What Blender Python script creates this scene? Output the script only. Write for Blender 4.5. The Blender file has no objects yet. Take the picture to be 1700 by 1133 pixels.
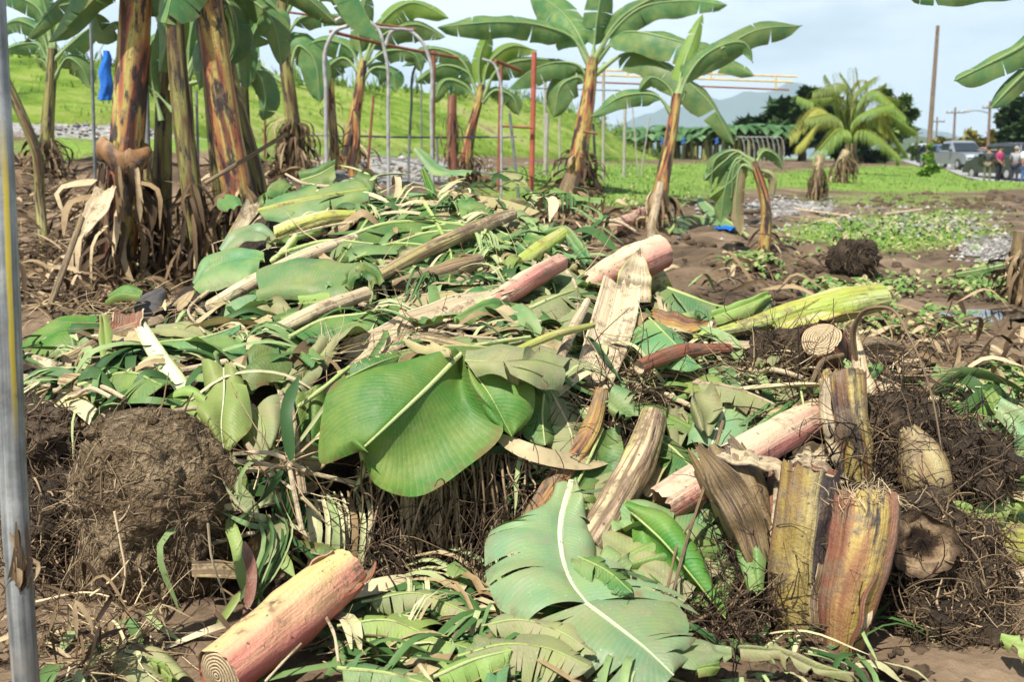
import bpy, math, random
import numpy as np
from mathutils import noise as mn, Vector, Quaternion
rng = random.Random(11)
SC = bpy.context.scene
# ------------------------------------------------------------------ camera, light, exposure
F, CX, CY, HOR, CH = 1650.0, 850.0, 566.5, 258.0, 1.25
PIT = math.atan((CY - HOR) / F)
cd = bpy.data.cameras.new('camera'); cam = bpy.data.objects.new('camera', cd); SC.collection.objects.link(cam)
cam.location = (0, 0, CH); cam.rotation_euler = (math.pi / 2 - PIT, 0, 0)
cd.sensor_width = 36; cd.lens = 36 * F / 1700; cd.clip_start = 0.05; cd.clip_end = 20000
cd.dof.use_dof = True; cd.dof.focus_distance = 3.1; cd.dof.aperture_fstop = 4.5
SC.camera = cam
SUN = np.array((-0.3, -0.44, 0.85)); SUN = SUN / np.linalg.norm(SUN)
ld = bpy.data.lights.new('sun', 'SUN'); ld.energy = 5.0; ld.angle = math.radians(0.9); ld.color = (1, .95, .86)
lo = bpy.data.objects.new('sun', ld); SC.collection.objects.link(lo)
lo.rotation_mode = 'QUATERNION'; lo.rotation_quaternion = Vector(-SUN).to_track_quat('-Z', 'Y')
w = bpy.data.worlds.new('World'); SC.world = w; w.use_nodes = True
nt = w.node_tree; nt.nodes.clear()
sk = nt.nodes.new('ShaderNodeTexSky'); sk.sky_type = 'NISHITA'; sk.sun_disc = False
sk.sun_elevation = math.asin(SUN[2]); sk.sun_rotation = math.atan2(SUN[0], SUN[1]); sk.air_density = 1.0; sk.dust_density = 1.4
tc = nt.nodes.new('ShaderNodeTexCoord'); mp = nt.nodes.new('ShaderNodeMapping'); mp.inputs['Scale'].default_value = (1, 1, 3.4)
nz = nt.nodes.new('ShaderNodeTexNoise'); nz.inputs['Scale'].default_value = 3.2; nz.inputs['Detail'].default_value = 7; nz.inputs['Roughness'].default_value = .55
cr = nt.nodes.new('ShaderNodeValToRGB'); cr.color_ramp.elements[0].position = .33; cr.color_ramp.elements[1].position = .52; cr.color_ramp.elements[0].color = (.36, .36, .36, 1)
mx = nt.nodes.new('ShaderNodeMix'); mx.data_type = 'RGBA'; mx.inputs[7].default_value = (17.5, 18.6, 19.6, 1)
bg = nt.nodes.new('ShaderNodeBackground'); bg.inputs['Strength'].default_value = .05; wo = nt.nodes.new('ShaderNodeOutputWorld')
L_ = nt.links.new
L_(tc.outputs['Generated'], mp.inputs['Vector']); L_(mp.outputs[0], nz.inputs['Vector']); L_(nz.outputs[0], cr.inputs[0])
sx = nt.nodes.new('ShaderNodeSeparateXYZ'); L_(tc.outputs['Generated'], sx.inputs[0]); mr = nt.nodes.new('ShaderNodeMapRange'); mr.inputs[1].default_value = .75; mr.inputs[1].default_value = .32; mr.inputs[2].default_value = .17; mr.inputs[3].default_value = .0; mr.inputs[4].default_value = 1.
L_(sx.outputs[2], mr.inputs[0]); ml = nt.nodes.new('ShaderNodeMath'); ml.operation = 'MULTIPLY'; L_(cr.outputs[0], ml.inputs[0]); L_(mr.outputs[0], ml.inputs[1]); L_(ml.outputs[0], mx.inputs[0]); L_(sk.outputs[0], mx.inputs[6]); L_(mx.outputs[2], bg.inputs[0]); L_(bg.outputs[0], wo.inputs[0])
SC.view_settings.view_transform = 'Standard'; SC.view_settings.look = 'None'; SC.view_settings.gamma = 1
SC.view_settings.exposure = 0.8
SC.cycles.max_bounces = 6; SC.cycles.transparent_max_bounces = 6

# ------------------------------------------------------------------ maths
def A(*p): return np.array(p, float)
def nrm(v):
    v = np.asarray(v, float); return v / max(1e-9, np.linalg.norm(v))
cp, sp = math.cos(PIT), math.sin(PIT)
def ray(px, py):
    x = (px - CX) / F; u = (CY - py) / F
    return A(x, cp + u * sp, -sp + u * cp)
def P(px, py, d):
    r = ray(px, py); return A(0, 0, CH) + r * (d / r[1])
def proj(p):
    q = p - A(0, 0, CH); z = q[1] * cp - q[2] * sp
    return CX + F * q[0] / z, CY - F * (q[1] * sp + q[2] * cp) / z
class TPS:
    def __init__(s, X, Y):
        s.X = np.asarray(X, float); n = len(X)
        K = s.k(np.linalg.norm(s.X[:, None] - s.X[None], axis=2)) + np.eye(n) * 1e-3
        Pm = np.c_[np.ones(n), s.X]; M = np.zeros((n + 3, n + 3)); M[:n, :n] = K; M[:n, n:] = Pm; M[n:, :n] = Pm.T
        s.w = np.linalg.solve(M, np.r_[np.asarray(Y, float), 0, 0, 0]); s.n = n
    def k(s, r): return r * r * np.log(r + 1e-9)
    def __call__(s, x, y):
        r = np.sqrt((s.X[:, 0] - x) ** 2 + (s.X[:, 1] - y) ** 2)
        return float(s.k(r) @ s.w[:s.n] + s.w[s.n] + s.w[s.n + 1] * x + s.w[s.n + 2] * y)
def smooth(a, b, x):
    t = min(1, max(0, (x - a) / (b - a))); return t * t * (3 - 2 * t)
# terrain height from surveyed points
_tp = [A(x, y, 0) for x in (-3.5, 0, 3.5) for y in (-2, .5, 2)] + [A(0, 3.2, 0), A(-3.6, 4, .05), A(3.6, 4, .02), A(1.6, 3, 0), A(-1.6, 3.2, 0)]
for q in [(250, 470, 7.5), (60, 430, 9), (-200, 470, 8), (450, 440, 8.5), (1000, 400, 10.5), (1100, 385, 11.2), (1270, 420, 9.5), (1400, 560, 6), (1600, 560, 6),
          (1850, 560, 6), (1650, 500, 7.5), (1500, 430, 10), (1650, 400, 11.8), (1850, 400, 11.8), (1500, 340, 22), (1650, 340, 22), (1850, 335, 22), (1300, 330, 22),
          (1100, 308, 22), (1500, 292, 42), (1620, 305, 48), (1850, 305, 48), (1400, 270, 62), (1650, 284, 75), (620, 290, 17), (750, 292, 17.5), (890, 290, 19),
          (450, 250, 16), (200, 215, 15), (0, 215, 15), (-250, 215, 15), (600, 250, 25), (900, 263, 37), (1080, 268, 60), (1300, 266, 90), (1700, 268, 120)]:
    _tp.append(P(*q))
_tp += [A(-400, 300, 1), A(0, 300, -.6), A(400, 300, -.6), A(-2000, 1500, 0), A(0, 1500, -2), A(2000, 1500, -2)]
_ts = TPS([(p[0] / (p[1] + 3), math.log(p[1] + 3)) for p in _tp], [p[2] for p in _tp])
_TU, _TV = np.linspace(-1.1, 1.1, 200), np.linspace(math.log(.55), math.log(1600), 260)
_TT = []
for _v in _TV:
    r_ = np.sqrt((_ts.X[:, 0][None] - _TU[:, None]) ** 2 + (_ts.X[:, 1][None] - _v) ** 2)
    _TT.append(np.clip(_ts.k(r_) @ _ts.w[:_ts.n] + _ts.w[_ts.n] + _ts.w[_ts.n + 1] * _TU + _ts.w[_ts.n + 2] * _v, -3, 2.6).tolist())
def T(x, y):
    y = max(y, -2.4); u = min(1.099, max(-1.1, x / (y + 3))); v = math.log(y + 3)
    a = (u + 1.1) / 2.2 * 199; b = max(0, min(258.99, (v - _TV[0]) / (_TV[-1] - _TV[0]) * 259)); i, j = int(b), min(198, int(a)); a -= j; b -= i
    return (_TT[i][j] * (1 - a) + _TT[i][j + 1] * a) * (1 - b) + (_TT[i + 1][j] * (1 - a) + _TT[i + 1][j + 1] * a) * b
def G(px, py):
    r = ray(px, py); d = 1.2; a = d
    for _ in range(400):
        p = A(0, 0, CH) + r * (d / r[1])
        if p[2] < T(p[0], d): break
        a = d; d *= 1.03
    for _ in range(18):
        m = (a + d) / 2; p = A(0, 0, CH) + r * (m / r[1])
        if p[2] < T(p[0], m): d = m
        else: a = m
    return A(0, 0, CH) + r * (d / r[1])
# distance of the heap's surface
_hc = [(260, 690, 2.95), (385, 780, 2.85), (60, 770, 3.1), (100, 600, 3.6), (40, 560, 3.95), (250, 500, 4.2), (350, 430, 4.7), (-150, 700, 3.4), (-150, 950, 2.9),
       (690, 800, 2.95), (750, 590, 3.15), (750, 880, 2.95), (600, 880, 2.95), (540, 700, 3.0), (420, 660, 3.15), (430, 880, 2.8),
       (600, 540, 3.6), (450, 550, 3.7), (650, 480, 4.0), (650, 400, 4.6), (650, 320, 5.2), (480, 350, 5.0), (850, 340, 5.2), (900, 400, 4.7), (780, 540, 3.5),
       (1000, 450, 4.3), (1110, 430, 4.5), (1010, 560, 3.6), (960, 700, 3.15), (880, 860, 2.85), (1050, 750, 3.05), (1000, 900, 2.72), (1130, 700, 3.2), (1150, 620, 3.5),
       (1180, 560, 3.75), (1270, 500, 4.2), (1350, 560, 3.7), (1400, 640, 3.3), (1200, 760, 3.0), (1300, 800, 2.78), (1420, 850, 2.68), (1560, 800, 2.9), (1600, 700, 3.4),
       (1680, 650, 3.6), (1700, 800, 3.1), (1550, 920, 2.66), (1480, 560, 3.9), (1850, 800, 3.3), (1850, 650, 3.9), (300, 290, 6), (900, 290, 6), (1400, 420, 5)]
for q in [(60, 1050), (330, 1065), (560, 985), (760, 975), (850, 1080), (1100, 1090), (1300, 1075), (1600, 1075), (1750, 960), (450, 1133), (1000, 1133), (1500, 1133), (-150, 1080), (700, 1080)]:
    _hc.append((q[0], q[1], G(*q)[1]))
_hs = TPS([(a / 1000, b / 1000) for a, b, c in _hc], [c for a, b, c in _hc])
def D(px, py): return min(7, max(2.0, _hs(px / 1000, py / 1000)))
def Q(q, off=.05):
    """(px, py), (px, py, small step off the heap) or (px, py, distance) -> point"""
    if len(q) == 2: return P(q[0], q[1], D(*q) - off)
    return P(q[0], q[1], q[2]) if q[2] > 1.5 else P(q[0], q[1], D(q[0], q[1]) - q[2])
def HN(px, py):
    a = P(px + 25, py, D(px + 25, py)) - P(px - 25, py, D(px - 25, py)); b = P(px, py - 25, D(px, py - 25)) - P(px, py + 25, D(px, py + 25))
    return nrm(np.cross(a, b))
def spline(pts, n):
    p = np.asarray(pts, float)
    if len(p) == 2: return p[0] + (p[1] - p[0]) * np.linspace(0, 1, n)[:, None]
    s = np.r_[0, np.cumsum(np.linalg.norm(np.diff(p, axis=0), axis=1) + 1e-6)]
    m = np.gradient(p, s, axis=0); x = np.linspace(0, s[-1], n); i = np.clip(np.searchsorted(s, x) - 1, 0, len(s) - 2)
    h = (s[i + 1] - s[i])[:, None]; t = ((x - s[i])[:, None]) / h
    return (2 * t**3 - 3 * t**2 + 1) * p[i] + (t**3 - 2 * t**2 + t) * h * m[i] + (-2 * t**3 + 3 * t**2) * p[i + 1] + (t**3 - t**2) * h * m[i + 1]
def arc(p): return np.r_[0, np.cumsum(np.linalg.norm(np.diff(p, axis=0), axis=1))]
def tang(p):
    g = np.gradient(np.asarray(p, float), axis=0); return g / (np.linalg.norm(g, axis=1)[:, None] + 1e-9)
def frames(p, ref=(0, 1, 0)):
    t = tang(p); n = np.asarray(ref, float) - t[0] * np.dot(ref, t[0])
    if np.linalg.norm(n) < .25: n = A(0, 0, 1) - t[0] * t[0][2]
    n = nrm(n); N = []
    for k in range(len(t)):
        n = nrm(n - t[k] * np.dot(n, t[k])); N.append(n)
    N = np.array(N); return t, N, np.cross(t, N)
def nz3(p, s=1.0): return mn.noise(Vector((p[0] * s, p[1] * s, p[2] * s)))

# ------------------------------------------------------------------ mesh builder
class MB:
    def __init__(s): s.v = []; s.f = []; s.uv = []; s.n = 0
    def add(s, v, f, uv=None):
        v = np.asarray(v, float).reshape(-1, 3); s.v.append(v)
        s.uv.append(np.zeros((len(v), 2)) if uv is None else np.asarray(uv, float).reshape(-1, 2))
        o = s.n; s.f += [tuple(i + o for i in q) for q in f]; s.n += len(v)
    def grid(s, g, uv, flip=False):
        a, b = g.shape[:2]; o = s.n
        s.v.append(g.reshape(-1, 3)); s.uv.append(np.asarray(uv, float).reshape(-1, 2)); s.n += a * b
        i = (np.arange(a - 1)[:, None] * b + np.arange(b - 1)[None]).ravel() + o
        q = np.c_[i, i + 1, i + b + 1, i + b]
        if flip: q = q[:, ::-1]
        s.f += [tuple(r) for r in q.tolist()]
    def tube(s, path, rad, k=10, cap=True, ridge=0., ph=0., ref=(0, 1, 0), u=None, flat=1.):
        p = np.asarray(path, float); rad = np.broadcast_to(np.asarray(rad, float), (len(p),)); t, n, b = frames(p, ref)
        th = np.linspace(0, 2 * np.pi, k + 1); m = np.ones(k + 1)
        if ridge: 
            x = (th / (2 * np.pi) * 5 + ph) % 1; m = 1 + ridge * (x ** 1.6 - .4); m[-1] = m[0]
        g = p[:, None] + rad[:, None, None] * m[None, :, None] * (np.cos(th)[None, :, None] * n[:, None] * flat + np.sin(th)[None, :, None] * b[:, None])
        uu = np.broadcast_to(th / (2 * np.pi) if u is None else np.full(k + 1, u), (len(p), k + 1)); vv = np.broadcast_to(arc(p)[:, None], (len(p), k + 1))
        s.grid(g, np.stack([uu, vv], 2))
        if cap:
            for e, fl in ((0, 1), (-1, 0)):
                r = g[e][:-1]; c = r.mean(0)
                s.add(np.r_[r, [c]], [((j + 1) % k, j, k) if not fl else (j, (j + 1) % k, k) for j in range(k)][:], np.full((k + 1, 2), (0 if u is None else u, vv[e][0])))
    def disk(s, c, ax, r, k=24, rings=6, dish=0., up=(0, 1, 0), wob=0.):
        ax = nrm(ax); n = np.asarray(up, float); n = n - ax * np.dot(n, ax)
        if np.linalg.norm(n) < .25: n = A(0, 0, 1) - ax * ax[2]
        n = nrm(n); b = np.cross(ax, n); th = np.linspace(0, 2 * np.pi, k + 1); R = np.linspace(0, 1, rings + 1)
        ww = 1 + wob * np.sin(th * 3 + 1)
        g = c + (R[:, None, None] * r * ww[None, :, None]) * (np.cos(th)[None, :, None] * n + np.sin(th)[None, :, None] * b) + ax * (dish * (1 - R[:, None, None] ** 2))
        s.grid(g, np.stack(np.broadcast_arrays(R[:, None], th[None]), 2))
    def ball(s, c, r, k=12, lump=0., fs=3., seed=0, u=None):
        r = np.broadcast_to(np.asarray(r, float), (3,)); th = np.linspace(0, 2 * np.pi, 2 * k + 1); ph = np.linspace(0, np.pi, k + 1)
        d = np.stack([np.sin(ph)[:, None] * np.sin(th)[None], np.sin(ph)[:, None] * np.cos(th)[None], np.broadcast_to(np.cos(ph)[:, None], (k + 1, 2 * k + 1))], 2)
        if lump:
            h = np.array([[1 + lump * mn.fractal(Vector(q * fs + seed * 7.3), .9, 2.1, 4) for q in row] for row in d]); h[:, -1] = h[:, 0]; h[0] = h[0, 0]; h[-1] = h[-1, 0]
            d = d * h[:, :, None]
        s.grid(np.asarray(c) + d * r, np.stack(np.broadcast_arrays(th[None] / 6.283 if u is None else np.full((1, 2 * k + 1), u), ph[:, None]), 2), flip=True)
    def box(s, c, sz, rz=0., tilt=None):
        c = np.asarray(c, float); h = np.asarray(sz, float) / 2
        q = np.array([(x, y, z) for x in (-1, 1) for y in (-1, 1) for z in (-1, 1)], float) * h
        cr_, sr_ = math.cos(rz), math.sin(rz); q = np.c_[q[:, 0] * cr_ - q[:, 1] * sr_, q[:, 0] * sr_ + q[:, 1] * cr_, q[:, 2]]
        s.add(q + c, [(0, 1, 3, 2), (4, 6, 7, 5), (0, 4, 5, 1), (2, 3, 7, 6), (0, 2, 6, 4), (1, 5, 7, 3)], q[:, [0, 2]])
    def fibre(s, p0, d, ln, r, curl=.5, grav=.3, n=6, u=None):
        """one root or straw: a thin three-sided tube that wanders"""
        p = np.asarray(p0, float); d = nrm(d); pts = [p]
        b = A(rng.gauss(0, .5), rng.gauss(0, .5), rng.gauss(0, .5)) * curl
        for i in range(n - 1):
            d = nrm(d + b * .6 + curl * .35 * A(rng.gauss(0, .5), rng.gauss(0, .5), rng.gauss(0, .5)) + A(0, 0, -grav / n * 2)); p = p + d * ln / (n - 1); pts.append(p)
        s.tube(pts, np.linspace(r, r * .45, n), k=3, cap=False, u=rng.random() if u is None else u)
    def ribbon(s, pts, wd, N=(0, -.5, .85), cup=.25, u=None, twist=0., n=9):
        """a leaf shred: three verts wide, pointed at both ends"""
        p = spline(pts, n); t = tang(p); sd = np.cross(t, np.asarray(N, float)); sd /= np.linalg.norm(sd, axis=1)[:, None] + 1e-9; nn = np.cross(sd, t)
        x = np.linspace(0, 1, n); wv = wd * np.clip(np.minimum(x * 5 + .25, (1 - x) * 3.5 + .08), 0, 1)
        a = twist * x; s2 = sd * np.cos(a)[:, None] + nn * np.sin(a)[:, None]; n2 = np.cross(s2, t)
        g = np.stack([p - s2 * wv[:, None] + n2 * (cup * wv)[:, None], p, p + s2 * wv[:, None] + n2 * (cup * wv)[:, None]], 1)
        uu = rng.random() if u is None else u
        s.grid(g, np.stack(np.broadcast_arrays(np.full((1, 3), uu), arc(p)[:, None]), 2))
    def patch(s, mid, L, R, n=26, m=7, bulge=(0, 0), ripple=.004, k1=60., seed=0., slits=0):
        mid, L, R = spline(mid, n), spline(L, n), spline(R, n); v = arc(mid); t = tang(mid); cols = []; us = []
        for E, sg, bu in ((L, -1, bulge[0]), (R, 1, bulge[1])):
            nn = np.cross(t, (E - mid) * sg); nn /= np.linalg.norm(nn, axis=1)[:, None] + 1e-9; nn = nn * np.where(nn[:, 1:2] > 0, -1, 1)
            for k in (range(m, 0, -1) if sg < 0 else range(1, m + 1)):
                x = k / m; q = mid * (1 - x) + E * x
                h = bu * 4 * x * (1 - x) + ripple * x * np.sin(v * k1 + x * 2 + seed + sg) + ripple * .6 * np.sin(v * 23 + seed * 2)
                cols.append(q + nn * h[:, None]); us.append(.5 + .5 * sg * x)
            if sg < 0: cols.append(mid); us.append(.5)
        g = np.stack(cols, 1); uv = np.stack(np.broadcast_arrays(np.array(us)[None], v[:, None]), 2)
        if not slits: s.grid(g, uv); return
        for sg in (-1, 1):   # the blade splits along its veins from the edge inward
            cs = slice(0, m + 1) if sg < 0 else slice(m, 2 * m + 1); x = np.abs(np.linspace(-1, 1, 2 * m + 1))[cs]; cut = sorted([0, n - 1] + rng.sample(range(3, n - 3), slits))
            for a, b in zip(cut[:-1], cut[1:]):
                if b <= a: continue
                h = g[a:b + 1, cs].copy(); r_ = np.arange(a, b + 1); da = np.exp(-(r_ - a) / 2.2) * (a > 0); db = np.exp(-(b - r_) / 2.2) * (b < n - 1); dep = np.clip((x - rng.uniform(.1, .6)) / .5, 0, 1) ** 1.2
                h += (da - db)[:, None, None] * dep[None, :, None] * t[r_][:, None] * rng.uniform(.002, .014); nn = np.cross(t[r_], h[:, -1 if sg > 0 else 0] - mid[r_]); nn /= np.linalg.norm(nn, axis=1)[:, None] + 1e-9; nn *= np.where(nn[:, 1:2] > 0, -1, 1)
                h += nn[:, None] * (da * rng.uniform(-.012, .03) + db * rng.uniform(-.02, .02))[:, None, None] * dep[None, :, None]; s.grid(h, uv[a:b + 1, cs])
    def blade(s, mid, W, N=(0, 0, 1), fold=.4, curl=.3, tears=0, gap=.25, ripple=.01, n=36, m=5, pet=.15, tip=3., roll=0., both=(1, 1), k1=22., rag=.0):
        """a leaf blade hung on its midrib; torn leaves are split into strips that droop apart"""
        mid = spline(mid, n * 3); N = nrm(N); v = arc(mid); x = v / v[-1]; t = tang(mid)
        sd = np.cross(t, N); sd /= np.linalg.norm(sd, axis=1)[:, None] + 1e-9; nn = np.cross(sd, t)
        c, q = math.cos(roll), math.sin(roll); sd, nn = sd * c + nn * q, nn * c - sd * q
        prof = np.clip((x - pet) / .13, 0, 1) ** .6 * np.clip(1 - np.clip((x - .45) / .55, 0, 1) ** tip, 0, 1) ** .75
        i0 = int(np.searchsorted(x, pet))
        for sg in (-1, 1):
            if not both[0 if sg < 0 else 1]: continue
            cuts = sorted([i0, n * 3] + [rng.randint(i0 + 3, n * 3 - 3) for _ in range(tears)])
            for a, b in zip(cuts[:-1], cuts[1:]):
                if b - a < 2: continue
                idx = np.unique(np.linspace(a, min(b, n * 3 - 1), max(3, (b - a) // 3 + 1)).astype(int)); dr = rng.uniform(-.25, .6) * gap * 2 if tears else 0
                ce = mid[idx].mean(0); rows = [mid[idx]]; us = [.5]; cur = mid[idx].copy(); wd = W * prof[idx] * (1 - rag * rng.random())
                for k in range(1, m + 1):
                    u = k / m; an = fold + curl * u + dr * u; st = (wd / m)[:, None]
                    cur = cur + sg * sd[idx] * st * math.cos(an) - nn[idx] * st * math.sin(an)
                    z = cur + nn[idx] * (ripple * u * np.sin(v[idx] * k1 + sg + u))[:, None]
                    if tears: z = z + (mid[(a + min(b, n * 3 - 1)) // 2] - mid[idx]) * (gap * u * u * .6)
                    rows.append(z); us.append(.5 + .5 * sg * u)
                g = np.stack(rows, 1); s.grid(g, np.stack(np.broadcast_arrays(np.array(us)[None], v[idx][:, None]), 2), flip=sg < 0)
    def build(s, name, mat, parent=None, label=None, cat=None, group=None, kind=None, smooth=True, origin=None, mats=None):
        v = np.concatenate(s.v); uv = np.concatenate(s.uv)
        if parent is not None: o = np.array(parent['_o']) if '_o' in parent else np.zeros(3)
        elif origin is not None: o = np.asarray(origin, float)
        elif kind in ('structure', 'stuff'): o = np.zeros(3)
        else: o = A(v[:, 0].mean(), v[:, 1].mean(), v[:, 2].min())
        me = bpy.data.meshes.new(name); me.from_pydata((v - o).tolist(), [], s.f); me.materials.append(mat)
        ul = me.uv_layers.new(name='UVMap'); li = np.zeros(len(me.loops), np.int32); me.loops.foreach_get('vertex_index', li)
        ul.data.foreach_set('uv', uv[li].astype(np.float32).ravel())
        if smooth: me.polygons.foreach_set('use_smooth', np.ones(len(me.polygons), bool))
        ob = bpy.data.objects.new(name, me); SC.collection.objects.link(ob)
        if parent is not None: ob.parent = parent
        else: ob.location = o
        ob['_o'] = [float(q) for q in o]
        for k_, q in (('label', label), ('category', cat), ('group', group), ('kind', kind)):
            if q: ob[k_] = q
        return ob
def empty(name, loc, label, cat, group=None):
    o = bpy.data.objects.new(name, None); SC.collection.objects.link(o); o.location = loc; o['_o'] = [float(q) for q in loc]
    o.empty_display_size = .1; o['label'] = label; o['category'] = cat
    if group: o['group'] = group
    return o

# ------------------------------------------------------------------ materials
class NT:
    def __init__(s, name):
        s.m = bpy.data.materials.new(name); s.m.use_nodes = True; s.t = s.m.node_tree; s.t.nodes.clear(); s.out = s.t.nodes.new('ShaderNodeOutputMaterial')
    def n(s, typ, ins=None, **pr):
        q = s.t.nodes.new('ShaderNode' + typ)
        for k, v in pr.items(): setattr(q, k, v)
        for k, v in (ins or {}).items():
            if isinstance(v, bpy.types.NodeSocket): s.t.links.new(v, q.inputs[k])
            elif v is not None:
                if isinstance(v, (tuple, list)) and q.inputs[k].type == 'RGBA' and len(v) == 3: v = (*v, 1)
                q.inputs[k].default_value = v
        return q
    def math(s, op, a, b=None, c=False): 
        q = s.n('Math', {0: a} if b is None else {0: a, 1: b}, operation=op); q.use_clamp = c; return q.outputs[0]
    def mix(s, f, a, b, mode='MIX'): return s.n('Mix', {0: f, 6: a, 7: b}, data_type='RGBA', blend_type=mode).outputs[2]
    def noise(s, vec, sc, det=4., ro=.55, dist=0.): return s.n('TexNoise', {'Vector': vec, 'Scale': sc, 'Detail': det, 'Roughness': ro, 'Distortion': dist}).outputs[0]
    def ramp(s, f, stops, interp='LINEAR'):
        q = s.n('ValToRGB', {0: f}); e = q.color_ramp; e.interpolation = interp
        e.elements[0].position = stops[0][0]; e.elements[1].position = stops[-1][0]; e.elements[0].color = (*stops[0][1], 1); e.elements[1].color = (*stops[-1][1], 1)
        for p, c in stops[1:-1]: e.elements.new(p).color = (*c, 1)
        return q.outputs[0]
    def step(s, f, a, b): return s.n('MapRange', {0: f, 1: a, 2: b, 3: 0., 4: 1.}).outputs[0]
    def bump(s, h, st=.5, dist=.01): return s.n('Bump', {'Strength': st, 'Distance': dist, 'Height': h}).outputs[0]
    def uv(s): return s.n('UVMap').outputs[0]
    def obj(s): return s.n('TexCoord').outputs['Object']
    def sep(s, v): q = s.n('SeparateXYZ', {0: v}); return q.outputs
    def comb(s, x, y, z): return s.n('CombineXYZ', {0: x, 1: y, 2: z}).outputs[0]
    def rnd(s): return s.n('ObjectInfo').outputs['Random']
    def bsdf(s, col, rough=.6, bump=None, spec=.4, metal=0., trans=0., tcol=None, sheen=0.):
        b = s.n('BsdfPrincipled', {'Base Color': col, 'Roughness': rough, 'Specular IOR Level': spec, 'Metallic': metal, 'Normal': bump}); o = b.outputs[0]
        if trans:
            tr = s.n('BsdfTranslucent', {'Color': tcol, 'Normal': bump}); o = s.n('MixShader', {0: trans, 1: o, 2: tr.outputs[0]}).outputs[0]
        s.t.links.new(o, s.out.inputs[0]); return s.m
def simple(name, col, rough=.6, var=.25, sc=8., metal=0., bump=.2, spec=.4):
    t = NT(name); n = t.noise(t.obj(), sc, 6, .6); d = tuple(c * (1 - var) for c in col); e = tuple(min(1, c * (1 + var)) for c in col)
    return t.bsdf(t.ramp(n, [(.3, d), (.7, e)]), rough, t.bump(n, bump, .02), spec, metal)
def leaf_mat(name, top, under, dust=.25, trans=.22, rough=.42, brown=.12, vein=.012, dcol=(.3, .24, .16), tc=None, vs=.16):
    t = NT(name); uv = t.sep(t.uv()); ob = t.obj()
    r = t.rnd(); two = t.n('NewGeometry').outputs['Backfacing']
    col = t.mix(two, top, under)
    n1 = t.noise(ob, 7, 4); col = t.mix(t.step(n1, .35, .75), col, t.mix(.5, col, (col_y := (.34, .36, .08))))
    hs = t.n('HueSaturation', {'Hue': t.math('ADD', .488, t.math('MULTIPLY', r, .024)), 'Saturation': .98, 'Value': t.math('ADD', .82, t.math('MULTIPLY', r, .36)), 'Color': col}); col = hs.outputs[0]
    au = t.math('ABSOLUTE', t.math('SUBTRACT', uv[0], .5)); ve = t.math('ADD', uv[1], t.math('MULTIPLY', au, -.1)); nv = t.noise(t.uv(), 9, 2)
    s1 = t.math('SINE', t.math('ADD', t.math('MULTIPLY', ve, 6.283 / vein), t.math('MULTIPLY', nv, 2.)))
    col = t.mix(t.math('MULTIPLY', t.step(s1, .6, 1.), vs), col, t.mix(.6, col, (.42, .5, .26)))
    st = t.noise(t.comb(t.math('MULTIPLY', uv[0], 1.5), t.math('MULTIPLY', ve, 34.), r), 1., 3); col = t.mix(t.math('MULTIPLY', t.step(st, .5, .75), vs * 1.6), col, t.mix(.5, col, (.05, .11, .03)))
    if dust:
        n2 = t.noise(ob, 11, 8, .72); dm = t.step(n2, .62 - dust * .45, .82 - dust * .25); n3 = t.noise(ob, 90, 3, .7)
        col = t.mix(t.math('MULTIPLY', t.math('MULTIPLY', dm, t.step(n3, .25, .6)), min(1, .45 + dust * .6)), col, dcol)
        sp_ = t.noise(ob, 160, 2, .5); col = t.mix(t.math('MULTIPLY', t.step(sp_, .7, .74), .7 * min(1, dust * 3)), col, (.55, .5, .38))
    if brown:
        n4 = t.noise(ob, 16, 5, .6); em = t.math('MULTIPLY', t.step(au, .42, .5), t.step(n4, .5, .6)); col = t.mix(t.math('MULTIPLY', em, .8), col, (.16, .09, .04))
        col = t.mix(t.math('MULTIPLY', t.step(n4, .72 - brown * .2, .78), .8), col, (.2, .13, .05))
    n5 = t.noise(ob, 25, 4); bm = t.bump(t.math('ADD', t.math('MULTIPLY', s1, vs * .5), t.math('MULTIPLY', n5, 2.)), .4, .005)
    ro = t.math('ADD', rough, t.math('MULTIPLY', t.noise(ob, 18, 3), .2))
    return t.bsdf(col, ro, bm, .33, 0, trans, t.mix(.5, col, tc or (.3, .42, .05)))
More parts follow.
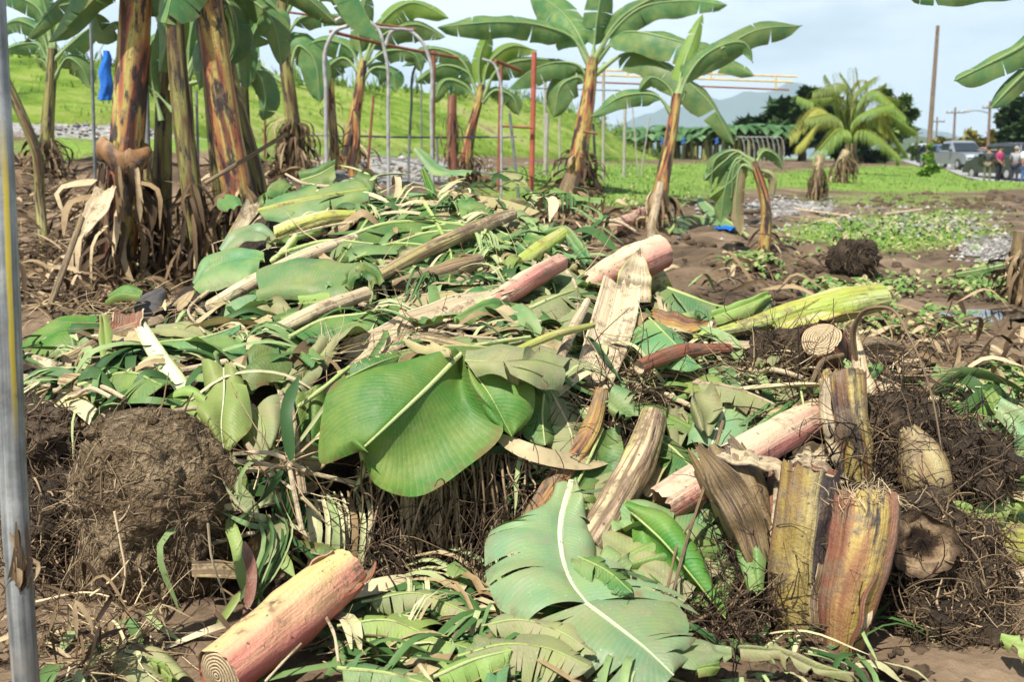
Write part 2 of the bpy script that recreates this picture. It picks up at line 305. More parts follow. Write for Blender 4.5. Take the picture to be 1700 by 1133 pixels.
def stem_mat(name, cols, dark=.35, mud=.25, fuzz=0., rough=.42, dcol=(.022, .016, .02), mcol=(.17, .118, .07), su=9., bump=.35, ug=0., ul=0.):
    t = NT(name); uv = t.sep(t.uv()); ob = t.obj(); r = t.rnd()
    sv = t.comb(t.math('MULTIPLY', uv[0], su), t.math('MULTIPLY', uv[1], 1.6), t.math('MULTIPLY', r, 20.)); fv = t.comb(t.math('MULTIPLY', uv[0], su * 7), t.math('MULTIPLY', uv[1], 4.), r)
    n1 = t.noise(sv, 1., 3, .5, .4); k = len(cols)
    if ul: n1 = t.math('ADD', t.math('MULTIPLY', n1, 1 - ul), t.math('MULTIPLY', t.math('ADD', .1, t.math('MULTIPLY', uv[0], .8)), ul))
    if ug: n1 = t.math('ADD', t.math('MULTIPLY', n1, 1 - ug), t.math('MULTIPLY', t.math('ADD', .3, t.math('MULTIPLY', t.math('ABSOLUTE', t.math('SUBTRACT', uv[0], .26)), 1.25)), ug))
    col = t.ramp(n1, [(.35 + .3 * i / (k - 1), c) for i, c in enumerate(cols)])
    f = t.noise(fv, 1.5, 5, .6); col = t.mix(t.math('MULTIPLY', t.step(f, .48, .75), .45), col, t.mix(.65, col, (.1, .055, .03)))
    col = t.mix(t.math('MULTIPLY', t.step(f, .25, .4), .0), col, col)
    n2 = t.noise(t.comb(t.math('MULTIPLY', uv[0], su * .7), t.math('MULTIPLY', uv[1], 2.2), t.math('ADD', r, 3.)), 1.3, 6, .65); dm = t.step(n2, .69 - dark * .3, .73 - dark * .27); col = t.mix(t.math('MULTIPLY', dm, .93), col, dcol)
    n3 = t.noise(ob, 9, 8, .7); n4 = t.noise(ob, 70, 4, .7); col = t.mix(t.math('MULTIPLY', t.math('MULTIPLY', t.step(n3, .6 - mud * .22, .68 - mud * .2), t.step(n4, .3, .55)), .88), col, mcol)
    sc_ = t.noise(ob, 55, 2, .5); col = t.mix(t.math('MULTIPLY', t.step(sc_, .68, .72), .8), col, (.07, .045, .03))
    if fuzz:
        n6 = t.noise(fv, 3., 6, .7); col = t.mix(t.math('MULTIPLY', t.math('MULTIPLY', t.step(n6, .5, .62), t.step(n3, .36, .6)), fuzz), col, (.55, .5, .43))
    gv_ = t.noise(t.comb(t.math('MULTIPLY', uv[0], su * 3), t.math('MULTIPLY', uv[1], .7), r), 1., 2); bm = t.bump(t.math('ADD', t.math('ADD', t.math('MULTIPLY', f, 1.), n4), t.math('MULTIPLY', gv_, 1.5)), bump * 1.6, .01)
    return t.bsdf(col, t.math('ADD', rough, t.math('MULTIPLY', n3, .25)), bm, .45)
def cut_mat(name, a, b, rings=9.):
    t = NT(name); uv = t.sep(t.uv()); ob = t.obj(); n = t.noise(ob, 22, 5, .65); n2 = t.noise(ob, 120, 3, .6)
    rr = t.math('ADD', t.math('ADD', uv[0], t.math('MULTIPLY', uv[1], .4 / 6.283 / rings)), t.math('MULTIPLY', n, .2))
    s1 = t.math('SINE', t.math('MULTIPLY', rr, 6.283 * rings)); col = t.mix(t.step(s1, .45, .85), a, b); col = t.mix(t.step(n, .55, .75), col, t.mix(.6, col, (.09, .055, .03)))
    col = t.mix(t.math('MULTIPLY', n2, .4), col, (.3, .21, .12))
    return t.bsdf(col, .75, t.bump(t.math('ADD', s1, n2), .5, .006), .2)
def fibre_mat(name, stops, rough=.8):
    """colour drawn per strand (first UV), streaked along it"""
    t = NT(name); uv = t.sep(t.uv()); n = t.noise(t.obj(), 30, 4, .6)
    c = t.ramp(uv[0], stops); c = t.mix(t.math('MULTIPLY', t.step(n, .5, .75), .55), c, t.mix(.7, c, (.06, .04, .025)))
    return t.bsdf(c, rough, None, .25)
def soil_mat(name, a, b, c, sc=5., bump=.8, wet=.75):
    t = NT(name); ob = t.obj(); n = t.noise(ob, sc, 9, .65); n2 = t.noise(ob, sc * 9, 6, .7); v = t.n('TexVoronoi', {'Vector': ob, 'Scale': sc * 7}).outputs[0]
    col = t.ramp(n, [(.3, a), (.52, b), (.72, c)]); col = t.mix(t.math('MULTIPLY', t.step(n2, .4, .7), .5), col, t.mix(.5, col, c)); 
    return t.bsdf(col, wet, t.bump(t.math('ADD', t.math('ADD', n, n2), t.math('MULTIPLY', v, .6)), bump, .03), .35)
LT = leaf_mat('leaf_tree', (.06, .165, .06), (.085, .165, .065), .1, .25, .4, .1, vein=.05, vs=.06)
LTY = leaf_mat('leaf_tree_light', (.16, .29, .05), (.2, .32, .09), .1, .4, .42, .05, vein=.05, vs=.06)
LD = leaf_mat('leaf_deep', (.04, .17, .016), (.045, .17, .02), .16, .2, .46, .05, vs=.15)
LG = leaf_mat('leaf_mid', (.04, .135, .03), (.055, .15, .04), .25, .2, .42)
LP = leaf_mat('leaf_pale', (.14, .265, .135), (.15, .27, .14), .45, .18, .36, .5)
LB = leaf_mat('leaf_bluish', (.075, .195, .075), (.1, .21, .09), .32, .15, .45, .1)
LY = leaf_mat('leaf_lime', (.24, .36, .09), (.26, .37, .1), .3, .3, .42, .1)
LM = leaf_mat('leaf_muddy', (.15, .2, .085), (.17, .2, .09), .62, .12, .6, .25)
LX = leaf_mat('leaf_dry', (.33, .25, .14), (.38, .29, .17), .5, .15, .75, .3, tc=(.4, .25, .1))
RIB = stem_mat('midrib_green', [(.3, .42, .1), (.42, .5, .18), (.5, .55, .28)], .05, .15, su=3)
RIBW = stem_mat('midrib_white', [(.55, .62, .38), (.62, .68, .46), (.5, .5, .28)], .04, .12, su=3)
RIBT = stem_mat('midrib_tree', [(.16, .26, .08), (.22, .32, .12), (.27, .35, .15)], .1, .05, su=3)
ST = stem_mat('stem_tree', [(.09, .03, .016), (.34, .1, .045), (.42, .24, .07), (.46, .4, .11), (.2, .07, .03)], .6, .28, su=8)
STD = stem_mat('stem_shaded', [(.035, .025, .012), (.12, .06, .024), (.2, .18, .05), (.28, .27, .07), (.06, .035, .02)], .5, .2, su=8)  # stem_tree palette darkened, the canopy's shade put into its colours
STG = stem_mat('stem_upper', [(.2, .09, .03), (.24, .22, .05), (.22, .3, .1), (.3, .36, .16)], .25, .05, su=7)
SF = stem_mat('stem_fresh', [(.54, .46, .17), (.6, .44, .2), (.6, .36, .2), (.58, .25, .17), (.5, .14, .12), (.38, .11, .07)], .08, .22, su=4, ug=.6)
SP = stem_mat('stem_pink', [(.58, .5, .32), (.56, .42, .28), (.52, .3, .22), (.42, .16, .13), (.25, .07, .06)], .2, .4, su=6, ug=.45)
SM = stem_mat('stem_muddy', [(.58, .48, .28), (.44, .34, .19), (.14, .09, .05), (.5, .36, .24), (.44, .4, .14), (.2, .13, .07)], .3, .6, su=9)
SG = stem_mat('stem_lime', [(.44, .48, .18), (.34, .42, .08), (.36, .35, .06), (.48, .46, .22)], .42, .25, su=5)
SO = stem_mat('stem_orange', [(.13, .045, .026), (.32, .2, .05), (.38, .28, .07), (.36, .13, .045), (.27, .2, .045), (.36, .16, .09), (.16, .06, .035)], .42, .45, .25, su=8)
SY = stem_mat('stem_mustard', [(.14, .06, .035), (.3, .2, .045), (.42, .33, .09), (.46, .37, .16), (.28, .19, .04), (.2, .07, .045)], .5, .5, .25, su=9)
SB = stem_mat('stem_brown', [(.1, .06, .035), (.2, .13, .06), (.3, .22, .1), (.14, .08, .05), (.26, .2, .06)], .45, .55, .2, su=9)
SC_ = stem_mat('sheath_cream', [(.7, .6, .38), (.62, .52, .34), (.46, .36, .22), (.66, .5, .36)], .14, .42, su=14, rough=.6)
SR = stem_mat('sheath_red', [(.1, .04, .026), (.26, .1, .05), (.2, .065, .04), (.32, .17, .095)], .4, .45, su=8)
CUT = cut_mat('cut_rings', (.52, .42, .26), (.13, .075, .04), 8)
CUTP = cut_mat('cut_pale', (.6, .5, .34), (.36, .26, .15), 5)
FR = fibre_mat('root_strands', [(0, (.035, .022, .013)), (.5, (.1, .066, .037)), (.8, (.22, .155, .085)), (1, (.4, .3, .19))])
FD = fibre_mat('dark_strands', [(0, (.018, .012, .009)), (.6, (.065, .042, .026)), (1, (.22, .155, .09))])
FS = fibre_mat('straw', [(0, (.13, .08, .04)), (.5, (.38, .28, .15)), (1, (.66, .54, .34))])
FL = fibre_mat('shreds', [(0, (.025, .07, .018)), (.3, (.06, .13, .035)), (.46, (.16, .25, .09)), (.58, (.3, .36, .16)), (.76, (.5, .43, .26)), (.87, (.26, .18, .09)), (1, (.07, .045, .023))], .55)
FDY = fibre_mat('dry_shreds', [(0, (.025, .015, .009)), (.45, (.08, .05, .026)), (.78, (.22, .15, .08)), (1, (.5, .39, .24))])
FG = fibre_mat('grass_blades', [(0, (.05, .12, .02)), (.5, (.12, .24, .035)), (.85, (.22, .32, .06)), (1, (.36, .32, .13))], .6)
FW = fibre_mat('weeds_blades', [(0, (.06, .14, .03)), (.5, (.14, .24, .06)), (.8, (.3, .3, .12)), (1, (.38, .31, .18))], .6)
MUD = soil_mat('mound_soil', (.014, .009, .0055), (.036, .023, .014), (.085, .058, .034), 6)
CORM = soil_mat('corm_earth', (.04, .026, .015), (.12, .083, .05), (.24, .175, .11), 7, .9)
CORMD = soil_mat('corm_dark', (.018, .012, .008), (.05, .034, .021), (.12, .085, .052), 7, .9)
CORMM = soil_mat('corm_mid', (.02, .013, .008), (.062, .042, .025), (.15, .105, .064), 8, 1.)
BARK = soil_mat('bark', (.06, .045, .03), (.13, .1, .07), (.2, .16, .11), 8)
GALV = simple('galvanised', (.34, .34, .33), .6, .4, 9, .1, .12)
SMU = stem_mat('stump_mustard', [(.1, .05, .035), (.2, .11, .045), (.32, .23, .06), (.4, .31, .1), (.46, .38, .17), (.05, .04, .04), (.025, .02, .025), (.28, .12, .09), (.2, .08, .06)], .25, .5, .2, su=9, ul=.72)
SOR = stem_mat('stump_orange', [(.14, .05, .035), (.22, .085, .045), (.34, .19, .075), (.42, .31, .09), (.36, .26, .065), (.28, .13, .055), (.34, .17, .11), (.2, .08, .055), (.14, .055, .04)], .3, .5, .12, su=8, ul=.66)
GALVD = simple('grey_pipe', (.16, .17, .17), .6, .35, 9, .15, .1)
RUST = simple('rust_paint', (.22, .085, .045), .7, .4, 12)
REDP = simple('red_post_paint', (.36, .09, .055), .6, .3, 8)
YELP = simple('yellow_rail_paint', (.55, .4, .12), .6, .3, 8)
CONC = simple('pale_post', (.32, .3, .26), .8, .2, 10)
WOOD = simple('weathered_wood', (.4, .31, .2), .8, .35, 20)
POLEW = simple('pole_wood', (.17, .12, .085), .85, .3, 6)
BLUE = simple('blue_plastic', (.015, .13, .5), .35, .35, 14)
STONE = fibre_mat('stones', [(0, (.09, .085, .08)), (.6, (.2, .19, .18)), (1, (.4, .39, .36))], .85)

# ------------------------------------------------------------------ the ground
GRASSZ = [(1520, 297, 300, 26, 1.3), (1480, 385, 220, 36, .95), (1000, 312, 300, 40, .85), (1480, 332, 260, 20, .55), (1240, 300, 160, 22, .8), (1245, 440, 30, 12, .3), (1000, 290, 260, 24, 1.), (1660, 465, 70, 26, .5), (1500, 545, 110, 20, .3),
          (1570, 355, 140, 16, .55), (1360, 300, 90, 20, 1), (1160, 280, 130, 14, .8), (700, 245, 330, 20, 1), (300, 240, 300, 18, .8), (100, 245, 130, 28, .75), (450, 262, 120, 16, .7), (1420, 475, 90, 14, .4)]
GRAVZ = [(1310, 345, 90, 14, 1.), (1655, 418, 55, 22, 1.3), (660, 285, 170, 26, 1.2), (300, 222, 330, 12, 1.1), (80, 205, 160, 14, 1.2), (1560, 375, 80, 14, .6)]
def zone(px, py, Z): return max(0, max(a * (1.15 - ((px - x) / rx) ** 2 - ((py - y) / ry) ** 2) for x, y, rx, ry, a in Z))
def gpx(x, y, z): return proj(A(x, max(y, .8), z))
nu, nv = 230, 300
us = np.linspace(-1.15, 1.15, nu); ys = np.exp(np.linspace(math.log(.5), math.log(1500), nv)) - 3
g = np.zeros((nv, nu, 3)); zc = np.zeros((nv, nu, 4)); zc[..., 3] = 1
for i, y in enumerate(ys):
    for j, u in enumerate(us):
        x = u * (y + 3); z = T(x, y)
        if y > -1: 
            px, py = gpx(x, y, z); nn = mn.fractal(Vector((x * .9, y * .9, 0)), .9, 2, 4)
            zc[i, j, 0] = zone(px, py, GRASSZ) + (.7 if y > 110 else 0); zc[i, j, 1] = zone(px, py, GRAVZ) 
            k = min(1, 12 / max(y, 1))
            z += (.04 * nn + .04 * mn.fractal(Vector((x * 4, y * 4, 3)), .9, 2, 4)) * (1.7 if 4 < y < 20 else 1) * (1 - .8 * min(1, zc[i, j, 0])) * k
            # the drainage trench on the right
            tx = (x - (1.9 + (y - 6) * .28)); z -= .22 * math.exp(-(tx / .28) ** 2) * smooth(5.5, 6.6, y) * (1 - smooth(9.3, 10.2, y))
            pu = ((px - 1625) / 75) ** 2 + ((py - 526) / 11) ** 2; zc[i, j, 2] = max(0, 1.2 - pu); z -= .02 * zc[i, j, 2]
        g[i, j] = (x, y, z)
mb = MB(); mb.grid(g, g[..., :2], flip=True)
t = NT('ground'); ob = t.obj(); at = t.n('Attribute', attribute_name='zone').outputs['Color']; ch = t.n('SeparateColor', {0: at}).outputs
n1 = t.noise(ob, 1.1, 9, .62); n2 = t.noise(ob, 14, 7, .68); n3 = t.noise(ob, .35, 4); vo = t.n('TexVoronoi', {'Vector': ob, 'Scale': 22}).outputs
mudc = t.ramp(n1, [(.3, (.045, .03, .018)), (.5, (.13, .088, .053)), (.66, (.25, .18, .115))]); mudc = t.mix(t.math('MULTIPLY', t.step(n2, .5, .75), .5), mudc, (.19, .135, .08)); mudc = t.mix(t.math('MULTIPLY', t.step(n2, .2, .42), -.0), mudc, mudc)
gr = t.ramp(t.math('ADD', t.math('MULTIPLY', n2, .6), t.math('MULTIPLY', n3, .4)), [(.3, (.075, .14, .02)), (.5, (.14, .24, .032)), (.7, (.24, .3, .06))])
gv = t.ramp(t.sep(vo[1])[0], [(.0, (.13, .125, .12)), (.5, (.26, .25, .24)), (1, (.42, .41, .39))])
c = t.mix(t.step(t.math('ADD', ch[1], t.math('MULTIPLY', t.math('SUBTRACT', n2, .5), 1.6)), .35, .6), mudc, gv)
c = t.mix(t.step(t.math('ADD', ch[0], t.math('MULTIPLY', t.math('SUBTRACT', n2, .5), 1.5)), .45, .7), c, gr)
wet = t.step(t.math('ADD', ch[2], t.math('MULTIPLY', t.math('SUBTRACT', n2, .5), .5)), .3, .5); c = t.mix(t.math('MULTIPLY', wet, .5), c, (.06, .045, .035))
bm = t.bump(t.math('ADD', t.math('ADD', n1, n2), t.math('MULTIPLY', vo[0], .5)), .7, .03)
gm = t.bsdf(c, t.math('SUBTRACT', .85, t.math('MULTIPLY', wet, .5)), bm, .3)
ground = mb.build('ground', gm, kind='structure', origin=(0, 0, 0))
ca = ground.data.color_attributes.new('zone', 'FLOAT_COLOR', 'POINT'); ca.data.foreach_set('color', zc.astype(np.float32).ravel())
# puddle sheet
pc = G(1628, 526); mb = MB(); th = np.linspace(0, 2 * np.pi, 40)
pts = [(pc[0] + .34 * math.cos(a) * (1 + .25 * math.sin(3 * a + 1)), pc[1] + .26 * math.sin(a) * (1 + .3 * math.sin(2 * a)), pc[2] + .006) for a in th[:-1]]
mb.add(pts + [tuple(pc + A(0, 0, .006))], [(j, (j + 1) % 39, 39) for j in range(39)])
t = NT('puddle_water'); mb.build('puddle', t.bsdf((.1, .09, .07), .04, t.bump(t.noise(t.obj(), 9, 3), .05, .01), .6), kind='structure')
# levee behind the plants
foot = [(-420, 205, 15.5), (-100, 208, 16), (150, 205, 17), (300, 215, 20), (600, 248, 26), (900, 262, 38), (1060, 267, 58), (1130, 267, 75)]
crest = [(-420, 60, 22), (-100, 78, 23), (100, 96, 25), (400, 128, 31), (650, 146, 40), (870, 165, 52), (980, 196, 62), (1050, 240, 72), (1130, 266, 84)]
n = 70; f0 = spline([P(*q) for q in foot], n); c0 = spline([P(*q) for q in crest], n)
rows = []
for k in range(22):
    x = k / 21; q = f0 * (1 - x) + c0 * x + A(0, 0, 1) * ((x ** .9 - x) * 1.5)
    if k == 0: q = q - A(0, 0, .5)
    rows.append(q)
for dx, dz in ((2.5, .1), (6, -.6), (14, -3), (24, -6)): rows.append(c0 + A(-dx * .25, dx, dz))
g = np.stack(rows, 0)
for i in range(g.shape[0]):
    for j in range(n): g[i, j, 2] += .16 * mn.fractal(Vector(g[i, j] * .5), .9, 2, 4) * (0 if i == 0 else 1)
mb = MB(); mb.grid(g, g[..., :2], flip=False)
t = NT('levee_grass'); ob = t.obj(); a = t.noise(ob, 1.6, 9, .75); b = t.noise(ob, .25, 6, .65); col = t.ramp(t.math('ADD', t.math('MULTIPLY', a, .5), t.math('MULTIPLY', b, .5)), [(.36, (.05, .1, .014)), (.45, (.13, .22, .025)), (.52, (.22, .31, .05)), (.6, (.34, .35, .13)), (.66, (.2, .15, .08))])
levee = mb.build('levee', t.bsdf(col, .85, t.bump(a, 1., .15), .15), kind='structure')
def lev(s, x):
    i = min(n - 1, int(s * (n - 1))); return g[min(21, int(x * 21)), i]
# grass, weeds, stones
mb = MB()
def blade_tuft(mb, p, h, k, sp, wd):
    for _ in range(k):
        a = rng.uniform(0, 6.28); r = rng.random() * sp; q = p + A(math.cos(a) * r, math.sin(a) * r, -.01); ln = h * rng.uniform(.5, 1.2); a2 = rng.uniform(0, 6.28); o = A(math.cos(a2), math.sin(a2), 0); sd = A(-o[1], o[0], 0) * wd
        tip = q + o * ln * rng.uniform(.15, .7) + A(0, 0, ln * .85); m = (q + tip) / 2 + A(0, 0, ln * .12); u = rng.random()
        mb.add([q - sd, q + sd, m + sd * .7, m - sd * .7, tip], [(0, 1, 2, 3), (3, 2, 4)], [(u, 0)] * 5)
for _ in range(11000):
    px, py = rng.choice((rng.uniform(880, 1720), rng.uniform(880, 1720), rng.uniform(880, 1720), rng.uniform(20, 900))), 262 + 330 * rng.random() ** 1.6; z = zone(px, py, GRASSZ)
    if z + rng.gauss(0, .22) < .62: continue
    p = G(px, py); d = p[1]
    if d > 70: continue
    blade_tuft(mb, p, .045 + .0014 * d, 6, .05 + .008 * d, .002 + .0003 * d)
mb.build('grass', FG, kind='stuff')
mb = MB()
for _ in range(2600):
    s_, x = rng.random(), rng.random() ** .8; p = lev(s_, x)
    if rng.random() > .75: continue 
    blade_tuft(mb, p + A(rng.gauss(0, .4), 0, 0), .13, 4, .25, .012)
for _ in range(420):
    p = lev(rng.random(), rng.uniform(.93, 1)); blade_tuft(mb, p + A(rng.gauss(0, .5), rng.gauss(0, .5), 0), rng.choice((.25, .4, .8)), 7, .3, .03)
mb.build('levee_grass', FG, kind='stuff')
mb = MB()
for _ in range(1500):   # low broadleaf weeds creeping over the mud
    px, py = rng.choice([(1250, 440, 55, 22), (1480, 385, 200, 35), (1650, 470, 60, 25), (1500, 540, 120, 20), (1000, 340, 150, 30), (1180, 350, 80, 30), (1440, 480, 90, 16), (1650, 660, 60, 20)])[:2] if 0 else (0, 0)
    cx, cy, rx, ry = rng.choice([(1250, 438, 26, 10), (1470, 385, 170, 32), (1470, 390, 150, 26), (1650, 470, 60, 25), (1480, 545, 110, 18), (1000, 335, 130, 30), (1430, 480, 90, 16), (1670, 640, 40, 14), (1560, 365, 120, 20), (950, 330, 40, 20)])
    px, py = rng.gauss(cx, rx * .6), rng.gauss(cy, ry * .6); p = G(px, py)
    if p[1] > 30: continue
    for _k in range(4):
        a = rng.uniform(0, 6.28); o = A(math.cos(a), math.sin(a), rng.uniform(.1, .8)); ln = rng.uniform(.03, .075); c0_ = p + A(rng.gauss(0, .06), rng.gauss(0, .06), .015)
        mb.ribbon([c0_, c0_ + o * ln * .5 + A(0, 0, .01), c0_ + o * ln], ln * .28, N=(0, -.3, 1), n=4)
mb.build('weeds', FW, kind='stuff')
mb = MB()
OCT = [(0, 2, 4), (2, 1, 4), (1, 3, 4), (3, 0, 4), (2, 0, 5), (1, 2, 5), (3, 1, 5), (0, 3, 5)]
for _ in range(2400):
    cx, cy, rx, ry = rng.choice([(1310, 345, 70, 11), (1655, 420, 50, 20), (1655, 415, 50, 20), (1655, 415, 50, 20), (650, 285, 170, 24), (280, 215, 300, 12), (1560, 375, 80, 14), (1400, 360, 250, 25)])
    px, py = rng.gauss(cx, rx * .6), rng.gauss(cy, ry * .6); p = G(px, py); 
    if p[1] > 60: continue
    r = (.012 + .0016 * p[1]) * rng.uniform(.5, 1.6) * (1.3 if px < 900 else 1); u = rng.random()
    q = np.array([(1, 0, 0), (-1, 0, 0), (0, 1, 0), (0, -1, 0), (0, 0, .7), (0, 0, -.7)]) * r * np.array([rng.uniform(.7, 1.2) for _ in range(6)])[:, None]
    a = rng.uniform(0, 3); ca_, sa_ = math.cos(a), math.sin(a); q = np.c_[q[:, 0] * ca_ - q[:, 1] * sa_, q[:, 0] * sa_ + q[:, 1] * ca_, q[:, 2]]
    mb.add(q + p + A(0, 0, r * .3), OCT, [(u, 0)] * 6)
mb.build('gravel', STONE, kind='stuff', smooth=False)
mb = MB()
for _ in range(900):
    cx, cy, rx, ry = rng.choice([(1550, 600, 160, 60), (1250, 460, 120, 50), (1600, 1080, 110, 40), (1300, 1110, 200, 30), (150, 1110, 140, 30), (80, 450, 80, 50), (1450, 470, 180, 40), (1100, 410, 120, 20), (1600, 340, 120, 14)])
    p = G(rng.gauss(cx, rx * .6), rng.gauss(cy, ry * .6)); 
    if p[1] > 40: continue
    r = rng.choice((.006, .009, .014, .022, .035)) * (.35 + .16 * p[1]); mb.ball(p, A(1, 1, .6) * r, 5, .6, 2.2, rng.random() * 20)
mb.build('mud_clods', soil_mat('clod_mud', (.035, .023, .013), (.1, .066, .038), (.2, .142, .088), 9), kind='stuff')
# road
rd = [(1560, 292, 62), (1620, 300, 52), (1700, 306, 47), (1850, 306, 46)]
mb = MB(); le = [P(1490, 270, 110), P(1560, 287, 64), P(1610, 299, 52), P(1720, 312, 44.5), P(1850, 316, 42)]; re = [P(1560, 268, 130), P(1640, 277, 95), P(1720, 284, 75), P(1850, 290, 62), P(1990, 292, 60)]
lg, rg = spline(le, 20), spline(re, 20); g2 = np.stack([lg, lg * .66 + rg * .34, lg * .33 + rg * .67, rg], 1)
for q in g2.reshape(-1, 3): q[2] = T(q[0], q[1]) + .06
mb.grid(g2, g2[..., :2]); mb.build('road', simple('asphalt', (.3, .3, .3), .85, .15, 3), kind='structure')
# distant mountain and hill
def hills(name, prof, dist, depth, mat, amp):
    mb = MB(); xs = np.linspace(prof[0][0], prof[-1][0], 90); top = np.interp(xs, [a for a, b in prof], [b for a, b in prof]); g3 = []
    for k, (f_, dd) in enumerate([(0, -depth), (.45, -depth * .6), (.8, -depth * .25), (1, 0), (.7, depth * .4), (0, depth)]):
        row = []
        for x, ty in zip(xs, top):
            p = P(x, ty, dist); zt = p[2]; z = zt * f_ + amp * mn.fractal(Vector((x * .02, k * 1.7, 1)), .8, 2, 4) * (f_ > 0); row.append((p[0] * (dist + dd) / dist if 0 else p[0], dist + dd, max(z, -2) if f_ else -4))
        g3.append(row)
    g3 = np.array(g3); mb.grid(g3, g3[..., :2]); return mb.build(name, mat, kind='structure')
FORM = simple('mountain_forest', (.07, .1, .045), .95, .3, .004, bump=0)
hills('mountains', [(900, 225), (1000, 215), (1100, 180), (1200, 165), (1260, 150), (1320, 133), (1370, 150), (1420, 180), (1500, 205), (1600, 235), (1700, 240), (1900, 225), (2000, 230)], 5200, 900, FORM, 30)
hills('hills', [(1460, 262), (1490, 236), (1520, 226), (1550, 232), (1600, 240), (1660, 236), (1760, 225), (1900, 235)], 1250, 160, FORM, 5)
# ------------------------------------------------------------------ standing banana plants
def pxw(px_, d): return px_ * d / F
def skirt(name, parent, base, top, n, r, mat=FDY, up=.4):
    """dry sheaths and strips hanging round the foot of a stem"""
    mb = MB()
    for _ in range(int(n * 1.8)):
        x = rng.random(); p = base + (top - base) * x; a = rng.uniform(0, 6.28); o = A(math.cos(a), math.sin(a), 0); ln = rng.uniform(.2, .5) * up * 2.2
        q0 = p + o * r * .9; q1 = q0 + o * r * rng.uniform(.2, 1.9) + A(rng.gauss(0, .04), 0, -ln * rng.uniform(.1, .5)); q2 = q1 + o * r * rng.uniform(-.6, .8) + A(rng.gauss(0, .04), rng.gauss(0, .04), -ln * .6)
        q2[2] = max(q2[2], base[2] - .05)
        mb.ribbon([q0, q1, q2], r * rng.uniform(.05, .22), N=o, twist=rng.gauss(0, 1.2), n=7)
    return mb.build(name, mat, parent=parent, kind='stuff')
def plant(label, stem, w0, w1, leaves, d=None, group='banana plants left standing', mat=ST, skirts=40, sk_up=.45, umat=None, split=None, lean=None):
    b = G(*stem[0]) if d is None else P(stem[0][0], stem[0][1], d); d = b[1]
    b2 = A(b[0], b[1], min(b[2], T(b[0], b[1])) - .12); pts = [b2] + [P(q[0], q[1], d + (q[2] if len(q) > 2 else 0)) for q in stem]
    e = empty('banana_plant', (b[0], b[1], T(b[0], b[1])), label, 'banana plant', group)
    s = spline(pts, 26); x = np.linspace(0, 1, 26); r = (pxw(w0, d) * (1 - x) + pxw(w1, d) * x) / 2 * (1 + .25 * np.exp(-(x / .06) ** 2))
    mb = MB(); mb.tube(s, r, 20, ridge=.1, ph=rng.random()); mb.build('pseudostem', mat, parent=e)
    if split:   # the green neck of leaf bases above the brown stem
        pass
    for L in leaves:
        lp, W = L[0], L[1]; o = L[2] if len(L) > 2 else {}
        lp3 = [P(q[0], q[1], d + (q[2] if len(q) > 2 else 0)) for q in lp]
        mb = MB(); mb.blade(lp3, pxw(W * 1.06, d), N=o.get('N', (0, -.35, 1)), fold=o.get('fold', .45), curl=o.get('curl', .5), tears=o.get('tears', 5) + 1, gap=o.get('gap', .1), rag=.1, ripple=.02 * d / 10, roll=o.get('roll', 0), pet=o.get('pet', .18), tip=o.get('tip', 3.), k1=o.get('k1', 9), n=o.get('n', 24))
        bl = mb.build('leaf', o.get('mat', LT), parent=e)
        m = spline(lp3, 26); rr = pxw(o.get('rib', 5), d) * np.linspace(1, .15, 26) * (1 + 1.1 * np.exp(-(np.linspace(0, 1, 26) / .12) ** 2)) / 2
        mb = MB(); mb.tube(m, rr, 7); mb.build('midrib', RIBT, parent=bl)
    if skirts: skirt('dry_sheath', e, A(b[0], b[1], T(b[0], b[1])), s[9] if len(stem) > 2 else s[10], skirts, r[2], up=sk_up)
    return e, s, d
U = (0, 0, 1); FC = (0, -1, .5)
plant('tallest banana plant, thick red and yellow stem with spreading leaves, behind the pile', [(953, 322), (962, 250), (978, 150), (984, 95)], 37, 18, [
    ([(980, 110), (962, 60), (935, 22, .3), (880, -18, .6)], 42, dict(N=FC, fold=.3)),
    ([(985, 105), (1015, 55), (1060, 14), (1130, 1), (1207, 8)], 27, dict(N=FC, fold=.25, tears=3)),
    ([(986, 108), (1020, 66), (1048, 52, -.6), (1120, 66, -1), (1185, 88, -1.2), (1252, 126, -1.3)], 36, dict(N=(.2, -1, .6), fold=.25, tears=3)),
    ([(986, 125), (1025, 95), (1065, 88, -.6), (1120, 120, -1), (1180, 172, -1.2), (1218, 240, -1.3)], 34, dict(N=(.3, -1, .6), fold=.3, tears=3)),
    ([(982, 150), (960, 108), (925, 103), (880, 118), (842, 150)], 27, dict(N=(-.2, -.8, .8), fold=.55, tears=4)),
    ([(984, 100), (990, 40), (1003, -40)], 34, dict(N=FC, fold=.5)),
    ([(978, 108), (950, 62), (905, 44), (830, 36, -.3), (726, 45, -.3)], 27, dict(N=(0, -1, .4), fold=.35, tears=2, tip=5)),
    ([(978, 160), (962, 128), (938, 136), (918, 196)], 28, dict(N=(-.3, -1, .3), fold=.2, tears=1)),
    ([(985, 100), (1030, 30), (1100, -10), (1170, -30)], 34, dict(N=FC, tears=3))], skirts=60)
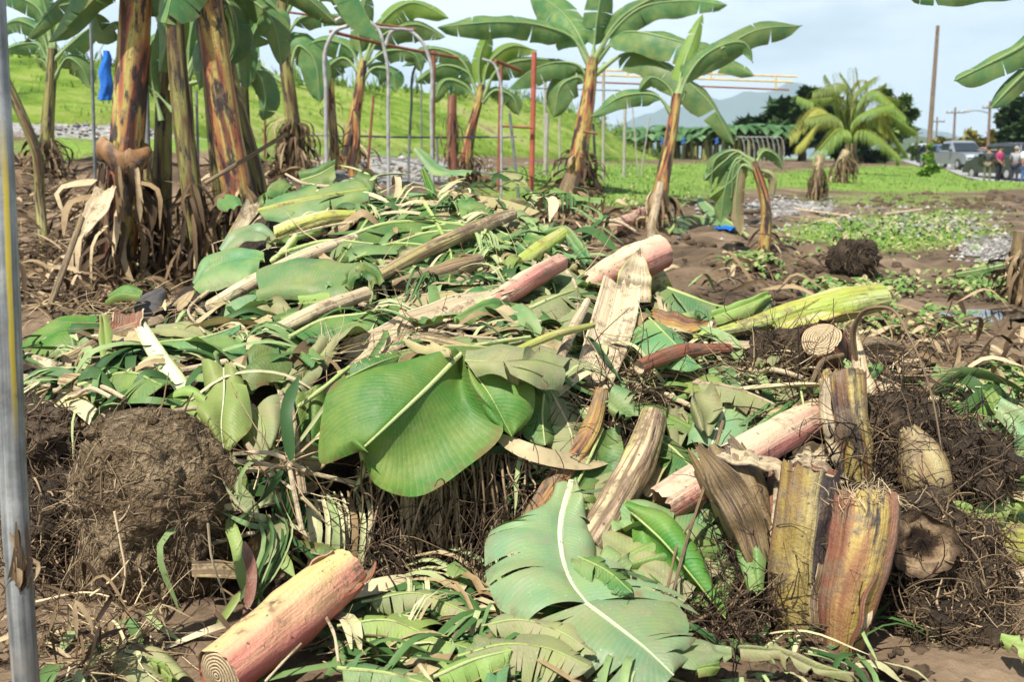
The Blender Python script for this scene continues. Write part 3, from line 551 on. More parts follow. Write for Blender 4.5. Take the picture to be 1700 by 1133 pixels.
plant('banana plant with a slim brown and yellow stem, right of the tallest one', [(1088, 383), (1100, 300), (1118, 200), (1124, 155)], 30, 15, [
    ([(1116, 190), (1092, 160), (1040, 158), (978, 195)], 20, dict(N=(-.2, -1, .6), fold=.3, tears=2)),
    ([(1122, 160), (1145, 112, .3), (1192, 84, .5), (1255, 50, .5), (1332, 42, .5)], 27, dict(N=(.1, -1, .5), fold=.3, tears=2, tip=5)),
    ([(1124, 160), (1134, 110, .4), (1152, 62, .6), (1166, 22, .7)], 17, dict(N=FC, fold=.2, mat=LTY, tears=1)),
    ([(1122, 165), (1106, 140), (1082, 128), (1060, 150)], 16, dict(N=FC, tears=1)),
    ([(1124, 175), (1140, 130), (1165, 95), (1240, 75), (1250, 105)], 22, dict(N=FC, tears=2)),
    ([(1124, 180), (1133, 165), (1139, 150)], 2, dict(tears=0))], skirts=34)
plant('banana plant with ragged drooping leaves, in front of the gravel below the orange rails', [(772, 302), (782, 215), (795, 165), (800, 140)], 24, 12, [
    ([(796, 165), (776, 120), (740, 108), (690, 136)], 24, dict(N=FC, tears=4)),
    ([(795, 172), (770, 140), (742, 132), (718, 172)], 20, dict(N=FC, tears=3, mat=LT)),
    ([(800, 165), (830, 112), (880, 98), (952, 106)], 26, dict(N=(0, -1, .6), tears=3)),
    ([(800, 170), (822, 150), (850, 160), (862, 192)], 22, dict(N=FC, tears=2)),
    ([(799, 160), (815, 100), (850, 76), (892, 84)], 24, dict(N=FC, tears=3, mat=LTY)),
    ([(798, 160), (796, 100), (812, 50)], 20, dict(N=FC, tears=2, mat=LTY)),
    ([(796, 160), (760, 95), (715, 80), (668, 110)], 22, dict(N=FC, tears=4))], skirts=60, sk_up=.6)
plant('banana plant with torn leaves behind the grey pipe arches', [(575, 285), (588, 200), (600, 125), (604, 100)], 26, 13, [
    ([(602, 125), (578, 78), (540, 66), (478, 92)], 26, dict(N=FC, tears=4)),
    ([(602, 132), (622, 112), (648, 118), (660, 152)], 26, dict(N=FC, tears=2)),
    ([(604, 110), (634, 60), (690, 40), (740, 62)], 28, dict(N=FC, tears=5)),
    ([(602, 110), (596, 50), (610, -12)], 26, dict(N=FC, tears=3)),
    ([(604, 105), (635, 35), (680, 4), (745, 30)], 26, dict(N=FC, tears=4, mat=LTY)),
    ([(600, 125), (568, 96), (548, 108), (532, 150)], 22, dict(N=FC, tears=3)),
    ([(604, 110), (645, 84), (690, 92), (700, 120)], 20, dict(N=FC, tears=3))], skirts=30)
plant('banana plant with huge dark hanging leaves and a tangle of dry roots at its foot', [(497, 300), (482, 170), (470, 60), (468, -30)], 27, 16, [
    ([(474, 90), (445, 20), (418, 8), (400, 60), (430, 130)], 32, dict(N=(-.4, -1, .1), fold=.15, tears=1)),
    ([(474, 60), (500, 30), (540, 24), (588, 32)], 20, dict(N=(0, -1, .6), tears=1)),
    ([(480, 120), (498, 76), (515, 90), (532, 172)], 28, dict(N=(.3, -1, .1), fold=.15, tears=0)),
    ([(470, 30), (455, -10), (420, -30)], 30, dict(N=FC)), ([(470, 30), (510, -20), (560, -20), (590, 20)], 28, dict(N=FC, tears=3)),
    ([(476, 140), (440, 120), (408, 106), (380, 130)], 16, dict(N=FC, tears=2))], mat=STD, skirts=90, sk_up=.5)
plant('banana plant far at the left with a dark stem and leaves splayed like a star', [(78, 290), (80, 200), (86, 120), (88, 80)], 26, 13, [
    ([(86, 110), (66, 52), (30, 34), (-20, 62)], 20, dict(N=FC, tears=3)), ([(88, 90), (100, 35), (135, 2), (178, -8)], 20, dict(N=FC, tears=2, mat=LTY)),
    ([(86, 115), (60, 72), (30, 74), (4, 84)], 18, dict(N=FC, tears=7)), ([(90, 130), (115, 96), (134, 110), (152, 148)], 24, dict(N=FC, tears=1)),
    ([(86, 80), (80, 30), (66, -20)], 20, dict(N=FC)), ([(90, 100), (120, 70), (160, 44), (196, 60)], 22, dict(N=FC, tears=2)), ([(84, 125), (70, 100), (60, 96)], 14, dict(N=FC, tears=1)),
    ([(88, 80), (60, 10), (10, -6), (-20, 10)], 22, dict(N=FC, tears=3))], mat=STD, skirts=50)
# the clump at left
g0 = 'banana stems of the big clump at left'
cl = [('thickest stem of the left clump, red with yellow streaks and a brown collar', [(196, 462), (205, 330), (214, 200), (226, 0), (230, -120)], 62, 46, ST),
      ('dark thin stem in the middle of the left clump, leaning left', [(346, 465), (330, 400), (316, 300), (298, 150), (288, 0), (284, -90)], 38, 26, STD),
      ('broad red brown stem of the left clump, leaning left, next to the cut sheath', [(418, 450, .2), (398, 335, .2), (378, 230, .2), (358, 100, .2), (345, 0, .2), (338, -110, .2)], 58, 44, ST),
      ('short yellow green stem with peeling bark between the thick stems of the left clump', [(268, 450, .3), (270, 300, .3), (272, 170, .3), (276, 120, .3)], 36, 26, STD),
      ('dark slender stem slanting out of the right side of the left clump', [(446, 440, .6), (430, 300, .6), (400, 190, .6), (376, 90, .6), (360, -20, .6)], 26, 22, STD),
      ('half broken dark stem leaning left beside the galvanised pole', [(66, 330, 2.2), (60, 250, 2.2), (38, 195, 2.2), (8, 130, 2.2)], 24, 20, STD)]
for i, (lab, stem, w0, w1, m) in enumerate(cl):
    lv = []
    if i in (0, 1, 2, 4):
        x, y = stem[-1][0], stem[-1][1]
        for k in range(4 if i != 1 else 3):
            a = k * 1.7 + i * 1.1; dx, dy = math.cos(a), math.sin(a)
            lv.append(([(x, y), (x + 60 * dx, y - 90, dy * .4), (x + 170 * dx, y - 70, dy * 1.3), (x + 280 * dx, y + 60 + 30 * (k % 2), dy * 1.9)], 62, dict(N=U, tears=5, fold=.5)))
    if i == 1: lv += [([(285, 150), (288, 90), (300, 20), (296, -60)], 20, dict(N=FC, tears=0, fold=.7, mat=LTY)), ([(268, 200), (250, 110), (262, 40)], 12, dict(N=FC, tears=0)), ([(288, 185), (255, 150), (210, 116)], 9, dict(N=FC, tears=0, mat=LG, pet=.3))]
    if i == 0: lv += [([(226, -20, .5), (150, -30, .6), (90, 10, .6), (40, 70, .6)], 28, dict(N=FC, tears=3)), ([(226, -20, .8), (262, 0, .8), (276, 50, .8), (262, 140, .8)], 26, dict(N=FC, tears=1)), ([(205, 60, .8), (190, 40, .8), (170, 50, .8), (158, 20, .8)], 26, dict(N=FC, tears=0)), ([(226, -10, .3), (190, -20, .3), (140, 0, .3), (95, 10, .3)], 24, dict(N=FC, tears=1))]
    if i == 2: lv += [([(345, -30, .6), (400, -10, .6), (450, 30, .5), (468, 110, .4)], 32, dict(N=FC, tears=2)), ([(345, -30, .8), (420, -40, .8), (500, -10, .8), (560, 40, .8)], 30, dict(N=FC, tears=3)), ([(350, -10, .5), (375, 0, .5), (395, 60, .5), (380, 110, .5)], 26, dict(N=FC, tears=0)), ([(345, -20), (300, -10), (262, -4), (230, 20)], 30, dict(N=FC, tears=2))]
    pe, ps, pd = plant(lab, stem, w0, w1, lv, d=7.4 if i < 5 else 7.2, group=g0, mat=m, skirts=(70, 60, 70, 60, 30, 0)[i], sk_up=.55)
    if i == 0:   # the brown collar of a rotted sheath
        c0 = P(207, 262, 7.4); rr = pxw(74, 7.4) / 2; mb = MB(); th = np.linspace(0, 2 * np.pi, 41); g_ = []
        for k, (f_, dz) in enumerate([(.84, .1), (1., .085), (1.1, .04), (1.08, 0), (1.03, -.05), (.95, -.07)]): g_.append([c0 + A(math.cos(a) * rr * f_ * (1 + .12 * math.sin(a * 3 + k)), math.sin(a) * rr * f_, dz + .035 * math.sin(a * 2 + 1) + .03 * mn.noise(Vector((math.cos(a) * 2, math.sin(a) * 2, k))) - .03 * math.cos(a)) for a in th])
        g_ = np.array(g_); g_[:, -1] = g_[:, 0]; mb.grid(g_, np.stack(np.meshgrid(np.linspace(0, 1, 41), np.linspace(0, .3, 6)), 2), flip=True); mb.build('dry_collar', stem_mat('collar_rot', [(.08, .04, .02), (.3, .16, .06), (.22, .11, .045), (.38, .23, .1)], .35, .3, su=5), parent=pe)
        mb = MB()
        for _ in range(26):
            a = rng.uniform(2.4, 6.6); q = c0 + A(math.cos(a) * rr * 1.02, math.sin(a) * rr * 1.02, -.04); mb.ribbon([q, q + A(math.cos(a) * .03, math.sin(a) * .03, -.15), q + A(math.cos(a) * rng.uniform(-.06, .22), math.sin(a) * .05, -rng.uniform(.15, .8))], rng.uniform(.006, .03), N=(math.cos(a), math.sin(a), 0), twist=rng.gauss(0, .9), n=9)
        mb.build('dry_fringe', FDY, parent=pe, kind='stuff')
plant('dark leaved banana plant standing behind the slender slanting stem', [(412, 300, 0), (408, 180), (404, 90)], 18, 10, [
    ([(404, 110), (430, 40), (450, 20), (462, 90)], 30, dict(N=FC, tears=1)), ([(404, 110), (380, 60), (350, 60), (330, 150)], 30, dict(N=FC, tears=1)), ([(404, 130), (425, 120), (440, 150), (436, 200)], 26, dict(N=FC, tears=0)), ([(404, 130), (385, 140), (372, 170), (376, 215)], 22, dict(N=FC, tears=0)), ([(404, 100), (400, 40), (410, -20)], 30, dict(N=FC, tears=1))], d=9.3, mat=STD, skirts=10)
for i, (lab, x0, y0, x1, y1, w0, w1) in enumerate([('thin black stem hidden between the dark middle stem and the broad one', 372, 450, 340, 60, 24, 18), ('narrow dark stub right behind the thickest stem of the left clump', 236, 455, 250, 250, 26, 20), ('small dark stem at the very left of the big clump, leaning right', 158, 430, 176, 300, 18, 12)]):
    plant(lab, [(x0, y0, .5), ((x0 + x1) / 2, (y0 + y1) / 2, .5), (x1, y1, .5)], w0, w1, [([(x1, y1, .5), (x1 + 30, y1 - 40, .5), (x1 + 60, y1 + 10, .3), (x1 + 70, y1 + 90, .2)], 30, dict(N=FC, tears=2)), ([(x1, y1, .5), (x1 - 25, y1 - 50, .5), (x1 - 60, y1 - 30, .6), (x1 - 70, y1 + 50, .7)], 26, dict(N=FC, tears=2))] if i == 0 else [], d=7.9, group=g0, mat=STD, skirts=80, sk_up=.6)
# second-growth plants of leaves filling behind the clump, out of focus
plant('young banana plant whose leaves fill the gap behind the left clump', [(318, 300, 0), (316, 200), (312, 120)], 16, 9, [
    ([(312, 130), (340, 80), (370, 90), (392, 150)], 26, dict(N=FC, tears=2)), ([(312, 130), (285, 60), (262, 60), (240, 120)], 24, dict(N=FC, tears=2)), ([(312, 130), (316, 60), (330, 0)], 24, dict(N=FC, tears=1)),
    ([(312, 140), (350, 130), (390, 110), (440, 130)], 20, dict(N=FC, tears=2)), ([(312, 120), (350, 40), (400, 20), (430, 50)], 26, dict(N=FC, tears=2))], d=10.5, mat=STD, skirts=10)
# wrecked plants, stumps
e, s, d = plant('small wrecked banana plant with its crown bent over and wilting leaves', [(1268, 420), (1272, 350), (1262, 300), (1250, 268)], 22, 13, [
    ([(1250, 268), (1232, 258), (1222, 290), (1176, 330)], 22, dict(N=(-.3, -1, .4), tears=2, mat=LTY)), ([(1250, 270), (1240, 262), (1226, 268), (1214, 330)], 16, dict(N=FC, tears=2)),
    ([(1252, 275), (1270, 250), (1292, 262), (1300, 282)], 12, dict(N=FC, tears=2)), ([(1250, 275), (1262, 282), (1280, 290), (1284, 330)], 9, dict(N=FC, tears=2, mat=LX)),
    ([(1250, 272), (1225, 252), (1200, 270), (1168, 300)], 16, dict(N=FC, tears=3, mat=LT)),
    ([(1252, 280), (1228, 262), (1205, 310), (1196, 372)], 22, dict(N=(-.4, -1, .1), tears=4, fold=.2)), ([(1252, 282), (1236, 274), (1222, 330), (1230, 392)], 15, dict(N=(-.2, -1, .1), tears=3, fold=.2, mat=LX)), ([(1250, 268), (1215, 250), (1190, 262), (1180, 310)], 16, dict(N=FC, tears=3))], skirts=14, sk_up=.2)
def stump(label, stem, w0, w1, mat=ST, skirts=20, d=None, cat='stump', group=None, up=.4):
    b = G(*stem[0]) if d is None else P(*stem[0][:2], d); d = b[1]; e = empty('banana_stump', b, label, cat, group); pts = [b + A(0, 0, -.1)] + [P(q[0], q[1], d + (q[2] if len(q) > 2 else 0)) for q in stem]
    s = spline(pts, 14); r = np.linspace(pxw(w0, d), pxw(w1, d), 14) / 2; mb = MB(); mb.tube(s, r, 14, ridge=.12, ph=rng.random()); mb.build('pseudostem', mat, parent=e)
    mb = MB(); mb.disk(s[-1] + A(0, 0, .003), tang(s)[-1], r[-1] * .97, 14, 4, dish=-.02); mb.build('cut_face', CUT, parent=e)
    if skirts: skirt('dry_sheath', e, b, s[-3], skirts, r[0], mat=FS if mat is SC_ else FDY, up=up)
    return e
stump('rusty red cut stem standing behind the ragged plant by the gravel', [(752, 290), (750, 225), (751, 158)], 17, 14, SR, 20, d=15)
stump('reddish cut stem standing left of the torn banana plant and the pipe arches', [(557, 270), (552, 200), (548, 130)], 17, 12, ST, 8, d=13.5)
stump('leaning brown cut stem right of the torn banana plant', [(586, 280), (592, 230), (590, 185)], 16, 12, ST, 8, d=13.2)
stump('shredded tan dead stump nearest the gravel in the open field', [(1354, 332), (1356, 292), (1362, 258)], 14, 16, SM, 60, up=.9)
stump('shredded tan dead stump standing under the coconut palm', [(1398, 305), (1394, 280), (1406, 250)], 16, 14, SM, 50, d=29, up=.9)
stump('brown ragged stump cut off by the right edge over the mud', [(1692, 500), (1694, 440), (1702, 385)], 34, 34, SB, 40, up=.3)
stump('slanting peeled stem stub leaning on the foot of the tallest banana plant', [(920, 370), (938, 330), (952, 290)], 40, 26, SB, 40)
stump('cream coloured sliver of stem standing against the slim banana plant', [(1082, 380), (1090, 340), (1098, 302)], 16, 13, SC_, 6, d=9.8)
# foliage reaching in from the right edge
e = empty('banana_plant', (P(1790, 600, 6)[0], 6, T(P(1790, 600, 6)[0], 6)), 'banana plant beyond the right edge, only its drooping leaf ends in view', 'banana plant')
mb = MB(); mb.tube(spline([A(P(1790, 600, 6)[0], 6, 0), P(1800, 300, 6), P(1810, 20, 6)], 14), .13, 14, ridge=.1); mb.build('pseudostem', ST, parent=e)
for lp, W, N in (([(1810, 20), (1760, 30), (1690, 80), (1640, 106), (1584, 134)], 30, (-.4, -1, .7)), ([(1810, 40), (1760, 70), (1700, 122), (1644, 180)], 22, (-.4, -1, .5)), ([(1810, 0), (1740, -30), (1640, -22), (1510, -6)], 24, (0, -1, .6))):
    lp3 = [P(x, y, 6) for x, y in lp]; mb = MB(); mb.blade(lp3, pxw(W, 6), N=N, fold=.45, curl=.5, tears=2, gap=.1, tip=6); b_ = mb.build('leaf', LT, parent=e); mb = MB(); mb.tube(spline(lp3, 20), np.linspace(.02, .004, 20), 7); mb.build('midrib', RIBT, parent=b_)
# wilted leaves lying round the foot of the wrecked plant
def ground_leaf(label, pts, W, mat, tears=3, group=None, N=(0, -.5, 1), lift=.06, rib=RIB):
    p3 = [G(x, y) + A(0, 0, lift * (1 + .5 * (i % 2))) for i, (x, y) in enumerate(pts)]; mb = MB(); d = p3[0][1]; mb.blade(p3, pxw(W, d), N=N, fold=.2, curl=.3, tears=tears, gap=.15, pet=.05)
    o = mb.build('fallen_leaf', mat, label=label, cat='banana leaf', group=group, origin=p3[0]); mb = MB(); mb.tube(spline(p3, 16), np.linspace(pxw(6, d), pxw(2, d), 16) / 2, 6); mb.build('midrib', rib, parent=o)
ground_leaf('pale torn leaf lying flat right of the slim banana plant', [(1110, 395), (1160, 372), (1230, 380)], 26, LB, 6)
ground_leaf('wilted green leaf standing up in the bunch beside the wrecked plant', [(1240, 400), (1190, 365), (1160, 330)], 18, LB, 6)
ground_leaf('dark green leaf bent over behind the slim banana stem', [(1100, 375), (1060, 365), (1020, 380)], 14, LG, 2)
ground_leaf('green leaf lying on the mud near the right edge, below the gravel heap', [(1700, 440), (1640, 462), (1570, 470)], 16, LG, 3)
ground_leaf('small green leaf sticking up on the grass left of the tallest banana plant', [(900, 345), (870, 320), (850, 300)], 20, LTY, 2)
def log_px(name, label, pts, w0, w1, mat, d=None, cat='stem', cut=CUT, k=16, lift=.0, ends=(1, 1), group=None, ridge=.1, off=.05, heap=True, jag=0.):
    p3 = [(Q(q, off) if heap else G(q[0], q[1]) + A(0, 0, lift)) for q in pts]; s = spline(p3, 22); dd = s[:, 1]; r = np.linspace(w0, w1, 22) * dd / F / 2
    s = s + A(0, .0, 0); mb = MB(); mb.tube(s, r * (1 + .05 * np.sin(np.arange(22) * 1.3)), k, ridge=ridge, ph=rng.random())
    o = mb.build(name, mat, label=label, cat=cat, group=group, origin=s[0]); t = tang(s)
    for e, sg in ((0, -1), (-1, 1)):
        if ends[0 if e == 0 else 1]:
            mb = MB(); mb.disk(s[e] + t[e] * sg * .004, t[e] * sg, r[e] * .98, k, 5, dish=.012, wob=.03); mb.build('cut_face', cut, parent=o)
    return o
log_px('stem_piece', 'short pink stem lying on the mud at the foot of the slim banana plant', [(1012, 398), (1050, 380), (1085, 366)], 26, 22, SP, heap=False, lift=.12)
log_px('plank', 'longer weathered plank lying on the gravel patch', [(1316, 350), (1410, 363)], 5, 5, WOOD, heap=False, lift=.03, k=4, cut=WOOD, cat='plank')
log_px('plank', 'short pale plank lying right of the gravel patch', [(1470, 360), (1530, 352)], 7, 7, WOOD, heap=False, lift=.03, k=4, cut=WOOD, cat='plank')
log_px('stem_piece', 'yellow brown stem lying across the foot of the wrecked plant', [(1200, 376), (1260, 370)], 9, 8, SB, heap=False, lift=.15)
log_px('stake', 'thin brown stick leaning on the left clump', [(85, 500), (112, 430), (135, 365)], 10, 8, SB, heap=False, lift=.0, cat='stick', cut=SB) if 0 else None
mb = MB(); mb.tube(spline([P(84, 505, 5.2), P(108, 440, 5.35), P(136, 362, 5.6)], 12), .017, 9); mb.build('stick', SB, label='brown stick leaning up from the mud beside the left clump', cat='stick')
mb = MB(); mb.tube(spline([P(340, 305, 6.6), P(430, 250, 6.8), P(476, 222, 7.0)], 12), .014, 9); mb.build('stick', SB, label='bare tan leaf stalk slanting between the left clump and the plant beside it', cat='stick')
# clods and a brick-like block
p = G(1412, 462); mb = MB(); mb.ball(p + A(0, 0, .12), (.2, .16, .2), 14, .5, 2.2, 3); o = mb.build('earth_clod', CORMD, label='dark root clod lying alone on the mud in the open field', cat='clod', origin=p)
mb = MB()
for _ in range(220):
    a, b = rng.uniform(0, 6.28), rng.uniform(-.3, 1.2); dv = A(math.cos(a) * math.cos(b), math.sin(a) * math.cos(b), math.sin(b)); mb.fibre(p + A(0, 0, .12) + dv * .17, dv, rng.uniform(.05, .16), .004, .8, .6, 5)
mb.build('root', FD, parent=o, kind='stuff')
# blue plastic
p = G(1208, 388); mb = MB(); q = np.zeros((7, 9, 3))
for i in range(7):
    for j in range(9): q[i, j] = p + A((i - 3) * .045, (j - 4) * .03, .06 + .06 * mn.noise(Vector((i * .9, j * .9, 2))) )
mb.grid(q, q[..., :2]); mb.build('plastic_bag', BLUE, label='crumpled scrap of blue plastic on the ground by the wrecked plant', cat='plastic bag')
def fruit_bag(label, px, y0, y1, wpx, d):
    mb = MB(); ys_ = np.linspace(y0, y1, 12); g_ = []
    for i, y in enumerate(ys_):
        x = i / 11; c = P(px + 2 * math.sin(i), y, d); r = pxw(wpx, d) / 2 * (.35 + .75 * math.sin(min(1, x * 1.3 + .1) * 1.7)); 
        g_.append([c + A(math.cos(a) * r * (1 + .13 * math.sin(a * 5 + i * .4)), math.sin(a) * r * (1 + .13 * math.sin(a * 5 + i)), 0) for a in np.linspace(0, 6.283, 25)])
    g_ = np.array(g_); mb.grid(g_, np.stack(np.meshgrid(np.linspace(0, 1, 25), np.linspace(0, 1, 12)), 2)); mb.build('fruit_bag', BLUE, label=label, cat='fruit bag')
fruit_bag('blue plastic bag round a banana bunch hanging left of the thick red stem', 176, 84, 166, 18, 9)
# ------------------------------------------------------------------ pipes, arches, posts
def pipe(name, label, pts, w, mat, d, cat='post', group=None, foot=True):
    q = [P(x, y, dd[0] if (dd := r) else d) for x, y, *r in [(*a[:2], *(a[2:] or (d,))) for a in pts]]
    w = w * .72; s = spline(q, max(2, 10 * (len(q) - 1)) if len(q) > 2 else 2); mb = MB(); 
    if foot: s[0][2] = T(s[0][0], s[0][1]) - .05
    mb.tube(s, pxw(w, d) / 2, 10); return mb.build(name, mat, label=label, cat=cat, group=group, origin=s[0])
pipe('pipe_arch', 'rust stained pipe arch right of the first, its near leg coming down behind the pile', [(645, 322), (644, 200), (640, 90), (625, 45), (598, 29), (572, 27), (548, 40)], 8, GALV, 12, 'pipe arch')
pipe('pipe_arch', 'grey pipe arch just left of the rusty red post, reaching over the rails', [(718, 300), (716, 190), (712, 95), (700, 68), (676, 50), (650, 52), (640, 75)], 8, GALV, 12.5, 'pipe arch')
pipe('pipe_arch', 'thin grey arch half hidden behind the two big pipe arches', [(678, 270), (683, 180), (690, 110), (706, 88), (716, 86)], 6, GALVD, 15, 'pipe arch')
pipe('pipe_arch', 'grey pipe arch standing left of the torn banana plant', [(542, 262), (541, 150), (543, 75), (558, 50), (580, 42)], 9, GALV, 12.2, 'pipe arch')
pipe('pipe_arch', 'thin pipe arch between the ragged plant and the red post', [(832, 318), (832, 210), (829, 130), (818, 104), (800, 98)], 6, GALV, 13, 'pipe arch')
for lab, x0, y0, x1, y1, wd, m, d in [('grey pipe post left of the blue fruit bag', 146, 210, 150, 18, 7, GALVD, 9.5), ('dark grey pipe post between the stems of the left clump', 242, 320, 243, 130, 11, GALVD, 9), ('thin grey pipe post right of the dark stem of the clump', 325, 240, 326, 150, 6, GALVD, 11),
      ('grey pipe post behind the slender slanting stem', 402, 160, 398, 40, 8, GALVD, 10), ('thin brown post before the levee, left of the hanging dark leaf', 437, 225, 441, 130, 5, RUST, 14), ('thin dark post under the first pipe arch', 608, 285, 620, 158, 6, RUST, 14),
      ('rusty red post at the end of the sloping rail', 717, 285, 720, 84, 10, RUST, 14), ('bright red square post left of the tallest banana plant', 882, 292, 887, 86, 12, REDP, 14.5), ('pale grey post behind the ladder of the red frame', 905, 270, 909, 188, 9, CONC, 19),
      ('dark slanting pipe of the red frame', 862, 290, 846, 188, 7, GALVD, 14), ('rusty post with a grey foot by the ragged plant', 827, 258, 832, 105, 9, RUST, 15), ('thin grey post behind the tallest banana plant', 930, 255, 929, 195, 5, CONC, 20), ('dark leaning pipe right of the tall stem', 992, 270, 985, 205, 6, GALVD, 16),
      ('wooden post with a grey side in the field behind the slim plant', 1036, 277, 1038, 168, 7, CONC, 24), ('thin slanting pole left of the slim plant', 1064, 272, 1078, 195, 3, CONC, 26), ('thin pole leaning the other way beside the slim plant', 1060, 268, 1050, 178, 3, CONC, 27), ('short thin post at the foot of the gravel bank', 728, 272, 725, 230, 5, GALVD, 16), ('thin post standing alone on the levee foot', 700, 250, 699, 120, 4, GALVD, 19)]:
    pipe('post', lab, [(x0, y0), (x1, y1)], wd, m, d)
def rail(label, pts, w, m, d=None, hang=0, group=None): pipe('rail', label, pts, w, m, pts[0][2] if d is None else d, 'rail', group, foot=False)
rail('rusty rail sloping down from the pipe arches to the red post', [(548, 52, 12.2), (650, 76, 13), (760, 96, 14)], 8, RUST)
rail('brown rail running level over the pipe arches', [(480, 20, 12), (690, 48, 12.6)], 5, RUST)
rail('pale pipe lying on top of the pipe arches', [(575, 41, 12), (686, 50, 12.4)], 6, GALV)
rail('orange rail stub behind the ragged plant', [(822, 100, 14), (864, 117, 14.4)], 9, RUST)
rail('thin blue grey pipe running level before the levee', [(515, 224, 15.5), (700, 228, 15.5), (858, 227, 15.5)], 5, GALVD)
rail('grey pipe lying along the foot of the gravel bank', [(610, 256, 16.5), (720, 276, 16), (860, 294, 15)], 4, GALVD)
rail('red crossbar of the red frame', [(832, 209, 14.4), (884, 212, 14.4)], 6, RUST); rail('upper red crossbar beside the tall stem', [(968, 218, 15), (992, 222, 15)], 6, RUST)
for lab, x0, y0, x1, y1, m in [('upper yellow rail of the cableway right of the tall plant', 900, 113, 1324, 127, YELP), ('lower yellow rail of the cableway', 890, 121, 1316, 136, YELP), ('dark rail lowest of the cableway', 880, 132, 1310, 149, RUST)]: rail(lab, [(x0, y0, 20), (x1, y1, 20)], 4, m)
for i, x in enumerate((962, 1042, 1085, 1180, 1288)):
    y = 114 + (x - 900) * .033; pipe('rail_hanger', f'{("leftmost", "second", "middle", "fourth", "rightmost")[i]} of the short hangers tying the cableway rails together', [(x, y, 20), (x, y + (9 if i % 2 else 22), 20)], 4, YELP, 20, 'hanger', foot=False)
rail('thin grey rail under the cableway, left part', [(890, 146, 18), (1030, 150, 19)], 4, GALV)
for i, (x, y0, y1) in enumerate([(905, 130, 190), (1002, 118, 210)]): pipe('post', ('pale post carrying the left end of the cableway', 'pale post carrying the cableway behind the tall stem')[i], [(x, 262), (x, y0 - 15)], 7, CONC, 20)
# foreground pole
mb = MB(); pp = spline([P(-16, -30, 2.25), P(8, 450, 2.12), P(22, 800, 2.1), P(46, 1180, 2.05)], 30); mb.tube(pp, .0285, 28)
t = NT('pole_zinc'); ob = t.obj(); uv = t.sep(t.uv()); n1 = t.noise(ob, 7, 8, .65); n2 = t.noise(t.comb(t.math('MULTIPLY', uv[0], 14), t.math('MULTIPLY', uv[1], 2), 0), 1, 5); n3 = t.noise(ob, 60, 5, .7)
c = t.ramp(t.math('ADD', t.math('MULTIPLY', n1, .5), t.math('MULTIPLY', n2, .5)), [(.36, (.07, .07, .066)), (.48, (.17, .18, .18)), (.6, (.33, .34, .33))]); c = t.mix(t.math('MULTIPLY', t.step(n3, .55, .7), .5), c, (.2, .17, .13))
zz = t.sep(ob)[2]; sp2 = t.math('MULTIPLY', t.math('MULTIPLY', t.step(t.math('ABSOLUTE', t.math('SUBTRACT', zz, .98)), .36, .2), t.step(t.math('ABSOLUTE', t.math('SUBTRACT', t.math('ADD', uv[0], t.math('MULTIPLY', n2, .12)), .43)), .045, .03)), t.step(n1, .3, .4)); c = t.mix(sp2, c, (.5, .38, .05))
mp_ = t.math('MULTIPLY', t.step(zz, .3, .02), t.step(n1, .42, .55)); c = t.mix(t.math('MULTIPLY', mp_, .7), c, (.2, .15, .1))
pole = mb.build('galvanised_pole', t.bsdf(c, .48, t.bump(n3, .3, .004), .4, .12), label='galvanised pipe pole with a yellow stain standing close at the left edge', cat='pole', origin=A(pp[-1][0], pp[-1][1], 0))
mb = MB()
for _ in range(9):
    p0 = P(30 + rng.gauss(0, 6), 900 + rng.gauss(0, 30), 2.06); mb.ribbon([p0, P(34 + rng.gauss(0, 12), 950 + rng.gauss(0, 20), 2.05), P(20 + rng.gauss(0, 16), 1000 + rng.gauss(0, 40), 2.07)], .006, N=(0, -1, 0), twist=rng.gauss(0, 1))
mb.build('dry_leaf_shred', FDY, label='brown dry shred caught on the galvanised pole', cat='leaf shred')
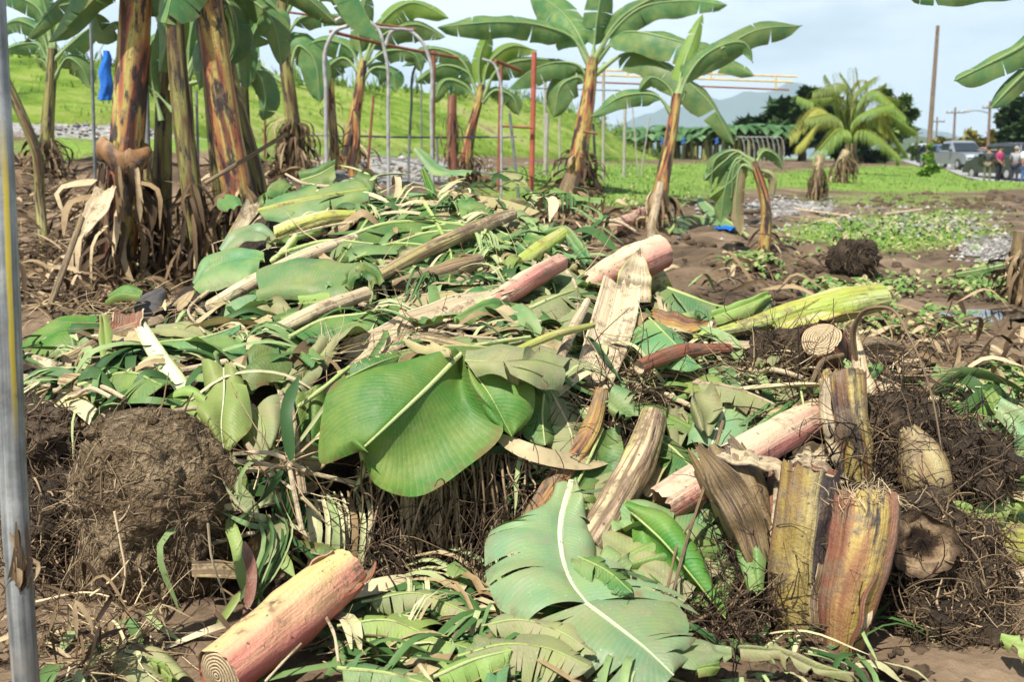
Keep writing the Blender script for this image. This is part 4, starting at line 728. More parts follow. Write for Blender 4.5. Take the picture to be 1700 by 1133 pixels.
# ------------------------------------------------------------------ far field: trees, palm, poles, vehicles, people
TRD = fibre_mat('crown_dark', [(0, (.01, .03, .008)), (.6, (.025, .06, .016)), (1, (.06, .11, .03))], .6)
TRM = fibre_mat('crown_mid', [(0, (.04, .08, .02)), (.6, (.085, .15, .035)), (1, (.16, .23, .06))], .6)
TRY = fibre_mat('crown_olive', [(0, (.1, .1, .02)), (.6, (.2, .19, .04)), (1, (.3, .26, .07))], .6)
BAN = fibre_mat('crown_banana', [(0, (.035, .09, .03)), (.6, (.07, .16, .055)), (1, (.13, .23, .1))], .5)
def tree(name, label, base, blobs, trunk, n, lf, mat, d, group=None, cat='tree'):
    b = P(base[0], base[1], d); b[2] = T(b[0], b[1]); e = empty(name, b, label, cat, group); tw, ty = trunk
    tops = [P(x, y, d + dz) for x, y, rx, ry, dz in blobs]; mb = MB(); c = P(base[0], ty, d); mb.tube(spline([b + A(0, 0, -.2), (b + c) / 2 + A(.1, 0, 0), c], 8), np.linspace(1, .7, 8) * pxw(tw, d) / 2, 9)
    for q in tops: mb.tube(spline([c, (c + q) / 2 + A(0, 0, .05 * d / 30), q], 6), np.linspace(.5, .12, 6) * pxw(tw, d) / 2, 6)
    mb.build('trunk', BARK, parent=e); mb = MB(); tot = sum(rx * ry for _, _, rx, ry, _ in blobs)
    for (x, y, rx, ry, dz), q in zip(blobs, tops):
        R = A(pxw(rx, d), pxw((rx + ry) / 2, d), pxw(ry, d)); cl_ = []
        for _ in range(max(4, int(14 * rx * ry / tot) + 6)):
            v = nrm(A(rng.gauss(0, 1), rng.gauss(0, 1), rng.gauss(0, 1))) * rng.uniform(.45, 1.0); cl_.append((v, rng.uniform(.22, .42), rng.uniform(-.25, .25)))
        for _ in range(int(n * rx * ry / tot)):
            v, cr_, cu = rng.choice(cl_); o = nrm(A(rng.gauss(0, 1), rng.gauss(0, 1), rng.gauss(0, 1))); p = q + (v + o * cr_ * rng.random() ** .4) * R
            s = lf * rng.uniform(.6, 1.4); a = nrm(A(rng.gauss(0, 1), rng.gauss(0, 1), rng.gauss(0, .6))); c2 = nrm(np.cross(a, A(rng.gauss(0, .5), rng.gauss(0, .5), 1))); u = min(1, max(0, .5 + cu + rng.gauss(0, .16)))
            mb.add([p - a * s, p + c2 * s * .45 + A(0, 0, s * .1), p + a * s, p - c2 * s * .45 + A(0, 0, s * .1)], [(0, 1, 2, 3)], [(u, 0)] * 4)
    mb.build('crown', mat, parent=e); return e
tree('shade_tree', 'big dark rounded tree behind the coconut palm', (1330, 272), [(1320, 202, 70, 48, 0), (1290, 222, 50, 40, -2), (1352, 176, 46, 28, 1), (1385, 220, 66, 48, 2), (1440, 236, 56, 34, 3), (1272, 236, 30, 30, 0)], (16, 245), 20000, .7, TRD, 85)
tree('thin_tree', 'light open tree with thin foliage right of the coconut palm', (1490, 272), [(1490, 175, 26, 20, 0), (1515, 190, 18, 14, 1), (1478, 205, 24, 18, 0), (1500, 222, 22, 14, -1), (1470, 160, 14, 10, 0)], (6, 215), 1300, .42, TRM, 70)
tree('roadside_tree', 'dark green tree at the right edge beyond the road', (1712, 275), [(1700, 205, 36, 38, 0), (1720, 180, 34, 34, 1), (1680, 235, 26, 22, -1), (1730, 230, 40, 40, 0)], (10, 240), 4500, .55, TRD, 80)
for i, (x, y, rx, ry, m, lab) in enumerate([(1600, 240, 34, 18, TRY, 'round olive bush behind the silver pickup'), (1565, 246, 24, 14, TRY, 'small olive bush left of the silver pickup, far away'), (1655, 238, 28, 20, TRY, 'olive bush behind the dark utility vehicle'), (1530, 250, 18, 12, TRM, 'small green bush at the foot of the utility pole, far away'), (1460, 258, 24, 14, TRM, 'low green bush under the thin tree'), (1430, 262, 16, 10, TRM, 'lowest green bush, right under the palm')]):
    tree('bush', lab, (x, 272), [(x, y, rx, ry, 0), (x + rx * .4, y + 4, rx * .6, ry * .8, 1)], (5, y + 4), 900, .5, m, 105, cat='bush')
tree('creeper_bush', 'bright green creeper climbing the foot of the tall utility pole', (1541, 300), [(1541, 272, 11, 16, 0), (1535, 288, 13, 9, 0), (1546, 254, 5, 10, 0), (1549, 282, 9, 8, -.3), (1543, 242, 3, 8, 0)], (3, 290), 1500, .13, fibre_mat('creeper_leaves', [(0, (.07, .15, .02)), (.5, (.16, .32, .04)), (1, (.26, .42, .08))], .5), 45, cat='creeper')
# banana plantation in the distance: rows of single plants
lab_b = 'one of the dark green banana plants in the far plantation rows'
fp = []
for k in range(130):
    x = rng.uniform(1040, 1300); dd = rng.uniform(66, 95); y1 = 262; h = rng.uniform(40, 66) * 70 / dd; fp.append((x, dd, h))
for x, dd, h in fp:
    b = P(x, 262, dd); b[2] = T(b[0], b[1]); hm = h * dd / F; e = empty('banana_plant', b, lab_b, 'banana plant', 'banana plants of the far plantation'); mb = MB(); top = b + A(0, 0, hm * .62); mb.tube([b, top], [.14, .09], 6); mb.build('pseudostem', STG, parent=e); mb = MB()
    for j in range(8):
        a = j * .785 + rng.random(); o = A(math.cos(a), math.sin(a), 0); ln = hm * rng.uniform(.4, .6)
        mb.ribbon([top, top + o * ln * .4 + A(0, 0, ln * .5), top + o * ln * .85 + A(0, 0, ln * .45), top + o * ln * 1.15 + A(0, 0, ln * .05)], .3, N=U, cup=-.4, n=6)
    mb.build('leaves', BAN, parent=e)
for i, (x, lab) in enumerate([(1099, 'left'), (1135, 'middle'), (1190, 'right')]): fruit_bag(f'{lab} one of the three tiny blue fruit bags in the far plantation', x, 228, 238, 3.5, 64)
for i in range(9):
    x = 1236 + i * 8.2; pipe('pipe_arch', 'thin pipe arch in the row far off beside the plantation', [(x, 264), (x - 1, 240), (x - 6, 228), (x - 14, 227)], 2., GALV, 60, 'pipe arch', 'far row of pipe arches')
# coconut palm
b = G(1412, 300); d = 38; b = P(1412, 292, d); b[2] = T(b[0], b[1]); e = empty('coconut_palm', b, 'young coconut palm with yellowing fronds in the field', 'palm tree'); top = P(1412, 238, d)
mb = MB(); mb.tube(spline([b + A(0, 0, -.1), (b + top) / 2, top], 8), np.linspace(.3, .2, 8), 10); mb.build('trunk', SB, parent=e)
PF = leaf_mat('palm_frond', (.12, .21, .03), (.16, .24, .04), 0, .3, .45, 0, tc=(.4, .45, .06)); PFY = leaf_mat('palm_frond_yellow', (.3, .3, .05), (.32, .3, .06), 0, .3, .5, 0, tc=(.6, .45, .06))
for i, (mid, tip, m) in enumerate([((1360, 175, -.5), (1325, 160, -1), PF), ((1350, 180, -1), (1312, 222, -1.4), PFY), ((1385, 150, 0), (1372, 128, 0), PF), ((1418, 140, .3), (1416, 116, .4), PF), ((1440, 160, .3), (1470, 140, .5), PF), ((1462, 178, -.6), (1474, 228, -1), PFY), ((1470, 190, -.2), (1518, 216, 0), PF), ((1440, 185, -1.2), (1480, 172, -2), PF), ((1378, 190, -1), (1338, 196, -1.6), PF), ((1395, 165, 1), (1345, 165, 1.6), PF), ((1428, 138, 1), (1432, 132, 1.6), PFY), ((1390, 215, -1.4), (1350, 258, -1.8), PF), ((1440, 215, -1.2), (1490, 255, -1.6), PF), ((1400, 140, -.3), (1352, 150, -.8), PF), ((1450, 150, -1), (1500, 190, -1.6), PF), ((1402, 140, .6), (1392, 122, 1), PF), ((1430, 145, -.6), (1452, 128, -1), PF), ((1455, 160, .8), (1492, 165, 1.4), PF), ((1370, 200, .8), (1326, 240, 1.2), PFY), ((1460, 200, .8), (1502, 250, 1.2), PF)]):
    s = spline([P(1412 + rng.gauss(0, 3), 236, d), P(mid[0], mid[1], d + mid[2]), P(tip[0], tip[1], d + tip[2])], 30); t_ = tang(s); fr = MB(); fr.tube(s, np.linspace(.05, .012, 30), 5); lf_ = MB()
    for k in range(5, 30):
        for sg in (-1, 1):
            sd = nrm(np.cross(t_[k], A(0, -.3, 1))) * sg; ln = .62 * math.sin(min(1, (k - 3) / 9) * 1.57) * (1.25 - k / 40); q = s[k]
            for h_ in (0, .33, .66):
                q = s[k] + (t_[k] * .1 * h_); l2 = ln * rng.uniform(.85, 1.25); lf_.ribbon([q, q + sd * l2 * .4 + t_[k] * l2 * .3 + A(0, 0, -.06), q + sd * l2 * .5 + t_[k] * l2 * .5 + A(0, 0, -l2 * .85)], .013, N=U, n=4)
    f_ = fr.build('frond', PFY, parent=e); lf_.build('leaflets', m, parent=f_)
skirt('dry_frond', e, b, b + A(0, 0, .7), 16, .2, up=.35)
# poles along the road
def upole(label, x0, y0, x1, y1, w, d, arm=0, lamp=0):
    e = empty('utility_pole', P(x0, y0, d), label, 'utility pole'); b, t_ = P(x0, y0, d), P(x1, y1, d); b[2] = T(b[0], b[1]) - .2
    mb = MB(); mb.tube(np.linspace(b, t_, 6), np.linspace(pxw(w, d), pxw(w * .6, d), 6) / 2, 12); mb.build('shaft', POLEW, parent=e)
    if arm:
        mb = MB(); c = t_ + A(0, 0, -.5); mb.box(c + A(0, -.12, 0), (pxw(arm, d), .1, .1)); mb.build('crossarm', POLEW, parent=e)
        for s_ in (-.46, -.2, .2, .46):
            mb = MB(); q = c + A(pxw(arm, d) * s_, -.12, .05); mb.tube([q, q + A(0, 0, .08), q + A(0, 0, .16)], [.05, .07, .03], 8); mb.build('insulator', CONC, parent=e)
    if lamp:
        mb = MB(); c = t_ + A(0, 0, -.9); mb.tube(spline([c, c + A(-.8, 0, .2), c + A(-1.5, 0, .2)], 6), .04, 6); mb.build('lamp_arm', GALVD, parent=e); mb = MB(); mb.ball(c + A(-1.7, 0, .15), (.3, .14, .08), 8); mb.build('lamp_head', CONC, parent=e)
upole('tall wooden utility pole nearest, rising beside the palm above the road', 1541, 262, 1557, 42, 9, 46)
upole('thin dark pole with a crossarm left of the road, between tall pole and leaf tips', 1582, 262, 1586, 178, 5, 95, 30); upole('dark utility pole with a lamp above the people', 1640, 262, 1644, 168, 6, 78, 26, 1); upole('small far pole just right of the tall utility pole', 1553, 262, 1556, 194, 3.5, 110, 24); upole('smallest farthest pole left of the tall utility pole', 1522, 262, 1523, 215, 3, 140, 18)
# cars
GLASS = simple('car_glass', (.03, .04, .05), .12, .1, 2, bump=0, spec=.7); TYRE = simple('tyre_rubber', (.025, .025, .025), .8); CHROME = simple('lamp_lens', (.7, .72, .72), .2, .1, 4, .3, 0); BLACKP = simple('black_trim', (.03, .03, .03), .6); REDL = simple('red_lens', (.5, .03, .02), .3)
def car(label, x, gy, d, col, yaw, wid=1.75, hgt=1.6, ln=4.5, kind='suv', group='vehicles standing on the road'):
    b = P(x, gy, d); b[2] = T(b[0], b[1]) + .07; e = empty('car' if kind != 'pickup' else 'pickup_truck', b, label, 'car', group); pt = simple('paint_' + str(round(x)), col, .25, .08, 3, .3, 0, .6)
    def loft(prof, ws, name, m, par=e, close=True):
        mb = MB(); g_ = np.array([[(w_ * s_, y, z) for (y, z), w_ in zip(prof, ws)] for s_ in (-1, -.9, 0, .9, 1)]); g_[1:4, :, 2] += 0
        mb.grid(g_, np.zeros(g_.shape[:2] + (2,)), flip=True); k = len(prof)
        for s_ in (0, 4): mb.add(g_[s_], [tuple(range(k)) if s_ else tuple(range(k))[::-1]])
        c_, s2 = math.cos(yaw), math.sin(yaw); mb.v = [np.c_[v[:, 0] * c_ - v[:, 1] * s2, v[:, 0] * s2 + v[:, 1] * c_, v[:, 2]] + b for v in mb.v]
        return mb.build(name, m, parent=par, smooth=False)
    H, W, Lh = hgt, wid / 2, ln / 2      # front at -y
    loft([(-Lh, .3), (-Lh - .02, .55), (-Lh + .12, .82), (-Lh + .3, .9), (-Lh * .42, H * .6), (Lh * .95, H * .6), (Lh, .8), (Lh, .32), (-Lh, .3)], [W * .92, W * .95, W * .96, W * .97, W, W, W * .97, W * .94, W * .92], 'body', pt)
    ce = Lh * .95 if kind != 'pickup' else Lh * .3
    loft([(-Lh * .4, H * .6 + .002), (-Lh * .12, H * .97), (ce * .2, H), (ce * .85, H * .97), (ce, H * .62), (-Lh * .4, H * .6 + .002)], [W * .97, W * .8, W * .8, W * .8, W * .95, W * .97], 'cabin', pt)
    def bx(name, c, sz, m, par=e):
        mb = MB(); mb.box(c, sz); c_, s2 = math.cos(yaw), math.sin(yaw); mb.v = [np.c_[v[:, 0] * c_ - v[:, 1] * s2, v[:, 0] * s2 + v[:, 1] * c_, v[:, 2]] + b for v in mb.v]; return mb.build(name, m, parent=par, smooth=False)
    loft([(-Lh * .385, H * .64), (-Lh * .155, H * .93), (-Lh * .175, H * .935), (-Lh * .42, H * .645), (-Lh * .385, H * .64)], [W * .88, W * .74, W * .74, W * .88, W * .88], 'windscreen', GLASS)
    loft([(ce * .9, H * .93), (ce * 1.0, H * .66), (ce * 1.02, H * .67), (ce * .92, H * .94), (ce * .9, H * .93)], [W * .74, W * .86, W * .86, W * .74, W * .74], 'rear_window', GLASS)
    for s_ in (-1, 1):
        bx('side_window', (s_ * W * .89, (-.1 * Lh + ce * .85) / 2, H * .78), (.09, (ce * .85 + .1 * Lh), H * .24), GLASS); bx('headlight', (s_ * W * .68, -Lh + .06, .78), (.36, .2, .16), CHROME); bx('tail_light', (s_ * W * .85, Lh, .9), (.2, .06, .3), REDL); bx('mirror', (s_ * (W + .08), -Lh * .3, H * .66), (.16, .1, .14), BLACKP)
        for yy in (-Lh * .62, Lh * .62):
            mb = MB(); c_, s2 = math.cos(yaw), math.sin(yaw); cx_, cy_ = s_ * (W - .1), yy; cc = b + A(cx_ * c_ - cy_ * s2, cx_ * s2 + cy_ * c_, .3); ax = A(c_, s2, 0) * s_; mb.tube([cc - ax * .11, cc - ax * .09, cc + ax * .09, cc + ax * .11], [.28, .33, .33, .28], 18); w_ = mb.build('wheel', TYRE, parent=e); mb = MB(); mb.disk(cc + ax * .115, ax, .19, 14, 2, up=(0, 0, 1)); mb.build('rim', GALV, parent=w_)
    bx('grille', (0, -Lh - .0, .66), (W * .9, .1, .2), BLACKP); bx('bumper', (0, -Lh - .04, .42), (W * 1.8, .14, .2), BLACKP if kind == 'pickup' else pt); bx('rear_bumper', (0, Lh + .03, .45), (W * 1.8, .14, .2), BLACKP)
    return e
car('silver pickup facing the camera on the road, with a dark grille', 1590, 293, 62, (.3, .33, .38), .06, 1.8, 1.7, 5, 'pickup'); car('dark blue car half hidden behind the silver pickup', 1566, 287, 70, (.12, .17, .25), .1); car('white van far back on the road, left of the dark blue car', 1536, 276, 105, (.75, .75, .76), .1, 1.7, 1.8)
car('dark grey utility vehicle with a white roof beside the people', 1667, 306, 52, (.07, .075, .085), math.pi + .15, 1.85, 1.85, 4.7); car('red car behind the silver pickup', 1616, 284, 78, (.4, .06, .05), .1); car('white car farther along the road, behind the red one', 1630, 281, 84, (.7, .7, .7), .1); car('silver car at the right edge behind the people', 1690, 290, 64, (.5, .5, .52), 1.2, 1.75, 1.5)
mb = MB(); q = P(1655, 249, 52); mb.box(q, (1.5, 1.1, .06)); mb.build('roof_rack', CONC, label='pale roof rack lying on the dark utility vehicle', cat='roof rack', smooth=False)
# people
SKIN = simple('skin', (.3, .17, .11), .6, .1, 6, bump=0); HAIR = simple('hair', (.02, .015, .012), .6)
def skin_mesh(name, nodes, edges, mat, par=None, **kw):
    me = bpy.data.meshes.new(name); o = par['_o'] if par is not None else kw['origin']; me.from_pydata([tuple(np.array(p) - o) for p, r in nodes], edges, []); ob = bpy.data.objects.new(name, me); SC.collection.objects.link(ob); me.materials.append(mat)
    m = ob.modifiers.new('s', 'SKIN'); me.skin_vertices.new() if not me.skin_vertices else None
    for i, (p, r) in enumerate(nodes): me.skin_vertices[0].data[i].radius = (r, r); me.skin_vertices[0].data[i].use_root = (i == 0)
    ob.modifiers.new('u', 'SUBSURF').levels = 1; ob.modifiers['u'].render_levels = 1; m.use_smooth_shade = True
    if par is not None: ob.parent = par
    else:
        ob.location = o; ob['_o'] = [float(q) for q in o]
        for k_, v_ in kw.items():
            if k_ != 'origin': ob[k_] = v_
    return ob
def person(label, x, gy, d, h, shirt, pants, yaw=0., helmet=None, arms=(0, 0), group='people standing by the road'):
    b = P(x, gy, d); b[2] = T(b[0], b[1]) + .03; c, s = math.cos(yaw), math.sin(yaw); k = h / 1.75
    W_ = lambda a, f, z: b + A(a * c - f * s, a * s + f * c, z) * k
    J = [((0, 0, .95), .11), ((0, 0, 1.15), .1), ((0, -.01, 1.38), .105), ((0, -.01, 1.5), .055), ((0, -.03, 1.62), .085), ((0, -.02, 1.72), .07)]; E = [(0, 1), (1, 2), (2, 3), (3, 4), (4, 5)]; arm_i = []; leg_i = []
    for sg, bend in ((-1, arms[0]), (1, arms[1])):
        n0 = len(J); J += [((sg * .19, 0, 1.4), .06), ((sg * .25, -.02 - .04 * bend, 1.12), .045), ((sg * (.25 - .1 * bend), -.06 - .24 * bend, .88 + .2 * bend), .032), ((sg * (.25 - .12 * bend), -.07 - .3 * bend, .8 + .22 * bend), .034)]; E += [(2, n0), (n0, n0 + 1), (n0 + 1, n0 + 2), (n0 + 2, n0 + 3)]; arm_i.append(n0)
        for f in range(5): J.append(((sg * (.25 - .12 * bend) + (f - 2) * .018 * 1, -.08 - .3 * bend - (.03 if f == 0 else 0), .72 + .24 * bend + (.03 if f in (0, 4) else 0)), .009)); E.append((n0 + 3, len(J) - 1))
    for sg in (-1, 1):
        n0 = len(J); J += [((sg * .1, 0, .88), .09), ((sg * .11, -.02, .5), .06), ((sg * .12, .02, .09), .04), ((sg * .13, -.13, .04), .035)]; E += [(0, n0), (n0, n0 + 1), (n0 + 1, n0 + 2), (n0 + 2, n0 + 3)]; leg_i.append(n0)
    nd = [(W_(*p), r * k) for p, r in J]; e = skin_mesh('person', nd, E, SKIN, origin=b, label=label, category='person', group=group)
    sh = [0, 1, 2] + [i for a in arm_i for i in (a, a + 1)]; mp2 = {v: i for i, v in enumerate(sh)}; skin_mesh('shirt', [(nd[i][0], nd[i][1] * 1.5) for i in sh], [(mp2[a], mp2[q]) for a, q in E if a in mp2 and q in mp2], shirt, e)
    tr = [0] + [i for a in leg_i for i in (a, a + 1, a + 2)]; mp2 = {v: i for i, v in enumerate(tr)}; skin_mesh('trousers', [(nd[i][0], nd[i][1] * 1.3) for i in tr], [(mp2[a], mp2[q]) for a, q in E if a in mp2 and q in mp2], pants, e)
    mb = MB(); mb.ball(W_(0, .0, 1.7), A(.105, .115, .1) * k, 8); mb.build('helmet' if helmet else 'hair', helmet or HAIR, parent=e)
    for sg in (-1, 1):
        mb = MB(); mb.ball(W_(sg * .035, -.112, 1.645), .014 * k, 5); mb.build('eye', HAIR, parent=e)
    mb = MB(); mb.ball(W_(0, -.122, 1.61), A(.014, .02, .022) * k, 5); mb.build('nose', SKIN, parent=e)
cl_ = lambda n_, c_: simple(n_, c_, .85, .2, 5, bump=.1)
person('person in a dark shirt and olive trousers standing left of the others', 1637, 310, 48, 1.72, cl_('shirt_dark', (.05, .055, .06)), cl_('trousers_olive', (.14, .14, .09)), 2.6, None, (.3, .8))
person('person in a maroon shirt and black trousers', 1655, 311, 47.5, 1.74, cl_('shirt_maroon', (.33, .03, .11)), cl_('trousers_black', (.02, .02, .025)), .6, None, (.6, .2))
person('person in a grey shirt and white helmet', 1682, 311, 47.5, 1.7, cl_('shirt_grey', (.3, .31, .34)), cl_('trousers_navy', (.03, .035, .06)), 2.4, CONC, (.7, .4))
person('person in a white shirt and blue jeans at the right edge', 1698, 313, 46.5, 1.76, cl_('shirt_white', (.7, .71, .72)), cl_('jeans_blue', (.05, .11, .25)), .4, None, (.1, .5))

hz = NT('haze_air'); pv = hz.n('VolumePrincipled', {'Color': (.66, .86, 1.0), 'Density': 2.1e-4, 'Anisotropy': .25}); hz.t.links.new(pv.outputs[0], hz.out.inputs['Volume'])
mb = MB(); mb.box((0, 3600, 350), (9000, 7600, 720)); ho = mb.build('haze', hz.m, kind='stuff', smooth=False)
# ------------------------------------------------------------------ the heap: core of earth and matted debris
TOPL = [(-250, 720), (0, 640), (130, 565), (300, 490), (420, 365), (500, 335), (620, 328), (850, 345), (930, 420), (1050, 445), (1120, 480), (1200, 535), (1350, 548), (1480, 590), (1560, 680), (1700, 730), (1900, 800)]
BOTL = [(-250, 1060), (60, 1050), (330, 1060), (420, 1000), (560, 975), (760, 965), (830, 1010), (950, 1060), (1230, 1050), (1330, 1075), (1600, 1068), (1700, 960), (1900, 930)]
tx_, ty_ = zip(*TOPL); bx_, by_ = zip(*BOTL); rows = []
for i in range(170):
    px = -250 + 2150 * i / 169; tp, bt = np.interp(px, tx_, ty_), np.interp(px, bx_, by_); col = []
    for j in range(84):
        x = j / 83; py = bt * (1 - x) + tp * x; p = P(px, py, D(px, py) + .13 - .09 * mn.noise(Vector((px / 75, py / 48, 3.3)))); n_ = mn.fractal(Vector(p * 4), .9, 2.1, 5); nn = HN(px, py); p = p + nn * (.07 * n_ - .02)
        if j == 0: p[2] = T(p[0], p[1]) - .12
        col.append(p)
    l = col[-1]; gz = T(l[0], l[1] + 1.2)
    for f in (.25, .6, 1.0, 1.15): col.append(A(l[0], l[1] + f * 1.1, max(gz - .15, l[2] * (1 - f ** 1.6) + (gz - .15) * f ** 1.6) if f < 1.1 else gz - .3))
    rows.append(col)
g = np.array(rows); mb = MB(); mb.grid(g, g[..., [0, 2]]); mb.build('debris_heap', MUD, label='mound of dark earth and matted roots under all the cut banana leaves and stems', cat='debris heap', origin=(0, 3.6, 0))
# loose fibres, straw and shreds, too many to count
def hp(px, py, off=.02):   # lumps and hollows in the strewn layer
    return P(px, py, D(px, py) - off - .11 * mn.noise(Vector((px / 75, py / 48, 3.3))) - .05 * mn.noise(Vector((px / 28, py / 20, 9.1))))
def region(n, cx, cy, rx, ry):
    for _ in range(n):
        x, y = rng.gauss(cx, rx * .55), rng.gauss(cy, ry * .55)
        if 515 < x < 855 and 600 < y < 815: continue   # the big leaf hangs clear of the litter
        if 850 < x < 1130 and 860 < y < 1060 and rng.random() < .85: continue
        yield x, y
mb = MB()
for n_, cx, cy, rx, ry in [(70, 600, 420, 180, 60), (100, 540, 620, 26, 50), (60, 720, 540, 140, 60), (130, 1060, 640, 80, 50), (40, 930, 570, 80, 50), (80, 1280, 600, 90, 50), (60, 200, 520, 150, 40), (160, 170, 1085, 130, 50), (40, 470, 770, 60, 50), (70, 1450, 640, 80, 60), (60, 560, 1060, 90, 40), (60, 880, 450, 100, 60)]:
    for px, py in region(n_, cx, cy, rx, ry):
        p = hp(px, py, rng.uniform(.0, .06)); nn = HN(px, py); a = nrm(np.cross(nn, A(rng.gauss(0, 1), rng.gauss(0, 1), rng.gauss(0, 1)))); mb.fibre(p, a + nn * .2, rng.uniform(.08, .3), rng.uniform(.0012, .003), .35, .15, 6)
mb.build('straw', FS, kind='stuff')
mb = MB()
for n_, cx, cy, rx, ry, gv in [(520, 720, 850, 170, 110, .9), (200, 620, 900, 110, 80, .9), (160, 60, 880, 70, 150, .4), (260, 1250, 930, 70, 120, .5), (260, 1480, 700, 120, 80, .4), (220, 1300, 620, 130, 60, .3), (160, 1600, 760, 80, 60, .3), (140, 1150, 1030, 110, 40, .2), (160, 1060, 650, 70, 60, .2), (130, 1400, 900, 200, 140, .3), (150, 900, 800, 60, 100, .6)]:
    for px, py in region(n_, cx, cy, rx, ry):
        p = hp(px, py, rng.uniform(-.02, .08)); nn = HN(px, py); mb.fibre(p, nn * .5 + A(rng.gauss(0, .7), 0, rng.gauss(-.3 * gv, .6)), rng.uniform(.08, .26), rng.uniform(.0012, .0035), .5, gv, 7)
mb.build('matted_roots', FD, kind='stuff')
mb = MB()
for n_, cx, cy, rx, ry, ln, wd in [(150, 770, 400, 150, 80, .32, .013), (90, 640, 350, 200, 50, .3, .014), (80, 700, 480, 170, 60, .28, .012), (110, 880, 480, 130, 110, .3, .013), (70, 400, 560, 160, 90, .26, .018), (120, 700, 1050, 170, 70, .28, .014), (70, 830, 1090, 120, 40, .25, .012), (60, 150, 620, 120, 70, .24, .02), (50, 480, 820, 70, 100, .26, .014), (60, 1120, 580, 90, 60, .28, .012), (50, 930, 720, 50, 80, .24, .012), (60, 1620, 700, 90, 60, .24, .02), (40, 1300, 1090, 150, 30, .25, .012), (20, 200, 1080, 150, 40, .2, .016)]:
    for px, py in region(n_, cx, cy, rx, ry):
        p = hp(px, py, rng.uniform(-.02, .055)); nn = HN(px, py); a = nrm(np.cross(nn, A(rng.gauss(0, 1), rng.gauss(0, 1), rng.gauss(0, 1)))); l_ = ln * rng.uniform(.4, 1.3); b_ = nrm(np.cross(nn, a)) * rng.gauss(0, .35)
        mb.ribbon([p, p + (a + b_) * l_ * .5 + nn * rng.uniform(0, .05), p + a * l_ + nn * rng.uniform(-.06, .02) + A(0, 0, -.03)], wd * rng.choice((.25, .4, .6, .9, 1.3)), N=nn, twist=rng.gauss(0, .7), cup=rng.uniform(-.3, .6), n=9)
# sprays of parallel shreds still joined along one edge, the way a blade tears
for n_, cx, cy, rx, ry in [(12, 760, 395, 180, 70), (4, 640, 345, 140, 26), (6, 880, 490, 110, 90), (4, 720, 490, 130, 40), (2, 440, 560, 110, 60), (13, 700, 1040, 180, 60), (6, 880, 1105, 120, 30), (6, 1110, 580, 80, 50), (5, 930, 690, 50, 70), (4, 480, 860, 60, 80), (2, 160, 620, 110, 50), (3, 1620, 720, 70, 60), (3, 1280, 640, 90, 40)]:
    for px, py in region(n_, cx, cy, rx, ry):
        nn = nrm(HN(px, py) + A(0, 0, .3)); a = nrm(np.cross(nn, A(rng.gauss(0, 1), rng.gauss(0, 1), rng.gauss(0, 1)))); b = nrm(np.cross(nn, a)); p = hp(px, py, rng.uniform(.03, .07)); u0 = rng.choice((.12, .3, .42, .52, .58, .62, .66, .7, .74, .78)); ln = rng.uniform(.14, .34); w_ = rng.choice((.004, .006, .009, .013)); bend = rng.uniform(.02, .12); lean = rng.gauss(0, .5)
        for k in range(rng.randint(4, 12)):
            if rng.random() < .15: continue
            q = p + b * (k * w_ * 1.7) + nn * (.015 * math.sin(k * .9)); l_ = ln * rng.uniform(.75, 1.1); dr = A(0, 0, -rng.uniform(.2, .6) * l_)
            mb.ribbon([q, q + (a + b * lean * .3) * l_ * .4 + nn * bend * .7, q + (a + b * lean * .8) * l_ * .8 + nn * bend * .5 + dr * .35, q + (a + b * (lean + rng.gauss(0, .35))) * l_ + dr], w_ * rng.uniform(.4, 1.2), N=nn, twist=rng.gauss(0, .35), cup=rng.uniform(-.2, .5), n=10, u=min(1, max(0, u0 + rng.gauss(0, .1))))
mb.build('leaf_litter', FL, kind='stuff'); mb = MB()
# long torn bands draped over the pile
for n_, cx, cy, rx, ry in [(40, 760, 400, 200, 80), (14, 640, 340, 150, 30), (26, 880, 490, 120, 90), (12, 720, 500, 140, 40), (12, 430, 560, 120, 70), (54, 690, 1045, 170, 60), (10, 880, 1100, 120, 30), (10, 1110, 590, 80, 50), (10, 930, 690, 50, 70), (8, 170, 600, 120, 60), (8, 1620, 700, 70, 60), (6, 1270, 640, 90, 40)]:
    for px, py in region(n_, cx, cy, rx, ry):
        nn = nrm(HN(px, py) + A(0, 0, .25)); a = nrm(np.cross(nn, A(rng.gauss(0, .6), rng.gauss(0, 1), rng.gauss(0, 1)))); b = np.cross(nn, a); p = hp(px, py, rng.uniform(.03, .08)); l_ = rng.uniform(.2, .5); bw = rng.gauss(0, .25)
        mb.ribbon([p - a * l_ * .5 - nn * .02, p - a * l_ * .15 + b * bw * l_ * .5 + nn * rng.uniform(.0, .06), p + a * l_ * .2 + b * bw * l_ * .6 + nn * rng.uniform(-.01, .05), p + a * l_ * .5 - nn * .03 + A(0, 0, -.05 * l_)], rng.choice((.008, .012, .018, .028)), N=nn, twist=rng.gauss(0, .8), cup=rng.uniform(-.4, .6), n=14)
mb.build('leaf_bands', FL, kind='stuff'); mb = MB()
